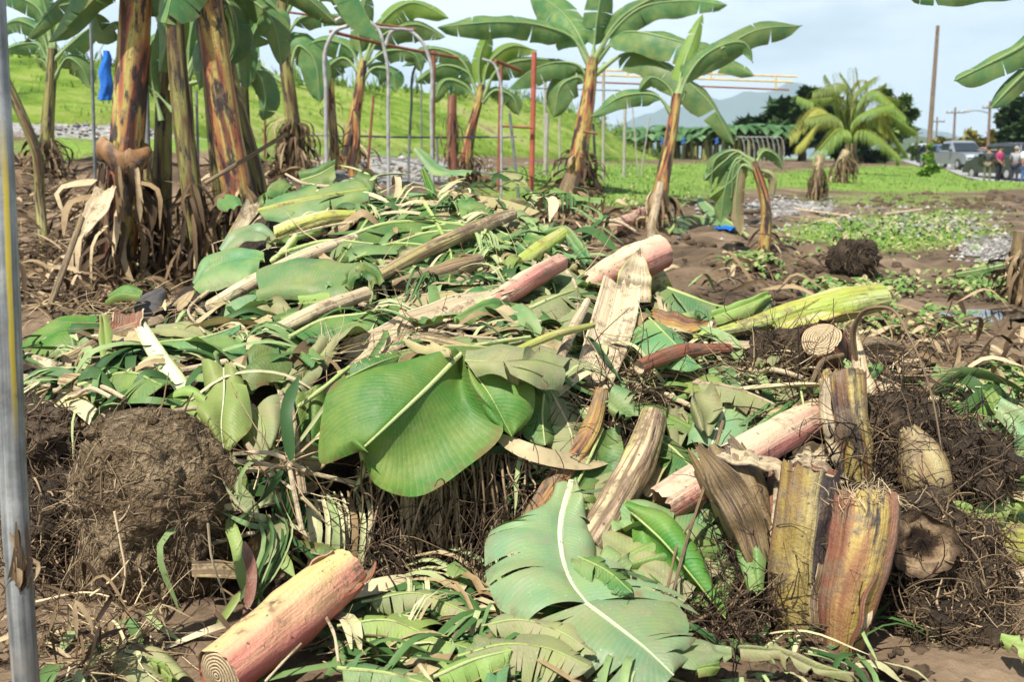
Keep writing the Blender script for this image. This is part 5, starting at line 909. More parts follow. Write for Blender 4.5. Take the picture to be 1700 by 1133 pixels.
# broad scraps of blade filling the gaps
for mat_, n_ in ((LM, 48), (LB, 50), (LG, 60), (LX, 34), (LY, 14)):
    mb = MB()
    for _ in range(n_):
        cx, cy, rx, ry = rng.choice([(720, 420, 260, 90), (720, 400, 220, 90), (880, 520, 140, 110), (450, 560, 160, 90), (700, 1050, 190, 60), (1120, 700, 110, 120), (1620, 740, 90, 80), (1060, 880, 110, 90), (1250, 640, 120, 60), (880, 1100, 120, 30)])
        px, py = rng.gauss(cx, rx * .6), rng.gauss(cy, ry * .6); py = min(py, 1110); nn = nrm(HN(px, py) + A(0, 0, .2)); a = nrm(np.cross(nn, A(rng.gauss(0, 1), rng.gauss(0, 1), rng.gauss(0, 1)))); b = np.cross(nn, a); p = hp(px, py, rng.uniform(.0, .05)); l_ = rng.uniform(.07, .2); w_ = rng.uniform(.02, .075); c_ = rng.uniform(-.04, .05); sg = rng.uniform(-.03, .05)
        M = [p - a * l_, p + nn * c_, p + a * l_ + nn * sg]; mb.patch(M, [M[0] - b * w_ * rng.uniform(.3, 1), M[1] - b * w_ + nn * rng.uniform(-.03, .04), M[2] - b * w_ * rng.uniform(.1, 1)], [M[0] + b * w_ * rng.uniform(.3, 1), M[1] + b * w_ + nn * rng.uniform(-.03, .04), M[2] + b * w_ * rng.uniform(.1, 1)], 12, 3, (rng.uniform(-.02, .03),) * 2, .004, 50, rng.random() * 6)
    mb.build('leaf_scraps', mat_, kind='stuff')
mb = MB()
for n_, cx, cy, rx, ry in [(520, 230, 420, 180, 80), (460, 130, 480, 140, 50), (260, 420, 330, 60, 90), (240, 60, 330, 90, 90), (120, 980, 390, 90, 30), (80, 120, 1090, 200, 60), (150, 1500, 570, 170, 60), (60, 1250, 460, 150, 60), (70, 1560, 620, 140, 50), (50, 780, 300, 120, 20)]:
    for px, py in region(n_, cx, cy, rx, ry):
        p = G(px, max(py, 285)) + A(0, 0, rng.uniform(.0, .12)); s_ = p[1] / 5 - (.55 if p[1] < 3.2 else 0); a = nrm(A(rng.gauss(0, 1), rng.gauss(0, 1), rng.gauss(0, .35))); l_ = rng.uniform(.1, .35) * (.5 + .5 * s_)
        mb.ribbon([p, p + a * l_ * .5 + A(rng.gauss(0, .05), 0, rng.uniform(0, .1)), p + a * l_ + A(0, 0, rng.uniform(-.05, .05))], rng.choice((.003, .005, .008, .014)) * (.5 + .5 * s_), N=(0, -.4, 1), twist=rng.gauss(0, 1.3), n=8)
mb.build('dry_litter', FDY, kind='stuff')
# stalks and plates of stem skin strewn through the pile
mb, mb2 = MB(), MB()
for n_, cx, cy, rx, ry in [(26, 720, 420, 240, 90), (14, 440, 540, 160, 80), (12, 880, 530, 140, 90), (8, 1080, 640, 80, 60), (10, 150, 620, 120, 70), (8, 700, 1050, 180, 60), (6, 480, 800, 60, 90), (8, 1250, 640, 120, 60), (6, 1600, 700, 90, 60)]:
    for px, py in region(n_, cx, cy, rx, ry):
        nn = nrm(HN(px, py) + A(0, 0, .2)); a = nrm(np.cross(nn, A(rng.gauss(0, .5), rng.gauss(0, 1), rng.gauss(0, 1)))); b = np.cross(nn, a); p = hp(px, py, rng.uniform(.01, .05)); l_ = rng.uniform(.08, .3); r_ = rng.uniform(.004, .012)
        mb.tube(spline([p - a * l_, p + b * rng.gauss(0, .02) + nn * rng.uniform(-.02, .03), p + a * l_], 10), np.linspace(r_, r_ * rng.uniform(.4, 1), 10), 8, ridge=.15)
        if rng.random() < .6:
            p = hp(px + rng.gauss(0, 40), py + rng.gauss(0, 30), rng.uniform(.01, .04)); w_ = rng.uniform(.02, .045); th = np.linspace(-1.1, 1.1, 7); ss = np.linspace(-1, 1, 10) * l_ * .7; g_ = p + ss[:, None, None] * a + np.sin(th)[None, :, None] * b * w_ * (1 - .2 * np.abs(ss / l_))[:, None, None] + (np.cos(th)[None, :, None] * w_ * rng.choice((-.7, .7)) + .012 * np.sin(ss * 14)[:, None, None]) * nn
            mb2.grid(g_, np.stack(np.broadcast_arrays(np.linspace(0, .4, 7)[None], ss[:, None]), 2))
mb.build('stalk_litter', SC_, kind='stuff'); mb2.build('stem_skin_scraps', SM, kind='stuff')
# ------------------------------------------------------------------ root balls
def rootball(label, c, r, mat, nf, fm, lump=.3, fs=2.6, seed=0, fl=(.06, .2), grav=.7, wrap=.45, k=26, cat='root ball', fr=.0019, updir=None):
    c = np.asarray(c); r = np.asarray(r, float); e = MB(); e.ball(c, r, k, lump, fs, seed); o = e.build('root_ball', mat, label=label, cat=cat, origin=c - A(0, 0, r[2])); mb = MB()
    for _ in range(int(nf * 2.6)):
        v = nrm(A(rng.gauss(0, 1), rng.gauss(-.35, 1), rng.gauss(0, 1))); h = 1 + lump * mn.fractal(Vector(v * fs + seed * 7.3), .9, 2.1, 4); p = c + v * r * (h + .01); tg_ = nrm(np.cross(v, A(rng.gauss(0, .6), rng.gauss(0, .6), rng.gauss(0, 1))))
        mb.fibre(p, v * (1 - wrap) * .8 + tg_ * wrap * 1.6, rng.uniform(*fl) * .55, fr * rng.choice((.4, .6, .8, 1., 1.4, 2.2)), .95, grav, 7)
    mb.build('root', fm, parent=o, kind='stuff'); return o
def C(px, py, d): return P(px, py, d)
MP = lambda p, d: p * d / F
# big left corm: a fat lobed body built as a revolved, twisted profile
c = C(262, 860, 2.82); mb = MB(); rows = []
th = np.linspace(0, 2 * np.pi, 145)
for i, (x, r0) in enumerate(zip(np.linspace(0, 1, 92), np.interp(np.linspace(0, 1, 92), [0, .04, .1, .2, .38, .6, .8, .95, 1], [.02, .44, .7, .9, 1, 1, .92, .68, .05]))):
    row = []
    for a in th:
        v = A(math.cos(a) * min(1, x * 6 + .05), math.sin(a) * min(1, x * 6 + .05), (1 - x) * 3); h = 1 + .13 * mn.fractal(Vector(v * 1.3), .9, 2, 4) + .05 * math.sin(a * 9 + x * 7 + 3 * mn.noise(Vector(v))) * (x < .4) + .07 * mn.fractal(Vector((v[0] * 5, v[1] * 5, v[2] * 3 + math.sin(a * 4) * .8)), .8, 2, 4) - .06 * abs(mn.noise(Vector((v[0] * 3, v[1] * 3, v[2] * 5 + 2 * mn.noise(Vector(v * 2))))))
        row.append(c + A(math.cos(a) * .235 * r0 * h + .02 * math.sin(x * 5), math.sin(a) * .23 * r0 * h, .34 - x * .67 + (.03 * mn.noise(Vector(v * 2)) - .03 * math.cos(a)) * min(1, x * 7)))
    row[-1] = row[0]; rows.append(row)
g = np.array(rows); mb.grid(g, np.stack(np.meshgrid(np.linspace(0, 1, 145), np.linspace(0, 1, 92)), 2), flip=True)
t = NT('corm_fibrous'); ob = t.obj(); n1 = t.noise(ob, 6, 9, .66); n2 = t.noise(ob, 38, 6, .72, 1.5); uv = t.sep(t.uv()); wv = t.n('TexWave', {'Vector': ob, 'Scale': 9., 'Distortion': 14., 'Detail': 5., 'Detail Scale': 1.6, 'Detail Roughness': .65}, wave_type='BANDS').outputs[1]
cc = t.ramp(t.math('ADD', t.math('MULTIPLY', n1, .6), t.math('MULTIPLY', n2, .4)), [(.36, (.04, .025, .013)), (.45, (.15, .1, .053)), (.53, (.29, .21, .12)), (.62, (.45, .345, .21))]); cc = t.mix(t.math('MULTIPLY', t.step(wv, .4, .1), .35), cc, (.09, .06, .038))
cm = t.bsdf(cc, .85, t.bump(t.math('ADD', t.math('ADD', n1, t.math('MULTIPLY', wv, .7)), n2), 1., .03), .25)
corm = mb.build('root_ball', cm, label='largest root ball, a tall mud caked corm standing upright at lower left', cat='root ball', origin=c - A(0, 0, .33)); mb = MB()
def on_corm(a, x):
    j = int((a % (2 * math.pi)) / (2 * math.pi) * 144); i = min(91, int(x * 91)); return g[i, j], nrm(g[i, j] - c * A(1, 1, 0) - A(0, 0, g[i, j][2]))
for _ in range(1500):
    a = rng.uniform(math.pi * .85, math.pi * 2.15); x = rng.random() ** .8; p, v = on_corm(a, x); tn = nrm(np.cross(v, A(rng.gauss(0, .45), rng.gauss(0, .3), rng.gauss(0, 1)))) if x < .45 else nrm(A(rng.gauss(0, .6), -.2, -rng.random()))
    mb.fibre(p + v * .003, tn + v * .06, rng.uniform(.02, .08), rng.uniform(.0008, .002), .5, .1 if x < .5 else .5, 6)
mb.build('root', fibre_mat('corm_fibres', [(0, (.04, .026, .015)), (.5, (.17, .12, .07)), (1, (.4, .31, .2))]), parent=corm, kind='stuff')
mb = MB()
for _ in range(36):
    a = rng.uniform(math.pi * .85, math.pi * 2.15); p, v = on_corm(a, rng.random()); mb.ball(p, A(1, 1, .8) * rng.uniform(.008, .026), 6, .6, 2.5, rng.random() * 9)
mb.build('clod', cm, parent=corm, kind='stuff'); mb = MB()
for _ in range(230):
    a = rng.uniform(math.pi * .85, math.pi * 2.15); x = rng.random() ** .6; p, v = on_corm(a, x); tn = nrm(np.cross(v, A(rng.gauss(0, .8), rng.gauss(0, .3), rng.gauss(0, .6)))); mb.fibre(p, tn + v * rng.uniform(-.1, .5), rng.uniform(.05, .14), rng.uniform(.002, .0042), .5, .6, 8)
mb.build('thick_root', FR, parent=corm, kind='stuff'); mb = MB()
for pts in ([(190, 850), (200, 900), (208, 960), (180, 1030), (125, 1075)], [(345, 870), (352, 930), (372, 990), (382, 1040)], [(60, 1000), (150, 985), (210, 1000)], [(150, 990), (190, 960), (215, 930)]):
    mb.tube(spline([P(x, y, 2.56) for x, y in pts], 18), np.linspace(.004, .002, 18), 5, u=.95)
mb.build('long_root', FS, parent=corm, kind='stuff')
rootball('ragged dark root clump squeezed between the galvanised pole and the big corm', C(105, 885, 2.86), (.15, .15, .19), CORMM, 420, FR, .35, 2.4, 3, (.05, .16), .6)
rootball('small rooty clump at the left edge just above the largest corm', C(75, 730, 3.1), (.13, .14, .1), CORM, 240, FD, .35, 2.6, 5)
rootball('dark root mass hanging under the big green leaf in the middle', C(715, 850, 3.1), (.27, .2, .2), CORMD, 300, FD, .35, 2.2, 8, (.08, .22), 1.)
mb = MB()
bo = bpy.data.objects['root_ball.003'] if 'root_ball.003' in bpy.data.objects else corm
for _ in range(120):
    px = rng.uniform(590, 880); y0 = rng.uniform(740, 830); d0 = rng.uniform(2.82, 2.98); s_ = rng.gauss(0, 14); y1 = y0 + rng.uniform(60, 190); pts = [P(px, y0, d0 + .06), P(px + s_ * .5, y0 + 30, d0), P(px + s_ + rng.gauss(0, 9), (y0 + y1) / 2, d0 - .01), P(px + s_ * 1.4 + rng.gauss(0, 12), y1, d0 + .02)]
    mb.tube(spline(pts, 10), np.linspace(rng.uniform(.0025, .0055), .0015, 10), 4, cap=False, u=rng.uniform(.45, 1))
for cx in (672, 688, 715, 735, 760, 820):
    for k in range(6): 
        px = cx + rng.gauss(0, 5); mb.tube(spline([P(px, 800, 2.9), P(px + rng.gauss(0, 8), 860, 2.84), P(px + rng.gauss(-4, 12), 900 + rng.uniform(0, 40), 2.82), P(px + rng.gauss(-6, 14), 930 + rng.uniform(0, 50), 2.82)], 10), np.linspace(.0055, .002, 10), 4, cap=False, u=rng.uniform(.7, 1))
mb.build('hanging_root', fibre_mat('hanging_roots', [(.4, (.07, .046, .026)), (.75, (.2, .14, .08)), (1, (.42, .32, .2))]), parent=bo, kind='stuff')
rootball('round root ball with a rotted hole in its face at lower right', C(1552, 950, 2.66), (.2, .15, .2), CORMM, 600, FR, .25, 2.2, 12, (.06, .2), .6, .5)
def hole_mat():
    t = NT('rot_hole_shade'); uv = t.sep(t.uv()); n = t.noise(t.obj(), 24, 6, .7); f = t.math('ADD', uv[0], t.math('MULTIPLY', t.math('SUBTRACT', n, .5), .9))
    return t.bsdf(t.ramp(f, [(.12, (.012, .008, .006)), (.42, (.035, .022, .014)), (.54, (.15, .1, .058)), (.66, (.27, .195, .115)), (.8, (.14, .096, .06)), (.95, (.06, .04, .025))]), .9, t.bump(n, .9, .02), .2)  # centre painted near black, the shade of a deep hole on a shallow dish
mb = MB(); hc = C(1535, 905, 2.5); mb.disk(hc, (-.1, -1, .35), .088, 40, 16, dish=-.045, wob=.1); vv = mb.v[0]; vv += np.array([[.014 * mn.noise(Vector(q * 30)), .02 * mn.noise(Vector(q * 22)), .014 * mn.noise(Vector(q * 26 + 5))] for q in vv]); mb.build('rotted_hole', hole_mat(), parent=bpy.data.objects['root_ball.004'])
rootball('shaggy roots spreading below the bent orange stump at lower right', C(1570, 1045, 2.5), (.16, .12, .1), CORMM, 420, FR, .4, 2.4, 15, (.06, .2), .3, .4)
rootball('tangled dark roots to the left of the cut stumps', C(1250, 985, 2.6), (.11, .1, .12), CORMM, 380, FR, .4, 2.4, 17, (.05, .16), .5, .4)
rootball('matted roots on the far side of the stumps, under the bent stalk', C(1480, 730, 3.15), (.22, .18, .15), CORMM, 420, FD, .35, 2.4, 21, (.06, .2), .4, .5)
rootball('root tuft under the pale leaves at the right end of the pile', C(1600, 770, 3.0), (.15, .14, .11), CORMM, 300, FD, .4, 2.4, 25, (.06, .18), .4, .5)
rootball('root clump with a ringed stem butt above the upright stump', C(1330, 605, 3.55), (.2, .16, .12), CORMM, 300, FD, .4, 2.4, 27, (.06, .18), .4, .5)
rootball('loose heap of fine roots beside the pale leaf at bottom centre', C(1170, 1045, 2.42), (.1, .09, .05), CORMD, 420, FR, .4, 2.6, 31, (.04, .13), .2, .3)
# ------------------------------------------------------------------ stumps at lower right
def stem3(name, label, pts, ws, mat, cut=CUT, ends=(0, 1), k=40, ridge=.16, cat='stem', n=26, dish=-.015, parent=None, jag=.0, ref=(0, 1, 0), flat=1.):
    p3 = [Q(q) for q in pts]; s = spline(p3, n); r = np.interp(np.linspace(0, 1, n), np.linspace(0, 1, len(ws)), ws) * s[:, 1] / F / 2; t_ = tang(s)
    mb = MB(); mb.tube(s, r, k, ridge=ridge, ph=rng.random(), cap=False, ref=ref, flat=flat)
    v = mb.v[0].reshape(n, k + 1, 3)
    for i in range(n):
        for j in range(k): v[i, j] += (v[i, j] - s[i]) * (.07 * mn.noise(Vector((j * 6.283 / k * 1.5, i * .25, len(label)))) + .04 * mn.noise(Vector(v[i, j] * 14)))
        v[i, k] = v[i, 0]
    for e, sg in ((0, -1), (-1, 1)):
        if jag: v[e] += t_[e] * sg * np.array([jag * mn.noise(Vector((j * 1.1, e, len(label) * .7))) for j in range(k)] + [jag * mn.noise(Vector((0, e, len(label) * .7)))])[:, None]
    mb.v[0] = v.reshape(-1, 3); o = mb.build(name, mat, label=label, cat=cat, origin=s[0], parent=parent)
    for e, sg in ((0, -1), (-1, 1)):
        if ends[0 if e == 0 else 1]: mb = MB(); mb.disk(s[e] - t_[e] * sg * (.004 + jag * .4), t_[e] * sg, r[e] * .97, k, 7, dish=dish, wob=.04); mb.build('cut_face', cut, parent=o)
    return o
def sheath(name, label, pts, ws, mat, open_=2.2, rot=0., cat='leaf sheath', n=22, k=12, inner=None, jag=.02, N=None, thick=.006):
    """a split half-pipe of stem with a real wall thickness"""
    s = spline([Q(q) for q in pts], n); t_ = tang(s); r = np.interp(np.linspace(0, 1, n), np.linspace(0, 1, len(ws)), ws) * s[:, 1] / F / 2; N_ = nrm(N if N is not None else (0, -.8, .6)); sd = np.cross(t_, N_); sd /= np.linalg.norm(sd, axis=1)[:, None] + 1e-9; nn = np.cross(sd, t_); a = np.linspace(-open_, open_, k) / 2 + rot
    def sh(rr): return s[:, None] + sd[:, None] * np.sin(a)[None, :, None] * rr[:, None, None] / max(.5, math.sin(min(1.57, open_ / 2))) - nn[:, None] * (np.cos(a)[None, :, None] - math.cos(open_ / 2)) * rr[:, None, None]
    o_, i_ = sh(r), sh(r * .93)
    for g_ in (o_, i_):
        for e, sg in ((0, -1), (-1, 1)): g_[e] += t_[e] * sg * np.array([jag * 2 * mn.noise(Vector((j * .9, e, len(label)))) for j in range(k)])[:, None]
        g_ += (.006 * np.sin(np.arange(n) * .9)[:, None, None]) * nn[:, None]
    i_ = i_ + nn[:, None] * thick * .5; mb = MB(); u = np.linspace(0, 1, k); v = arc(s); uv = np.stack(np.broadcast_arrays(u[None], v[:, None]), 2); mb.grid(o_, uv)
    for j in (0, -1): mb.grid(np.stack([o_[:, j], i_[:, j]], 1), np.stack([uv[:, j], uv[:, j]], 1))
    for j in (0, -1): mb.grid(np.stack([o_[j], i_[j]], 1), np.stack([uv[j], uv[j]], 1))
    ob = mb.build(name, mat, label=label, cat=cat, origin=s[0]); mb = MB(); mb.grid(i_, uv, flip=True); mb.build('inner_face', inner or SC_, parent=ob); return ob
stem3('banana_stump', 'tall mustard stump with a purple black stripe, middle of the three at lower right', [(1325, 1060, 2.5), (1322, 960, 2.5), (1334, 850, 2.5), (1345, 775, 2.52)], [84, 98, 96, 94], SMU, CUT, cat='stump', jag=.03)
so_ = stem3('banana_stump', 'bent orange stump with a pale fuzzy top, right of the mustard one', [(1396, 1090, 2.4), (1406, 1000, 2.4), (1428, 910, 2.42), (1436, 855, 2.45), (1436, 822, 2.47)], [66, 86, 102, 110, 106], SOR, CUTP, cat='stump', jag=.03, dish=.02)
mb = MB()
for _ in range(260):
    p = P(1436 + rng.gauss(0, 24), 826 + rng.gauss(0, 8), 2.45 + rng.uniform(-.06, .06)); mb.fibre(p, A(rng.gauss(0, .6), rng.gauss(-.5, .5), rng.gauss(.2, .5)), rng.uniform(.02, .06), rng.uniform(.0007, .0018), .8, .3, 5, u=rng.uniform(.5, 1))
mb.build('frayed_fibre', FS, parent=so_, kind='stuff')
sheath('leaf_sheath', 'purple brown skin peeling down the left side of the mustard stump', [(1300, 792, 2.6), (1294, 880, 2.52), (1296, 960, 2.48), (1308, 1030, 2.47)], [26, 34, 32, 16], SR, 1.8, N=(-.5, -.8, .1), jag=.05)
sheath('leaf_sheath', 'torn skin joining the mustard and the orange stumps low down', [(1386, 880, 2.5), (1374, 950, 2.43), (1366, 1020, 2.4), (1372, 1075, 2.38)], [26, 40, 52, 40], SB, 1.6, N=(0, -1, .1), jag=.06, inner=SB)
sheath('leaf_sheath', 'ragged brown rim folded over the top of the mustard stump', [(1300, 778, 2.62), (1340, 768, 2.58), (1392, 790, 2.58)], [20, 26, 18], SB, 2.2, N=(0, -.6, .8), jag=.05)
sheath('leaf_sheath', 'pink edged sheath wrapped down the right side of the bent orange stump', [(1476, 880, 2.47), (1462, 950, 2.37), (1440, 1020, 2.33), (1418, 1085, 2.34)], [30, 44, 44, 24], SR, 2.4, .3, N=(.5, -.8, .1))
stem3('banana_stump', 'dark split stump leaning left beside the mustard one', [(1275, 960, 2.6), (1255, 900, 2.6), (1225, 820, 2.62), (1190, 755, 2.7)], [70, 92, 100, 96], SB, SC_, cat='stump', jag=.07, dish=-.08)
sheath('leaf_sheath', 'dark pointed flap standing up from the split leaning stump', [(1262, 940, 2.5), (1232, 850, 2.5), (1195, 790, 2.52), (1158, 740, 2.56)], [40, 60, 60, 10], SB, 1.8, N=(-.2, -1, .2), inner=SB)
stem3('banana_stump', 'narrow red brown stump between the dark and the mustard ones', [(1290, 1040, 2.55), (1284, 950, 2.56), (1288, 850, 2.6), (1298, 790, 2.66)], [46, 52, 52, 44], SR, CUT, cat='stump', jag=.05)
sheath('leaf_sheath', 'grey brown husk bent over the top of the narrow stump', [(1190, 752, 2.62), (1240, 762, 2.58), (1290, 778, 2.58), (1306, 806, 2.55)], [36, 44, 40, 14], SB, 2., N=(0, -.4, 1))
stem3('banana_stump', 'upright tan stump with a split down its left side, behind the mustard one', [(1424, 800, 3.0), (1415, 740, 3.0), (1402, 680, 3.02), (1396, 618, 3.06)], [58, 66, 72, 78], SY, SC_, cat='stump', jag=.02, dish=-.05)
sheath('leaf_sheath', 'thin orange strip splitting away from the upright tan stump', [(1368, 630, 2.96), (1372, 690, 2.93), (1385, 750, 2.92), (1402, 802, 2.92)], [18, 22, 20, 14], SO, 1.6, N=(0, -1, 0))
stem3('banana_stump', 'small pale corm peeled white at the top, right of the upright stump', [(1540, 835, 2.92), (1540, 800, 2.9), (1528, 755, 2.93), (1508, 715, 2.98)], [70, 92, 74, 34], stem_mat('corm_peel', [(.42, .38, .2), (.34, .27, .12), (.22, .14, .065), (.12, .07, .035)], .3, .75, su=7), CUTP, cat='stump', jag=.02)
stem3('banana_stump', 'ringed stem butt at the right with dark spiral rings, lying among roots', [(1392, 650, 3.62), (1384, 615, 3.52), (1370, 580, 3.42), (1362, 562, 3.38)], [62, 70, 72, 70], SR, CUT, cat='stump', jag=.01, dish=.01)
sheath('leaf_sheath', 'dark red sheath stub standing at the foot of the bent stalk', [(1450, 720, 3.16), (1440, 660, 3.2), (1424, 590, 3.3), (1418, 545, 3.35)], [40, 40, 26, 14], SR, 2.2, N=(0, -1, .2))
sheath('leaf_sheath', 'red brown curved sheath on the roots right of the upright stump', [(1520, 700, 3.2), (1490, 665, 3.24), (1462, 630, 3.32)], [34, 44, 20], SR, 2.2, N=(0, -.8, .6))
mb = MB(); mb.tube(spline([P(1420, 600, 3.3), P(1418, 545, 3.26), P(1440, 514, 3.2), (P(1475, 512, 3.15)), P(1510, 560, 3.05), P(1545, 650, 2.95), P(1562, 740, 2.88), P(1572, 815, 2.85)], 60), np.interp(np.linspace(0, 1, 60), [0, .3, .5, 1], [.011, .01, .005, .0035]), 8, flat=.6); mb.build('leaf_stalk', SB, label='thin dry stalk arching over the roots at the right of the pile', cat='stalk')
mb = MB(); mb.tube(spline([P(1398, 590, 3.35), P(1372, 596, 3.3), P(1345, 640, 3.15), P(1315, 700, 3.0), P(1302, 760, 2.9)], 40), np.linspace(.01, .004, 40), 8); mb.build('leaf_stalk', SB, label='thin pale stalk curving down left of the upright stump', cat='stalk')
mb = MB(); mb.tube(spline([P(1330, 650, 3.1), P(1335, 700, 2.98), P(1322, 745, 2.93)], 20), .004, 6); mb.build('leaf_stalk', RIB, label='short green yellow stalk hanging beside the reddish stem', cat='stalk')
# ------------------------------------------------------------------ cut stems in the heap
stem3('stem_piece', 'fat cream and pink stem with a ringed cut end at the bottom edge', [(362, 1122, 2.1), (420, 1078, 2.2), (500, 1012, 2.36), (576, 948, 2.52)], [98, 106, 106, 84], SF, CUT, ends=(1, 0), jag=.006, dish=.012, ridge=.05)
sheath('leaf_sheath', 'split yellow brown tip at the top end of the fat cream stem', [(540, 965, 2.42), (575, 945, 2.46), (604, 935, 2.56)], [92, 86, 50], SF, 2.6, N=(-.2, -.9, .6), inner=SB, jag=.05)
stem3('stem_piece', 'pink and cream stem cut slantwise, running under the upright stump', [(1100, 842, 2.72), (1180, 790, 2.78), (1270, 738, 2.9), (1360, 690, 3.1)], [74, 72, 66, 62], SP, SB, ends=(1, 0), jag=.02, ridge=.06)
stem3('stem_piece', 'blunt pink stem resting on top of the pile, pointing right', [(960, 492, 4.15), (1020, 455, 4.1), (1065, 432, 4.05), (1098, 418, 4.1)], [50, 60, 66, 58], SP, CUTP, ends=(0, 1), jag=.0, dish=.03, ridge=.04)
stem3('stem_piece', 'green stem end hidden under the blunt pink stem', [(1010, 500, 4.2), (1060, 482, 4.2), (1105, 458, 4.2)], [50, 56, 52], SG, SB, ends=(0, 1))
sheath('leaf_sheath', 'pointed pink and yellow sheath standing in front of the blunt pink stem', [(1050, 500, 3.9), (1054, 460, 3.92), (1062, 416, 3.98)], [62, 56, 10], SG, 1.6, N=(0, -1, .3), inner=SC_)
stem3('stem_piece', 'long lime green stem with purple blotches, its thick end to the right', [(1150, 562, 3.62), (1230, 545, 3.66), (1310, 525, 3.75), (1400, 505, 3.85), (1462, 494, 3.95)], [12, 28, 48, 60, 44], SG, SB, ends=(0, 1), ridge=.06)
sheath('leaf_sheath', 'yellow sheath lapping over the thick end of the long lime stem', [(1290, 545, 3.62), (1350, 520, 3.68), (1420, 500, 3.8), (1474, 492, 3.95)], [30, 50, 54, 20], SY, 2.5, N=(-.1, -.6, .9), inner=SG)
sheath('leaf_sheath', 'flat beige sheath lying down the middle of the pile', [(1034, 466, 3.8), (1022, 520, 3.62), (1003, 580, 3.4), (982, 636, 3.22)], [66, 74, 74, 66], SC_, 1.5, N=(.1, -.8, .6), jag=.04)
stem3('stem_piece', 'narrow pink and yellow stem slanting down left of the muddy one', [(1000, 648, 3.05), (985, 705, 3.0), (945, 770, 2.9), (905, 830, 2.8), (872, 885, 2.78)], [22, 34, 38, 40, 36], SO, SC_, ends=(0, 0), jag=.02)
stem3('stem_piece', 'muddy cream stem slanting down the centre front', [(1085, 690, 2.98), (1062, 760, 2.86), (1020, 840, 2.72), (975, 912, 2.6)], [44, 58, 62, 62], SM, CUTP, ends=(0, 1), ridge=.16)
stem3('stem_piece', 'orange stem stub poking out between leaves left of the dark stump', [(1120, 905, 2.66), (1170, 890, 2.7), (1215, 890, 2.76)], [36, 44, 42], SO, CUT, ends=(1, 0))
stem3('stem_piece', 'muddy jointed pole lying on the left slope', [(290, 590, 4.0), (350, 560, 4.02), (420, 525, 4.05), (478, 498, 4.1)], [28, 30, 28, 26], SM, CUTP, ends=(1, 1), ridge=.04)
sheath('leaf_sheath', 'wide cream husk above the muddy jointed pole', [(285, 580, 4.15), (340, 545, 4.15), (400, 505, 4.2), (440, 485, 4.25)], [50, 64, 70, 30], SC_, 1.9, N=(0, -.7, .7), inner=SM, jag=.05)
stem3('stem_piece', 'upper of two pale peeled stems at the left edge', [(46, 596, 3.7), (100, 614, 3.6), (162, 636, 3.5)], [22, 26, 24], SC_, CUTP, ends=(1, 1), ridge=.04)
stem3('stem_piece', 'lower of two pale peeled stems at the left edge', [(34, 630, 3.62), (90, 640, 3.55), (155, 652, 3.45)], [20, 25, 28], SC_, CUTP, ends=(1, 1), ridge=.04)
stem3('stem_piece', 'lime green stem butt behind the largest corm', [(92, 712, 3.2), (130, 680, 3.25), (176, 640, 3.35), (220, 610, 3.45)], [60, 64, 58, 48], SG, CUTP, ends=(1, 0), ridge=.05)
sheath('leaf_sheath', 'long torn cream sheath across the middle of the pile', [(572, 592, 3.42), (640, 562, 3.45), (730, 522, 3.5), (835, 486, 3.6)], [50, 62, 58, 24], SC_, 1.6, N=(0, -.7, .7), inner=SC_, jag=.06)
sheath('leaf_sheath', 'pink husk half buried in the middle of the pile', [(740, 520, 3.6), (790, 530, 3.52), (850, 552, 3.42)], [46, 46, 36], SP, 1.9, N=(0, -.7, .7), inner=SP)
stem3('branch', 'knotty grey branch on the crest of the pile', [(654, 474, 4.0), (700, 462, 3.98), (750, 448, 3.98), (800, 432, 4.05)], [18, 26, 34, 20], SB, CUTP, ends=(1, 1), cat='branch')
stem3('branch', 'thin crooked twig hanging from the knotty branch', [(690, 474, 3.9), (725, 500, 3.7), (752, 530, 3.55), (768, 556, 3.45)], [12, 11, 10, 12], SB, CUTP, ends=(0, 1), cat='branch')
stem3('stem_piece', 'yellow green stem lying on the crest at left', [(462, 392, 4.7), (500, 376, 4.7), (550, 362, 4.75), (590, 360, 4.8)], [34, 30, 26, 20], SG, CUTP, ends=(1, 1))
sheath('leaf_sheath', 'curled orange brown sheath right of the flat beige one', [(1078, 520, 3.75), (1110, 530, 3.68), (1150, 540, 3.65), (1178, 535, 3.7)], [20, 36, 30, 8], SR, 2.4, N=(0, -.8, .6), inner=SO)
sheath('leaf_sheath', 'black and orange rotted sheath below the curled one', [(1050, 545, 3.62), (1045, 565, 3.55), (1040, 580, 3.5)], [56, 60, 50], stem_mat('rot_sheath', [(.05, .03, .03), (.3, .12, .04), (.42, .2, .08)], .6, .2, su=4), 1.6, N=(0, -.8, .6))
sheath('leaf_sheath', 'long dark red sheath lying under the long lime stem', [(1180, 575, 3.55), (1240, 572, 3.55), (1320, 580, 3.6), (1400, 572, 3.7)], [16, 22, 24, 14], SR, 2.2, N=(0, -.6, .8))
stem3('branch', 'split brown branch with an orange torn end at the upper right of the pile', [(1400, 580, 3.65), (1450, 570, 3.7), (1500, 578, 3.75)], [24, 24, 10], SB, SO, ends=(0, 1), cat='branch', jag=.03)
stem3('branch', 'brown branch sticking out to the right over the mud', [(1480, 672, 3.3), (1530, 652, 3.45), (1575, 628, 3.6), (1600, 606, 3.7)], [26, 24, 24, 14], SB, CUTP, ends=(0, 1), cat='branch')
stem3('stem_piece', 'yellow stem with purple spots at the lower right edge', [(1590, 880, 2.9), (1650, 892, 2.9), (1720, 905, 2.95)], [70, 84, 90], SG, CUTP, ends=(1, 0))
sheath('leaf_sheath', 'short pink sheath scrap at the right edge on the mud', [(1664, 968, 2.75), (1690, 958, 2.78), (1730, 950, 2.82)], [20, 30, 30], SP, 1.8)
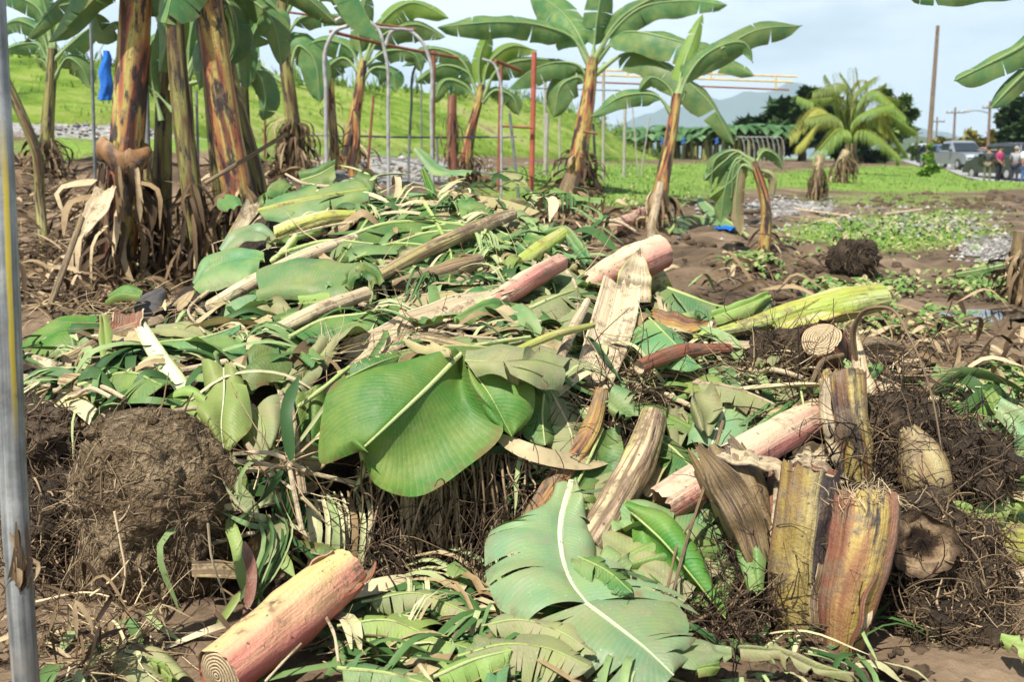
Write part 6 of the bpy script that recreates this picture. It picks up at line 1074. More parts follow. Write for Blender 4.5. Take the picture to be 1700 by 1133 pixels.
sheath('leaf_sheath', 'pale green channelled leaf stalk standing behind the largest corm', [(232, 540, 3.5), (262, 590, 3.35), (300, 640, 3.2), (330, 690, 3.1)], [22, 30, 28, 26], SG, 2.4, N=(.3, -.9, .2), inner=RIBW, thick=.008)
sheath('leaf_sheath', 'olive brown leaf stalk slanting up behind the largest corm', [(165, 700, 3.15), (205, 660, 3.2), (245, 615, 3.28), (272, 592, 3.35)], [30, 30, 28, 22], stem_mat('stalk_olive', [(.26, .24, .03), (.18, .15, .02), (.36, .32, .06)], .2, .15, su=4), 2.2, N=(-.2, -.9, .3))
sheath('leaf_sheath', 'torn cream husk end leaning at the left of the pile', [(215, 515, 3.8), (205, 550, 3.7), (195, 580, 3.65)], [50, 54, 40], SC_, 2., inner=SR)
sheath('leaf_sheath', 'brown ragged husk under the leaves left of centre', [(440, 800, 2.9), (480, 775, 2.9), (525, 750, 2.95), (545, 720, 3.0)], [50, 60, 60, 40], SB, 2., N=(0, -.9, .4), inner=LX)
sheath('leaf_sheath', 'tan husk with a black edge under the leaves left of centre', [(430, 830, 2.84), (470, 825, 2.84), (525, 805, 2.88)], [24, 34, 16], LX, 1.8, N=(0, -.8, .5), inner=SB)
sheath('leaf_sheath', 'wide tan husk arched below the curved stalk, left of the upright stump', [(1320, 760, 2.9), (1345, 752, 2.92), (1385, 756, 2.98)], [24, 40, 20], SB, 2.6, N=(0, -.8, .6), inner=SC_)
for lab, pts, ws, m in [('long pale stem lying along the left shoulder towards the crest', [(330, 520, 4.15), (420, 470, 4.2), (520, 420, 4.35), (590, 396, 4.5)], [22, 26, 24, 18], SC_), ('long muddy stem crossing the middle of the crest', [(610, 470, 4.0), (700, 420, 4.2), (790, 380, 4.5), (850, 356, 4.8)], [20, 26, 28, 20], SM), ('pink stem half buried right of the knotty branch', [(800, 520, 3.55), (870, 470, 3.75), (930, 436, 4.0)], [34, 38, 30], SP), ('green yellow stem end on the right of the crest', [(860, 440, 4.2), (905, 408, 4.4), (935, 388, 4.55)], [26, 28, 22], SG),
                        ('cream stem lying between the left shoulder leaves and the torn sheath', [(440, 560, 3.6), (520, 520, 3.65), (610, 486, 3.8)], [24, 28, 22], SC_), ('brown broken stem sloping on the left flank', [(110, 600, 3.5), (190, 560, 3.7), (270, 532, 3.85)], [24, 28, 20], SM), ('lime stalk crossing above the pointed green leaf', [(840, 590, 3.1), (910, 560, 3.2), (985, 540, 3.4)], [12, 14, 10], SG), ('pale stalk leaning up the slope left of the flat beige sheath', [(920, 620, 3.15), (945, 560, 3.35), (975, 500, 3.65)], [16, 18, 12], SC_), ('muddy red brown stem lying across the right slope', [(1060, 610, 3.25), (1130, 585, 3.4), (1210, 580, 3.5)], [24, 28, 18], SR)]:
    stem3('stem_piece', lab, pts, ws, m, CUTP, ends=(1, 1), ridge=.08, k=20)
sheath('leaf_sheath', 'pale cut sheath leaning on the foot of the broad red brown stem', [(428, 338, 6.7), (398, 400, 6.6), (362, 470, 6.5)], [40, 46, 30], SY, 1.8, N=(0, -1, .2), jag=.08)
sheath('leaf_sheath', 'dark olive sheath standing behind the pale cut one in the left clump', [(432, 340, 6.9), (446, 400, 6.9), (452, 460, 6.9)], [30, 44, 40], STD, 1.8, N=(0, -1, .2), inner=STD, jag=.08)
sheath('leaf_sheath', 'bright orange tan sheath torn down beside the thickest stem of the left clump', [(176, 310, 7.1), (158, 350, 6.9), (136, 385, 6.8)], [34, 40, 18], SC_, 1.8, N=(0, -1, .3), jag=.06)
for lab, pts, w in [('green split leaf stalk crossing above the big leaf, upper one', [(640, 594, 3.2), (720, 586, 3.18), (800, 572, 3.2), (880, 560, 3.3)], 7), ('green leaf stalk crossing above the big leaf, lower one', [(660, 602, 3.15), (740, 594, 3.12), (830, 580, 3.16)], 8), ('long green stalk lying across the left half of the pile', [(400, 568, 3.75), (480, 556, 3.7), (560, 540, 3.65)], 7), ('short lime stalk standing on the left slope', [(452, 436, 4.4), (475, 414, 4.4), (492, 392, 4.45)], 13),
                    ('green leaf stalk hanging at left of the big leaf', [(490, 680, 2.98), (530, 650, 2.96), (580, 610, 3.05)], 8), ('grey bent twig leaning over the pale leaf, right one of two', [(1200, 700, 2.9), (1172, 800, 2.66), (1140, 900, 2.5), (1110, 1010, 2.36)], 6), ('grey bent twig leaning over the pale leaf, left one of two', [(1160, 850, 2.6), (1125, 905, 2.5), (1112, 960, 2.42), (1100, 1012, 2.36)], 5), ('crooked brown root lying on the pale bottom leaf', [(942, 1045, 2.28), (965, 1018, 2.3), (1010, 1012, 2.3), (1060, 1018, 2.3), (1105, 1022, 2.32)], 9),
                    ('grey root running off right from the two bent twigs', [(1105, 1030, 2.32), (1140, 1036, 2.33), (1180, 1020, 2.36)], 6), ('green shoot hanging below the big leaf', [(600, 750, 2.9), (603, 785, 2.88), (588, 815, 2.88)], 8), ('bare stalk on the ground beside the fat cream stem', [(440, 1133, 2.1), (475, 1095, 2.15), (500, 1070, 2.2)], 5), ('pale thin stalk slanting over the ground right of the fat cream stem', [(538, 1020, 2.35), (555, 1055, 2.25), (562, 1100, 2.15)], 6)]:
    s = spline([Q(q) for q in pts], 24); mb = MB(); mb.tube(s, w * s[:, 1] / F / 2 * (1 + .12 * np.sin(np.arange(24) * .8)), 8, ridge=.1); gr_ = 'green' in lab or 'lime' in lab
    mb.build('leaf_stalk' if gr_ or 'stalk' in lab else 'twig', RIB if gr_ else SB if 'twig' in lab or 'root' in lab else SC_, label=lab, cat='stalk' if gr_ or 'stalk' in lab else 'twig', origin=s[0])
# ------------------------------------------------------------------ cut leaves in the heap
def leaf(label, mid, Lp, Rp, mat, rib=8, ribm=RIB, bulge=(.02, .02), ripple=.004, n=26, m=7, k1=50, off=.06, name='cut_leaf', slits=None):
    M, L, R = [Q(q, off) for q in mid], [Q(q, off) for q in Lp], [Q(q, off) for q in Rp]
    mb = MB(); mb.patch(M, L, R, n, m, bulge, ripple, k1, rng.random() * 6, slits=(0 if mat is LD else rng.choice((0, 1, 2, 3))) if slits is None else slits); o = mb.build(name, mat, label=label, cat='banana leaf', origin=M[0])
    if rib:
        s = spline(M, 24); w_ = rib * s[:, 1] / F / 2 * np.linspace(1, .45, 24); mb = MB(); mb.tube(s + A(0, -.004, .002), w_, 8, flat=.6); mb.build('midrib', ribm, parent=o)
    return o
def torn(label, mid, W, mat, tears=10, N=None, fold=.2, curl=.4, gap=.25, off=.06, rib=8, ribm=RIB, both=(1, 1), pet=.04, tip=3., rag=.2, ripple=.008, roll=0., n=30):
    M = [Q(q, off) for q in mid]; c_ = mid[len(mid) // 2]; N_ = N if N is not None else HN(c_[0], c_[1]) + A(0, 0, .15)
    mb = MB(); mb.blade(M, W, N=N_, fold=fold, curl=curl, tears=tears, gap=gap, ripple=ripple, pet=pet, tip=tip, both=both, rag=rag, roll=roll, k1=40, n=n); o = mb.build('torn_leaf', mat, label=label, cat='banana leaf', origin=M[0])
    if rib: s = spline(M, 24); mb = MB(); mb.tube(s, rib * s[:, 1] / F / 2 * np.linspace(1, .4, 24), 7); mb.build('midrib', ribm, parent=o)
    return o
leaf('biggest leaf, bright green and hanging over the dark roots in the middle', [(766, 588, 3.02), (715, 640, 2.9), (660, 692, 2.8), (603, 745, 2.74)], [(766, 588, 3.02), (655, 606, 3.0), (548, 642, 2.92), (533, 700, 2.86), (531, 769, 2.8), (603, 748, 2.74)], [(768, 590, 3.02), (790, 650, 2.9), (836, 710, 2.84), (770, 780, 2.76), (680, 826, 2.7), (618, 800, 2.71), (602, 748, 2.74)], LD, 9, bulge=(.035, -.05), ripple=.003, n=34, m=10)
leaf('smaller bright green leaf with a pointed tip, right of the biggest leaf', [(784, 615, 2.98), (815, 660, 2.9), (850, 726, 2.86)], [(776, 618, 2.98), (790, 665, 2.92), (815, 700, 2.88), (850, 726, 2.86)], [(800, 605, 3.02), (884, 640, 2.96), (883, 692, 2.9), (850, 726, 2.86)], LD, 3)
leaf('dull folded leaf flap lying over the top of the pointed green leaf', [(772, 600, 2.98), (830, 602, 2.94), (890, 598, 2.98), (935, 610, 3.02)], [(778, 585, 3.1), (840, 575, 3.12), (900, 585, 3.15), (950, 600, 3.15)], [(790, 625, 2.92), (830, 622, 2.88), (880, 640, 2.86), (930, 650, 2.95)], LM, 4)
torn('shredded leaf strips dangling over the pointed green leaf', [(830, 606, 2.9), (870, 612, 2.88), (905, 625, 2.9)], .1, LM, 6, N=(0, -1, .2), both=(0, 1), fold=.6, gap=.2, rib=0)
torn('little fringed leaf tip lying on the biggest leaf', [(575, 628, 2.92), (620, 606, 2.94), (665, 590, 3.02)], .05, LG, 9, N=(0, -1, .4), gap=.4, rib=3)
leaf('large pale leaf at bottom centre, upper half, with a thick white midrib', [(950, 800, 2.72), (933, 860, 2.62), (933, 920, 2.48), (950, 970, 2.36), (975, 1003, 2.28)], [(925, 828, 2.72), (880, 868, 2.66), (818, 888, 2.6), (806, 950, 2.44), (828, 1010, 2.32), (868, 1046, 2.25)], [(960, 800, 2.72), (975, 880, 2.62), (1000, 940, 2.5), (1060, 962, 2.42), (1120, 990, 2.36), (1165, 1015, 2.33)], LP, 15, RIBW, bulge=(.035, .03), ripple=.011, n=44, m=12, slits=6)
leaf('large pale leaf at bottom centre, lower half spread on the mud', [(972, 1002, 2.27), (1030, 1045, 2.2), (1080, 1085, 2.13), (1118, 1122, 2.08)], [(868, 1046, 2.26), (930, 1085, 2.16), (1010, 1140, 2.05), (1100, 1145, 2.04)], [(1050, 985, 2.35), (1130, 1010, 2.3), (1150, 1060, 2.2), (1118, 1120, 2.08)], LP, 9, RIBW, bulge=(.012, .012), ripple=.005, n=34, slits=3)
leaf('pale leaf flap split off to the right end of the large bottom leaf', [(1080, 1070, 2.2), (1150, 1080, 2.18), (1216, 1088, 2.17)], [(1075, 1062, 2.22), (1150, 1062, 2.23), (1214, 1080, 2.2)], [(1085, 1085, 2.16), (1150, 1116, 2.12), (1214, 1092, 2.16)], LP, 0, bulge=(.006, .006), slits=1)
leaf('dark green upright leaf above the large pale bottom leaf', [(1000, 712, 3.0), (975, 770, 2.9), (945, 830, 2.78), (930, 870, 2.7)], [(990, 712, 3.0), (955, 765, 2.92), (938, 800, 2.84), (928, 860, 2.72)], [(1028, 704, 3.02), (1036, 760, 2.94), (1030, 800, 2.9), (970, 850, 2.76)], LG, 6, bulge=(.0, -.02))
leaf('deep shaded leaf folded under the muddy stem', [(1000, 800, 2.88), (985, 850, 2.8), (965, 900, 2.7)], [(960, 800, 2.88), (945, 850, 2.76), (940, 890, 2.66)], [(1035, 790, 2.95), (1010, 850, 2.84), (985, 910, 2.7)], LG, 0, bulge=(.02, -.02))
leaf('dark green leaf with a sharp tip, hanging right of the muddy stem', [(1046, 850, 2.62), (1100, 900, 2.52), (1150, 960, 2.44), (1204, 1028, 2.38)], [(1042, 832, 2.64), (1110, 856, 2.58), (1165, 925, 2.5), (1204, 1028, 2.38)], [(1046, 860, 2.62), (1060, 930, 2.54), (1120, 985, 2.46), (1204, 1028, 2.38)], LD, 5, bulge=(.02, -.03))
leaf('green leaf rolled on itself under the muddy stem, in front of the pale midrib', [(950, 925, 2.5), (990, 935, 2.42), (1040, 958, 2.4)], [(958, 905, 2.56), (1010, 918, 2.5), (1045, 950, 2.44)], [(948, 945, 2.44), (985, 978, 2.34), (1040, 962, 2.38)], LB, 0, bulge=(.03, .02))
leaf('white green sheath leaf glimpsed behind the sharp tipped leaf', [(1000, 925, 2.6), (1060, 930, 2.6), (1110, 920, 2.62)], [(1000, 912, 2.64), (1060, 912, 2.64), (1112, 912, 2.64)], [(1010, 950, 2.54), (1060, 955, 2.54), (1110, 930, 2.6)], LY, 0, RIBW)
leaf('pale leaf scrap between the pink stem and the dark stump, lower one', [(1160, 850, 2.72), (1190, 842, 2.72), (1225, 848, 2.74)], [(1165, 838, 2.76), (1195, 822, 2.76), (1225, 835, 2.76)], [(1170, 862, 2.68), (1200, 868, 2.68), (1225, 860, 2.7)], LB, 0)
leaf('curled pale leaf below the orange stem stub', [(1165, 935, 2.62), (1190, 925, 2.62), (1215, 900, 2.66)], [(1170, 920, 2.66), (1195, 905, 2.68), (1215, 880, 2.7)], [(1172, 950, 2.58), (1200, 950, 2.58), (1218, 920, 2.62)], LB, 0, bulge=(.02, .02))
leaf('green leaf tip hanging at the right of the sharp tipped leaf', [(1195, 950, 2.56), (1200, 980, 2.52), (1198, 1012, 2.46)], [(1180, 950, 2.56), (1182, 980, 2.52), (1194, 1014, 2.46)], [(1222, 945, 2.58), (1220, 980, 2.53), (1202, 1010, 2.47)], LG, 0)
leaf('pale green leaf with a white midrib behind the pink stem', [(1210, 660, 3.2), (1195, 700, 3.08), (1180, 745, 2.98)], [(1165, 690, 3.18), (1150, 700, 3.1), (1140, 740, 3.02)], [(1235, 670, 3.2), (1255, 715, 3.1), (1225, 755, 2.96)], LP, 9, RIBW)
torn('muddy grey torn leaf lying right of centre over the roots', [(1150, 636, 3.2), (1200, 640, 3.18), (1260, 660, 3.15), (1330, 695, 3.1)], .085, LM, 7, gap=.2, rib=7, ribm=SC_)
leaf('crumpled muddy leaf drooping left of the pink stem', [(1150, 650, 3.12), (1165, 690, 3.02), (1172, 720, 2.98)], [(1148, 650, 3.12), (1148, 690, 3.03), (1165, 722, 2.98)], [(1180, 640, 3.14), (1200, 670, 3.05), (1182, 718, 2.98)], LM, 0, bulge=(.03, -.03), ripple=.015)
leaf('pale scrap of leaf right of the narrow pink stem', [(1010, 665, 3.02), (1030, 680, 2.98), (1045, 695, 2.97)], [(1008, 680, 3.0), (1020, 695, 2.97), (1040, 698, 2.96)], [(1025, 640, 3.06), (1048, 650, 3.04), (1050, 690, 2.98)], LB, 0)
torn('comb like torn leaf hanging right of the beige sheath', [(1078, 528, 3.6), (1110, 560, 3.45), (1140, 590, 3.38), (1165, 612, 3.36)], .13, LB, 12, gap=.1, both=(1, 1), rib=4)
torn('wide pale torn leaf lying right of the pink stem end, over the mud', [(1092, 472, 4.1), (1140, 490, 4.0), (1200, 510, 3.95), (1282, 498, 4.0)], .14, LB, 9, gap=.15, rib=7)
leaf('yellow lime leaf tip beyond the wide pale torn leaf', [(1180, 530, 3.85), (1230, 512, 3.9), (1275, 492, 4.0)], [(1180, 520, 3.88), (1230, 500, 3.94), (1275, 488, 4.02)], [(1190, 540, 3.8), (1240, 525, 3.86), (1278, 500, 3.98)], LY, 5)
torn('grey green torn leaf with black gaps, left of the beige sheath', [(845, 480, 3.95), (890, 450, 4.1), (930, 456, 4.05), (985, 475, 3.95)], .17, LB, 9, gap=.2, rib=0)
torn('long pale torn leaf sloping left of the beige sheath', [(862, 520, 3.6), (905, 500, 3.65), (960, 480, 3.85)], .12, LM, 8, gap=.25)
leaf('grey twisted leaf arched at the top right of the crest', [(900, 395, 4.6), (935, 384, 4.55), (960, 410, 4.45), (980, 440, 4.35)], [(898, 388, 4.62), (938, 376, 4.57), (968, 405, 4.47), (985, 440, 4.35)], [(902, 404, 4.58), (932, 396, 4.53), (950, 418, 4.43), (972, 442, 4.34)], LB, 0)
leaf('green leaf piece with veins on the crest at upper right', [(850, 360, 5.0), (870, 390, 4.75), (890, 420, 4.55)], [(830, 370, 5.0), (850, 400, 4.75), (875, 425, 4.55)], [(870, 350, 5.0), (895, 385, 4.75), (905, 412, 4.6)], LB, 4)
leaf('broad bluish leaf with dried mud on its left end, left of the knotty branch', [(430, 480, 4.0), (480, 468, 3.95), (540, 470, 3.92), (590, 470, 3.95)], [(432, 446, 4.15), (480, 432, 4.15), (540, 430, 4.15), (590, 440, 4.1)], [(430, 500, 3.95), (480, 498, 3.9), (540, 500, 3.85), (580, 502, 3.85)], LB, 0, bulge=(.03, .02))
leaf('curved leaf bending over at the left shoulder of the pile', [(330, 480, 4.3), (350, 450, 4.35), (400, 430, 4.4), (440, 436, 4.35)], [(325, 470, 4.35), (345, 428, 4.45), (400, 415, 4.5), (442, 425, 4.4)], [(335, 490, 4.2), (370, 480, 4.2), (410, 470, 4.2), (430, 458, 4.25)], LB, 0, bulge=(.03, .04))
leaf('pale leaf arched like a hood above the curved leaf', [(372, 420, 4.6), (395, 392, 4.65), (425, 385, 4.7), (456, 410, 4.6)], [(365, 415, 4.65), (390, 382, 4.72), (430, 372, 4.78), (468, 405, 4.65)], [(385, 425, 4.5), (400, 405, 4.55), (425, 400, 4.58), (445, 415, 4.5)], LP, 0)
leaf('long leaf on the crest with a thick yellow midrib', [(430, 352, 4.95), (490, 336, 4.92), (550, 325, 4.95), (612, 314, 5.05)], [(440, 330, 5.1), (490, 318, 5.1), (550, 305, 5.15), (615, 288, 5.25)], [(440, 365, 4.88), (490, 372, 4.8), (550, 352, 4.85), (612, 335, 4.95)], LB, 11, SG, bulge=(.02, .02))
leaf('dark leaf curling up behind the midrib at the top of the pile', [(588, 300, 5.1), (604, 310, 5.06), (612, 335, 4.98)], [(580, 300, 5.12), (594, 318, 5.08), (606, 338, 5.0)], [(600, 286, 5.15), (622, 298, 5.12), (620, 318, 5.04)], LG, 0)
leaf('leaf rolled up at the upper left end of the crest', [(432, 340, 5.0), (450, 318, 5.1), (485, 310, 5.15)], [(432, 350, 4.95), (446, 330, 5.0), (470, 330, 5.05)], [(440, 325, 5.1), (470, 300, 5.2), (492, 318, 5.15)], LG, 0)
leaf('dark green leaf standing beyond the crest, partly hidden', [(500, 300, 5.6), (530, 290, 5.6), (556, 275, 5.65)], [(496, 285, 5.65), (530, 275, 5.65), (560, 262, 5.7)], [(505, 318, 5.5), (535, 315, 5.5), (558, 296, 5.55)], LG, 3)
leaf('narrow green blade sticking up from the crest, right of the rusty arch', [(702, 282, 5.1), (714, 315, 5.05), (726, 350, 5.0)], [(698, 282, 5.1), (708, 318, 5.05), (720, 352, 5.0)], [(706, 278, 5.1), (722, 312, 5.05), (730, 350, 5.0)], LD, 0)
leaf('round green leaf piece on the crest, right of the narrow blade', [(760, 345, 4.85), (785, 350, 4.8), (810, 370, 4.75)], [(765, 335, 4.92), (800, 338, 4.9), (822, 362, 4.85)], [(765, 360, 4.75), (785, 372, 4.7), (805, 385, 4.65)], LG, 0)
for lab, pts, w, m in [('long grey torn leaf draped over the right of the crest', [(640, 345), (720, 335), (800, 345), (880, 375)], 0.165, LM), ('pale straw coloured torn leaf along the top of the crest', [(660, 328), (740, 322), (830, 330), (900, 352)], 0.150, LX), ('green torn leaf bending down the front of the crest', [(650, 405), (720, 385), (780, 385), (830, 420)], 0.195, LG), ('torn leaf curling round the middle of the crest', [(590, 430), (650, 405), (720, 410), (770, 450)], 0.180, LG), ('grey torn leaf lying above the knotty branch', [(700, 380), (770, 370), (830, 385), (880, 420)], 0.195, LB), ('dry torn leaf beside the broad bluish leaf', [(560, 480), (600, 450), (660, 440), (720, 450)], 0.150, LM),
                       ('torn leaf bundle right of the knotty branch', [(800, 470), (840, 440), (890, 440), (930, 470)], 0.195, LM), ('dark green torn leaf under the straw on the crest', [(780, 440), (830, 410), (870, 400), (900, 410)], 0.150, LG), ('narrow torn leaf lying under the torn cream sheath', [(560, 620), (640, 590), (740, 575), (840, 580)], 0.105, LG), ('long torn leaf reaching right from the pink husk', [(780, 560), (850, 565), (920, 580), (985, 620)], 0.120, LM), ('grey torn leaf in the hollow left of the narrow pink stem', [(890, 610), (920, 660), (945, 710), (955, 760)], 0.120, LM), ('dull torn leaf at the right of the biggest leaf', [(905, 640), (900, 690), (905, 740)], 0.105, LG),
                       ('green torn leaf among the roots right of centre', [(1070, 720), (1110, 740), (1150, 775), (1180, 790)], 0.090, LG), ('straight torn leaf on top of the left slope', [(620, 350), (590, 395), (560, 440)], 0.045, LG)]:
    torn(lab, pts, w, m, rng.randint(6, 12), gap=.2, rag=.35, rib=6 if m is not LX else 0, off=.13, ribm=RIB if m in (LG, LB) else SC_)
for lab, pts, w, m in [('broad green torn blade lying across the crest, its tip to the right', [(560, 400), (650, 370), (760, 372), (850, 405)], .2, LG), ('deep green torn blade bending over the front of the crest, right of the biggest midrib', [(700, 330), (730, 380), (750, 430), (745, 470)], .16, LG), ('pale torn blade lying lengthwise over the left shoulder of the pile', [(470, 420), (540, 400), (620, 405)], .15, LB),
                       ('wilted torn blade hanging over the right slope above the flat beige sheath', [(900, 420), (940, 450), (960, 510), (950, 560)], .14, LM), ('green torn blade lying between the cream husk and the torn cream sheath', [(480, 560), (540, 530), (610, 520), (670, 500)], .13, LG), ('long bluish torn blade at the left flank of the pile', [(180, 590), (260, 570), (340, 560), (400, 540)], .13, LB), ('deep green torn blade low on the left flank, over the lime stem butt', [(130, 640), (200, 620), (270, 640)], .12, LG), ('dry brown torn blade under the knotty branch', [(640, 500), (700, 490), (780, 480), (850, 470)], .12, LX)]:
    torn(lab, pts, w, m, rng.randint(4, 9), gap=.2, rag=.3, rib=8 if m is not LX else 5, off=.15, ribm=RIB if m in (LG, LB) else SC_)
for lab, pts, w, m in [('muddy torn shred fan draped over the left lobe of the large bottom leaf', [(800, 1040, 2.27), (860, 1030, 2.25), (930, 1050, 2.19), (990, 1090, 2.1)], .06, LM), ('dull green torn piece folded over the middle of the large bottom leaf', [(960, 925, 2.42), (1010, 950, 2.35), (1050, 985, 2.28)], .06, LG)]:
    torn(lab, pts, w, m, 8, gap=.3, rag=.5, rib=4, N=(0, -.5, 1))
# left flank
leaf('bright pale leaf hanging in crumpled folds right of the largest corm', [(372, 612, 3.15), (372, 660, 3.02), (368, 710, 2.93), (372, 748, 2.88)], [(340, 610, 3.18), (330, 660, 3.06), (338, 705, 2.95), (370, 750, 2.88)], [(400, 620, 3.12), (416, 670, 3.0), (414, 715, 2.92), (385, 752, 2.87)], LY, 4, RIBW, ripple=.02, k1=30)
leaf('dark blue green leaf bending over at left of centre', [(404, 640, 3.25), (425, 605, 3.3), (450, 590, 3.35), (478, 600, 3.35)], [(402, 630, 3.3), (420, 580, 3.4), (445, 566, 3.45), (480, 590, 3.42)], [(415, 655, 3.15), (440, 640, 3.18), (460, 640, 3.2), (482, 645, 3.22)], LG, 0, bulge=(.03, .05))
leaf('muddy leaf hanging in a deep fold left of the biggest leaf', [(425, 680, 3.05), (440, 720, 2.96), (430, 770, 2.9)], [(400, 690, 3.06), (405, 740, 2.98), (412, 775, 2.9)], [(475, 660, 3.1), (470, 710, 3.0), (445, 770, 2.9)], LM, 3, bulge=(.02, .03))
leaf('grey leaf strip lying steeply left of the straw tuft', [(548, 570, 3.4), (515, 610, 3.3), (480, 665, 3.12)], [(530, 560, 3.42), (490, 605, 3.3), (462, 655, 3.15)], [(565, 575, 3.38), (535, 620, 3.26), (495, 672, 3.1)], LM, 0)
leaf('green leaf half hidden behind the left edge of the biggest leaf', [(510, 650, 3.02), (512, 690, 2.98), (520, 735, 2.94)], [(485, 665, 3.02), (484, 700, 2.98), (500, 738, 2.94)], [(540, 640, 3.04), (540, 690, 2.97), (532, 742, 2.92)], LD, 0, bulge=(.03, .03))
leaf('tall dark green leaf lying flat at the far left', [(45, 590, 3.8), (80, 560, 3.85), (120, 540, 3.9), (160, 535, 3.95)], [(36, 575, 3.9), (70, 545, 3.95), (115, 526, 4.0), (165, 528, 4.0)], [(50, 600, 3.75), (90, 595, 3.75), (125, 580, 3.78), (155, 560, 3.85)], LD, 0)
leaf('grey green leaf standing behind the pale peeled stems', [(130, 570, 3.65), (135, 600, 3.58), (145, 622, 3.5)], [(118, 570, 3.65), (122, 600, 3.58), (135, 622, 3.5)], [(165, 570, 3.66), (166, 600, 3.58), (160, 625, 3.5)], LB, 0, bulge=(.03, .03))
leaf('dark folded leaf between the two leaf stalks behind the largest corm', [(235, 600, 3.4), (245, 640, 3.3), (265, 665, 3.22)], [(205, 620, 3.4), (225, 655, 3.28), (250, 672, 3.2)], [(265, 600, 3.42), (285, 640, 3.3), (280, 665, 3.2)], LD, 0, bulge=(.03, -.04))
leaf('thin green leaf standing curled at the left, by the torn cream husk', [(172, 530, 3.6), (178, 580, 3.45), (182, 630, 3.35), (200, 680, 3.2)], [(165, 530, 3.6), (168, 585, 3.46), (174, 635, 3.36), (192, 685, 3.2)], [(180, 525, 3.6), (190, 575, 3.44), (192, 625, 3.34), (206, 676, 3.2)], LY, 0, bulge=(.02, .02))
leaf('small ragged green leaf poking up at the left of the pile', [(185, 500, 4.0), (205, 485, 4.0), (235, 492, 4.0)], [(180, 510, 3.98), (200, 500, 3.97), (232, 500, 3.97)], [(190, 490, 4.03), (210, 478, 4.05), (238, 486, 4.03)], LD, 2)
leaf('dark grey shrivelled leaf on the left of the pile', [(225, 520, 4.05), (245, 500, 4.1), (275, 488, 4.15)], [(230, 510, 4.1), (245, 490, 4.15), (272, 482, 4.2)], [(238, 535, 4.0), (255, 520, 4.02), (278, 495, 4.12)], simple('leaf_rotten', (.07, .065, .065), .8, .4, 18), 0, bulge=(.02, .03))
leaf('lime leaf edge lying under the channelled leaf stalk', [(290, 670, 3.08), (320, 665, 3.06), (345, 690, 3.0)], [(270, 665, 3.1), (310, 640, 3.12), (345, 660, 3.06)], [(290, 690, 3.05), (320, 700, 3.0), (345, 720, 2.96)], LY, 3)
leaf('blue green leaf pieces below the muddy jointed pole', [(300, 600, 3.9), (330, 590, 3.88), (360, 595, 3.82)], [(300, 585, 3.95), (330, 578, 3.93), (362, 580, 3.88)], [(305, 615, 3.8), (330, 608, 3.8), (355, 610, 3.76)], LB, 0)
leaf('green leaf scrap in front of the wide cream husk', [(460, 540, 3.75), (500, 530, 3.72), (530, 515, 3.72)], [(455, 525, 3.8), (490, 512, 3.8), (525, 498, 3.8)], [(470, 555, 3.7), (505, 548, 3.67), (535, 530, 3.68)], LG, 0)
leaf('lime coloured curved leaf base in the upper middle', [(470, 540, 3.7), (505, 528, 3.68), (545, 524, 3.68)], [(472, 528, 3.74), (505, 518, 3.73), (545, 516, 3.73)], [(474, 545, 3.67), (505, 538, 3.65), (545, 536, 3.65)], LY, 0)
leaf('pale cut leaf base pointing left below the broad bluish leaf', [(498, 505, 3.8), (535, 500, 3.76), (570, 512, 3.7)], [(500, 495, 3.84), (535, 488, 3.82), (572, 500, 3.76)], [(500, 512, 3.78), (535, 512, 3.73), (568, 520, 3.68)], LY, 0)
leaf('leaf bent double below the broad bluish leaf, near the knotty branch', [(572, 480, 3.9), (590, 455, 4.0), (620, 455, 3.98), (630, 475, 3.9)], [(566, 478, 3.92), (586, 446, 4.04), (626, 446, 4.02), (640, 475, 3.92)], [(582, 485, 3.86), (596, 466, 3.94), (612, 468, 3.92), (616, 480, 3.88)], LG, 0)
leaf('leaf scrap of dark green below the torn cream sheath', [(545, 560, 3.6), (575, 545, 3.6), (600, 530, 3.6)], [(545, 545, 3.64), (572, 530, 3.65), (596, 520, 3.65)], [(552, 575, 3.55), (580, 560, 3.54), (602, 545, 3.55)], LG, 0)
# hanging strips right of the corm
for lab, pts, w, m in [('folded green strip hanging right of the largest corm', [(372, 780, 2.84), (395, 820, 2.78), (430, 852, 2.76)], 30, LM), ('long lime strip hanging down to the fat cream stem', [(378, 862, 2.74), (392, 900, 2.68), (402, 950, 2.62), (408, 1000, 2.56)], 22, LY), ('pale folded strip left of the root mass', [(470, 870, 2.74), (450, 905, 2.68), (430, 945, 2.62)], 26, LM), ('short green strip left of the root mass', [(440, 890, 2.74), (470, 930, 2.68), (490, 960, 2.64)], 22, LY), ('wilted strip with a rotten orange middle beside the fat cream stem', [(405, 900, 2.66), (418, 950, 2.6), (412, 1000, 2.54), (402, 1030, 2.5)], 18, SO), ('green strip lying under the root mass', [(480, 905, 2.78), (530, 912, 2.74), (570, 922, 2.74)], 20, LG), ('small green leaf tip in the shade of the hanging roots', [(745, 940, 2.72), (765, 955, 2.68), (790, 972, 2.66)], 26, LG), ('lime strip lying over the lower right of the largest corm', [(398, 985, 2.5), (375, 1020, 2.46), (356, 1045, 2.44)], 14, LY), ('bright green strip bent at the right shoulder of the largest corm', [(375, 750, 2.86), (400, 790, 2.82), (412, 820, 2.8)], 16, LD)]:
    s3 = [P(*q) for q in pts]; mb = MB(); sp_ = spline(s3, 14); mb.ribbon(s3, w * s3[0][1] / F / 2, N=(.2, -.9, .3), cup=.4, n=14); mb.build('leaf_strip', m, label=lab, cat='leaf strip', origin=s3[0])
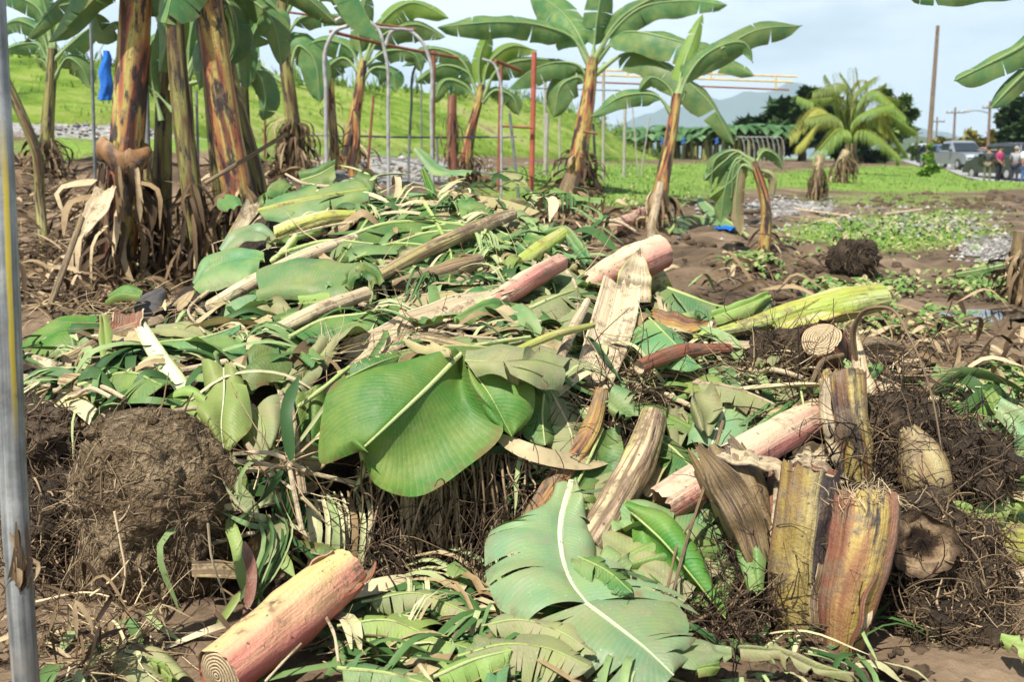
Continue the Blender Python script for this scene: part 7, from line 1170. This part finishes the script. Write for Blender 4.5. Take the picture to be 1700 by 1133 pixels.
# bottom front
torn('yellow green torn leaf on the ground right of the fat cream stem', [(560, 1040, 2.36), (640, 1030, 2.36), (720, 1060, 2.28), (800, 1085, 2.21)], .13, LY, 14, gap=.35, N=(0, -.3, 1), rib=6, rag=.55, curl=.7)
torn('grey torn leaf strips lying in front of the hanging roots', [(600, 1000, 2.48), (690, 985, 2.5), (770, 1015, 2.42), (850, 1040, 2.33)], .12, LM, 15, gap=.4, N=(0, -.3, 1), rib=5, rag=.6, curl=.8)
torn('wilted torn leaf over the left edge of the large pale bottom leaf', [(760, 1090, 2.12), (840, 1070, 2.14), (900, 1075, 2.13), (985, 1110, 2.06)], .1, LM, 13, gap=.3, N=(0, -.3, 1), rib=6, rag=.4)
torn('curled pale green leaf at the bottom edge, middle', [(720, 1125, 2.06), (790, 1095, 2.1), (850, 1080, 2.12)], .09, LY, 12, gap=.5, N=(0, -.4, 1), rag=.4, curl=.9)
torn('torn leaf lying along the bottom edge beside the curled pale one', [(560, 1110, 2.12), (640, 1118, 2.1), (720, 1140, 2.05)], .09, LB, 16, gap=.5, N=(0, -.3, 1), rag=.5)
leaf('muddy green leaf lying on the ground below the largest corm', [(190, 1075, 2.36), (240, 1100, 2.28), (290, 1140, 2.2)], [(175, 1080, 2.36), (205, 1130, 2.22), (250, 1160, 2.16)], [(215, 1066, 2.38), (275, 1085, 2.32), (320, 1130, 2.22)], LM, 0)
leaf('small green leaf on the ground left of the muddy one', [(135, 1098, 2.3), (155, 1088, 2.33), (168, 1075, 2.36)], [(140, 1110, 2.28), (162, 1105, 2.3), (172, 1082, 2.34)], [(130, 1092, 2.32), (148, 1080, 2.35), (166, 1072, 2.37)], LG, 0)
leaf('pale slip of stem skin on the ground below the largest corm', [(250, 1105, 2.26), (270, 1115, 2.24), (290, 1133, 2.2)], [(248, 1100, 2.27), (270, 1106, 2.26), (296, 1130, 2.2)], [(255, 1115, 2.24), (270, 1125, 2.22), (285, 1138, 2.19)], LY, 0)
leaf('leaf sliver on the mud at the bottom right of the pile', [(1225, 1085, 2.2), (1290, 1090, 2.18), (1370, 1118, 2.1), (1425, 1130, 2.08)], [(1228, 1078, 2.21), (1295, 1082, 2.19), (1375, 1110, 2.11), (1425, 1128, 2.08)], [(1230, 1098, 2.17), (1285, 1100, 2.16), (1360, 1126, 2.09), (1420, 1133, 2.07)], LM, 0)
leaf('yellow green leaf butt on the mud near the bottom edge, right of the pale leaf', [(1155, 1122, 2.1), (1175, 1116, 2.11), (1192, 1114, 2.12)], [(1158, 1116, 2.11), (1176, 1110, 2.12), (1192, 1110, 2.13)], [(1160, 1130, 2.08), (1176, 1126, 2.09), (1190, 1120, 2.11)], LY, 0)
leaf('pale leaf scrap on the mud at the lower right edge', [(1660, 1066, 2.25), (1690, 1075, 2.22), (1730, 1085, 2.2)], [(1665, 1062, 2.26), (1690, 1064, 2.25), (1730, 1070, 2.24)], [(1670, 1080, 2.22), (1690, 1095, 2.18), (1730, 1100, 2.17)], LY, 0)
# right flank leaves
leaf('large leaf with a yellow edge lying beyond the branch at right', [(1545, 672, 3.5), (1600, 660, 3.55), (1660, 665, 3.6)], [(1540, 655, 3.6), (1610, 640, 3.7), (1678, 655, 3.7)], [(1550, 690, 3.45), (1610, 690, 3.48), (1660, 680, 3.55)], LY, 3)
leaf('dark green leaf in the shade below the yellow edged leaf', [(1550, 690, 3.4), (1600, 690, 3.4), (1640, 700, 3.38)], [(1545, 672, 3.45), (1600, 668, 3.45), (1645, 672, 3.45)], [(1560, 705, 3.36), (1600, 712, 3.34), (1632, 715, 3.34)], LD, 0)
leaf('upright green leaf tip at the right edge of the pile', [(1640, 650, 3.4), (1648, 670, 3.36), (1655, 690, 3.34)], [(1630, 650, 3.42), (1640, 672, 3.37), (1652, 692, 3.34)], [(1645, 645, 3.42), (1658, 662, 3.38), (1658, 690, 3.34)], LD, 0, bulge=(.02, .02))
leaf('pale leaf with a creamy fold at right, under the dark green one', [(1560, 722, 3.28), (1600, 715, 3.26), (1650, 740, 3.2)], [(1540, 706, 3.32), (1600, 700, 3.32), (1650, 720, 3.26)], [(1565, 745, 3.22), (1610, 750, 3.18), (1640, 752, 3.16)], LP, 4, RIBW)
leaf('rolled pale leaf slanting off the right edge', [(1650, 680, 3.3), (1680, 700, 3.26), (1730, 735, 3.2)], [(1655, 670, 3.34), (1690, 686, 3.3), (1735, 715, 3.26)], [(1650, 694, 3.26), (1680, 722, 3.2), (1725, 760, 3.14)], LP, 6, RIBW, bulge=(.04, .03))
leaf('grey green leaf sloping down at the right edge', [(1640, 770, 3.1), (1680, 755, 3.12), (1720, 745, 3.14)], [(1640, 750, 3.15), (1680, 730, 3.18), (1720, 715, 3.2)], [(1645, 790, 3.06), (1685, 785, 3.06), (1720, 780, 3.08)], LB, 4)
leaf('green leaf corner beside the root tuft at right', [(1590, 745, 3.15), (1615, 755, 3.12), (1640, 770, 3.08)], [(1595, 732, 3.18), (1620, 738, 3.16), (1640, 752, 3.12)], [(1590, 762, 3.12), (1615, 778, 3.08), (1638, 785, 3.06)], LG, 0)
leaf('cream leaf base lying at the right edge below the grey green leaf', [(1640, 790, 3.02), (1680, 795, 3.02), (1720, 800, 3.02)], [(1640, 778, 3.06), (1680, 775, 3.06), (1720, 780, 3.06)], [(1645, 805, 2.98), (1680, 812, 2.98), (1720, 818, 2.98)], LY, 0)
leaf('pale leaf hanging below the cream leaf base at the right edge', [(1665, 820, 2.98), (1678, 838, 2.94), (1690, 850, 2.92)], [(1650, 815, 3.0), (1660, 845, 2.94), (1680, 855, 2.92)], [(1690, 812, 3.0), (1700, 835, 2.95), (1700, 850, 2.92)], LB, 0)
leaf('lime leaf corner standing behind the holed root ball', [(1580, 850, 2.8), (1595, 850, 2.8), (1615, 858, 2.8)], [(1574, 838, 2.84), (1596, 840, 2.83), (1618, 850, 2.82)], [(1580, 866, 2.77), (1596, 862, 2.77), (1612, 866, 2.77)], LY, 0)
leaf('white green leaf stalk end above the yellow stem at lower right', [(1600, 862, 2.84), (1650, 855, 2.86), (1720, 848, 2.9)], [(1600, 852, 2.87), (1650, 842, 2.9), (1720, 836, 2.94)], [(1602, 874, 2.8), (1650, 868, 2.82), (1720, 864, 2.86)], LY, 8, RIBW)
leaf('green leaf in the gap above the lime leaf corner', [(1590, 825, 2.95), (1620, 822, 2.95), (1650, 835, 2.93)], [(1588, 812, 2.98), (1620, 808, 2.98), (1652, 822, 2.96)], [(1592, 840, 2.92), (1620, 842, 2.9), (1648, 846, 2.9)], LG, 0)
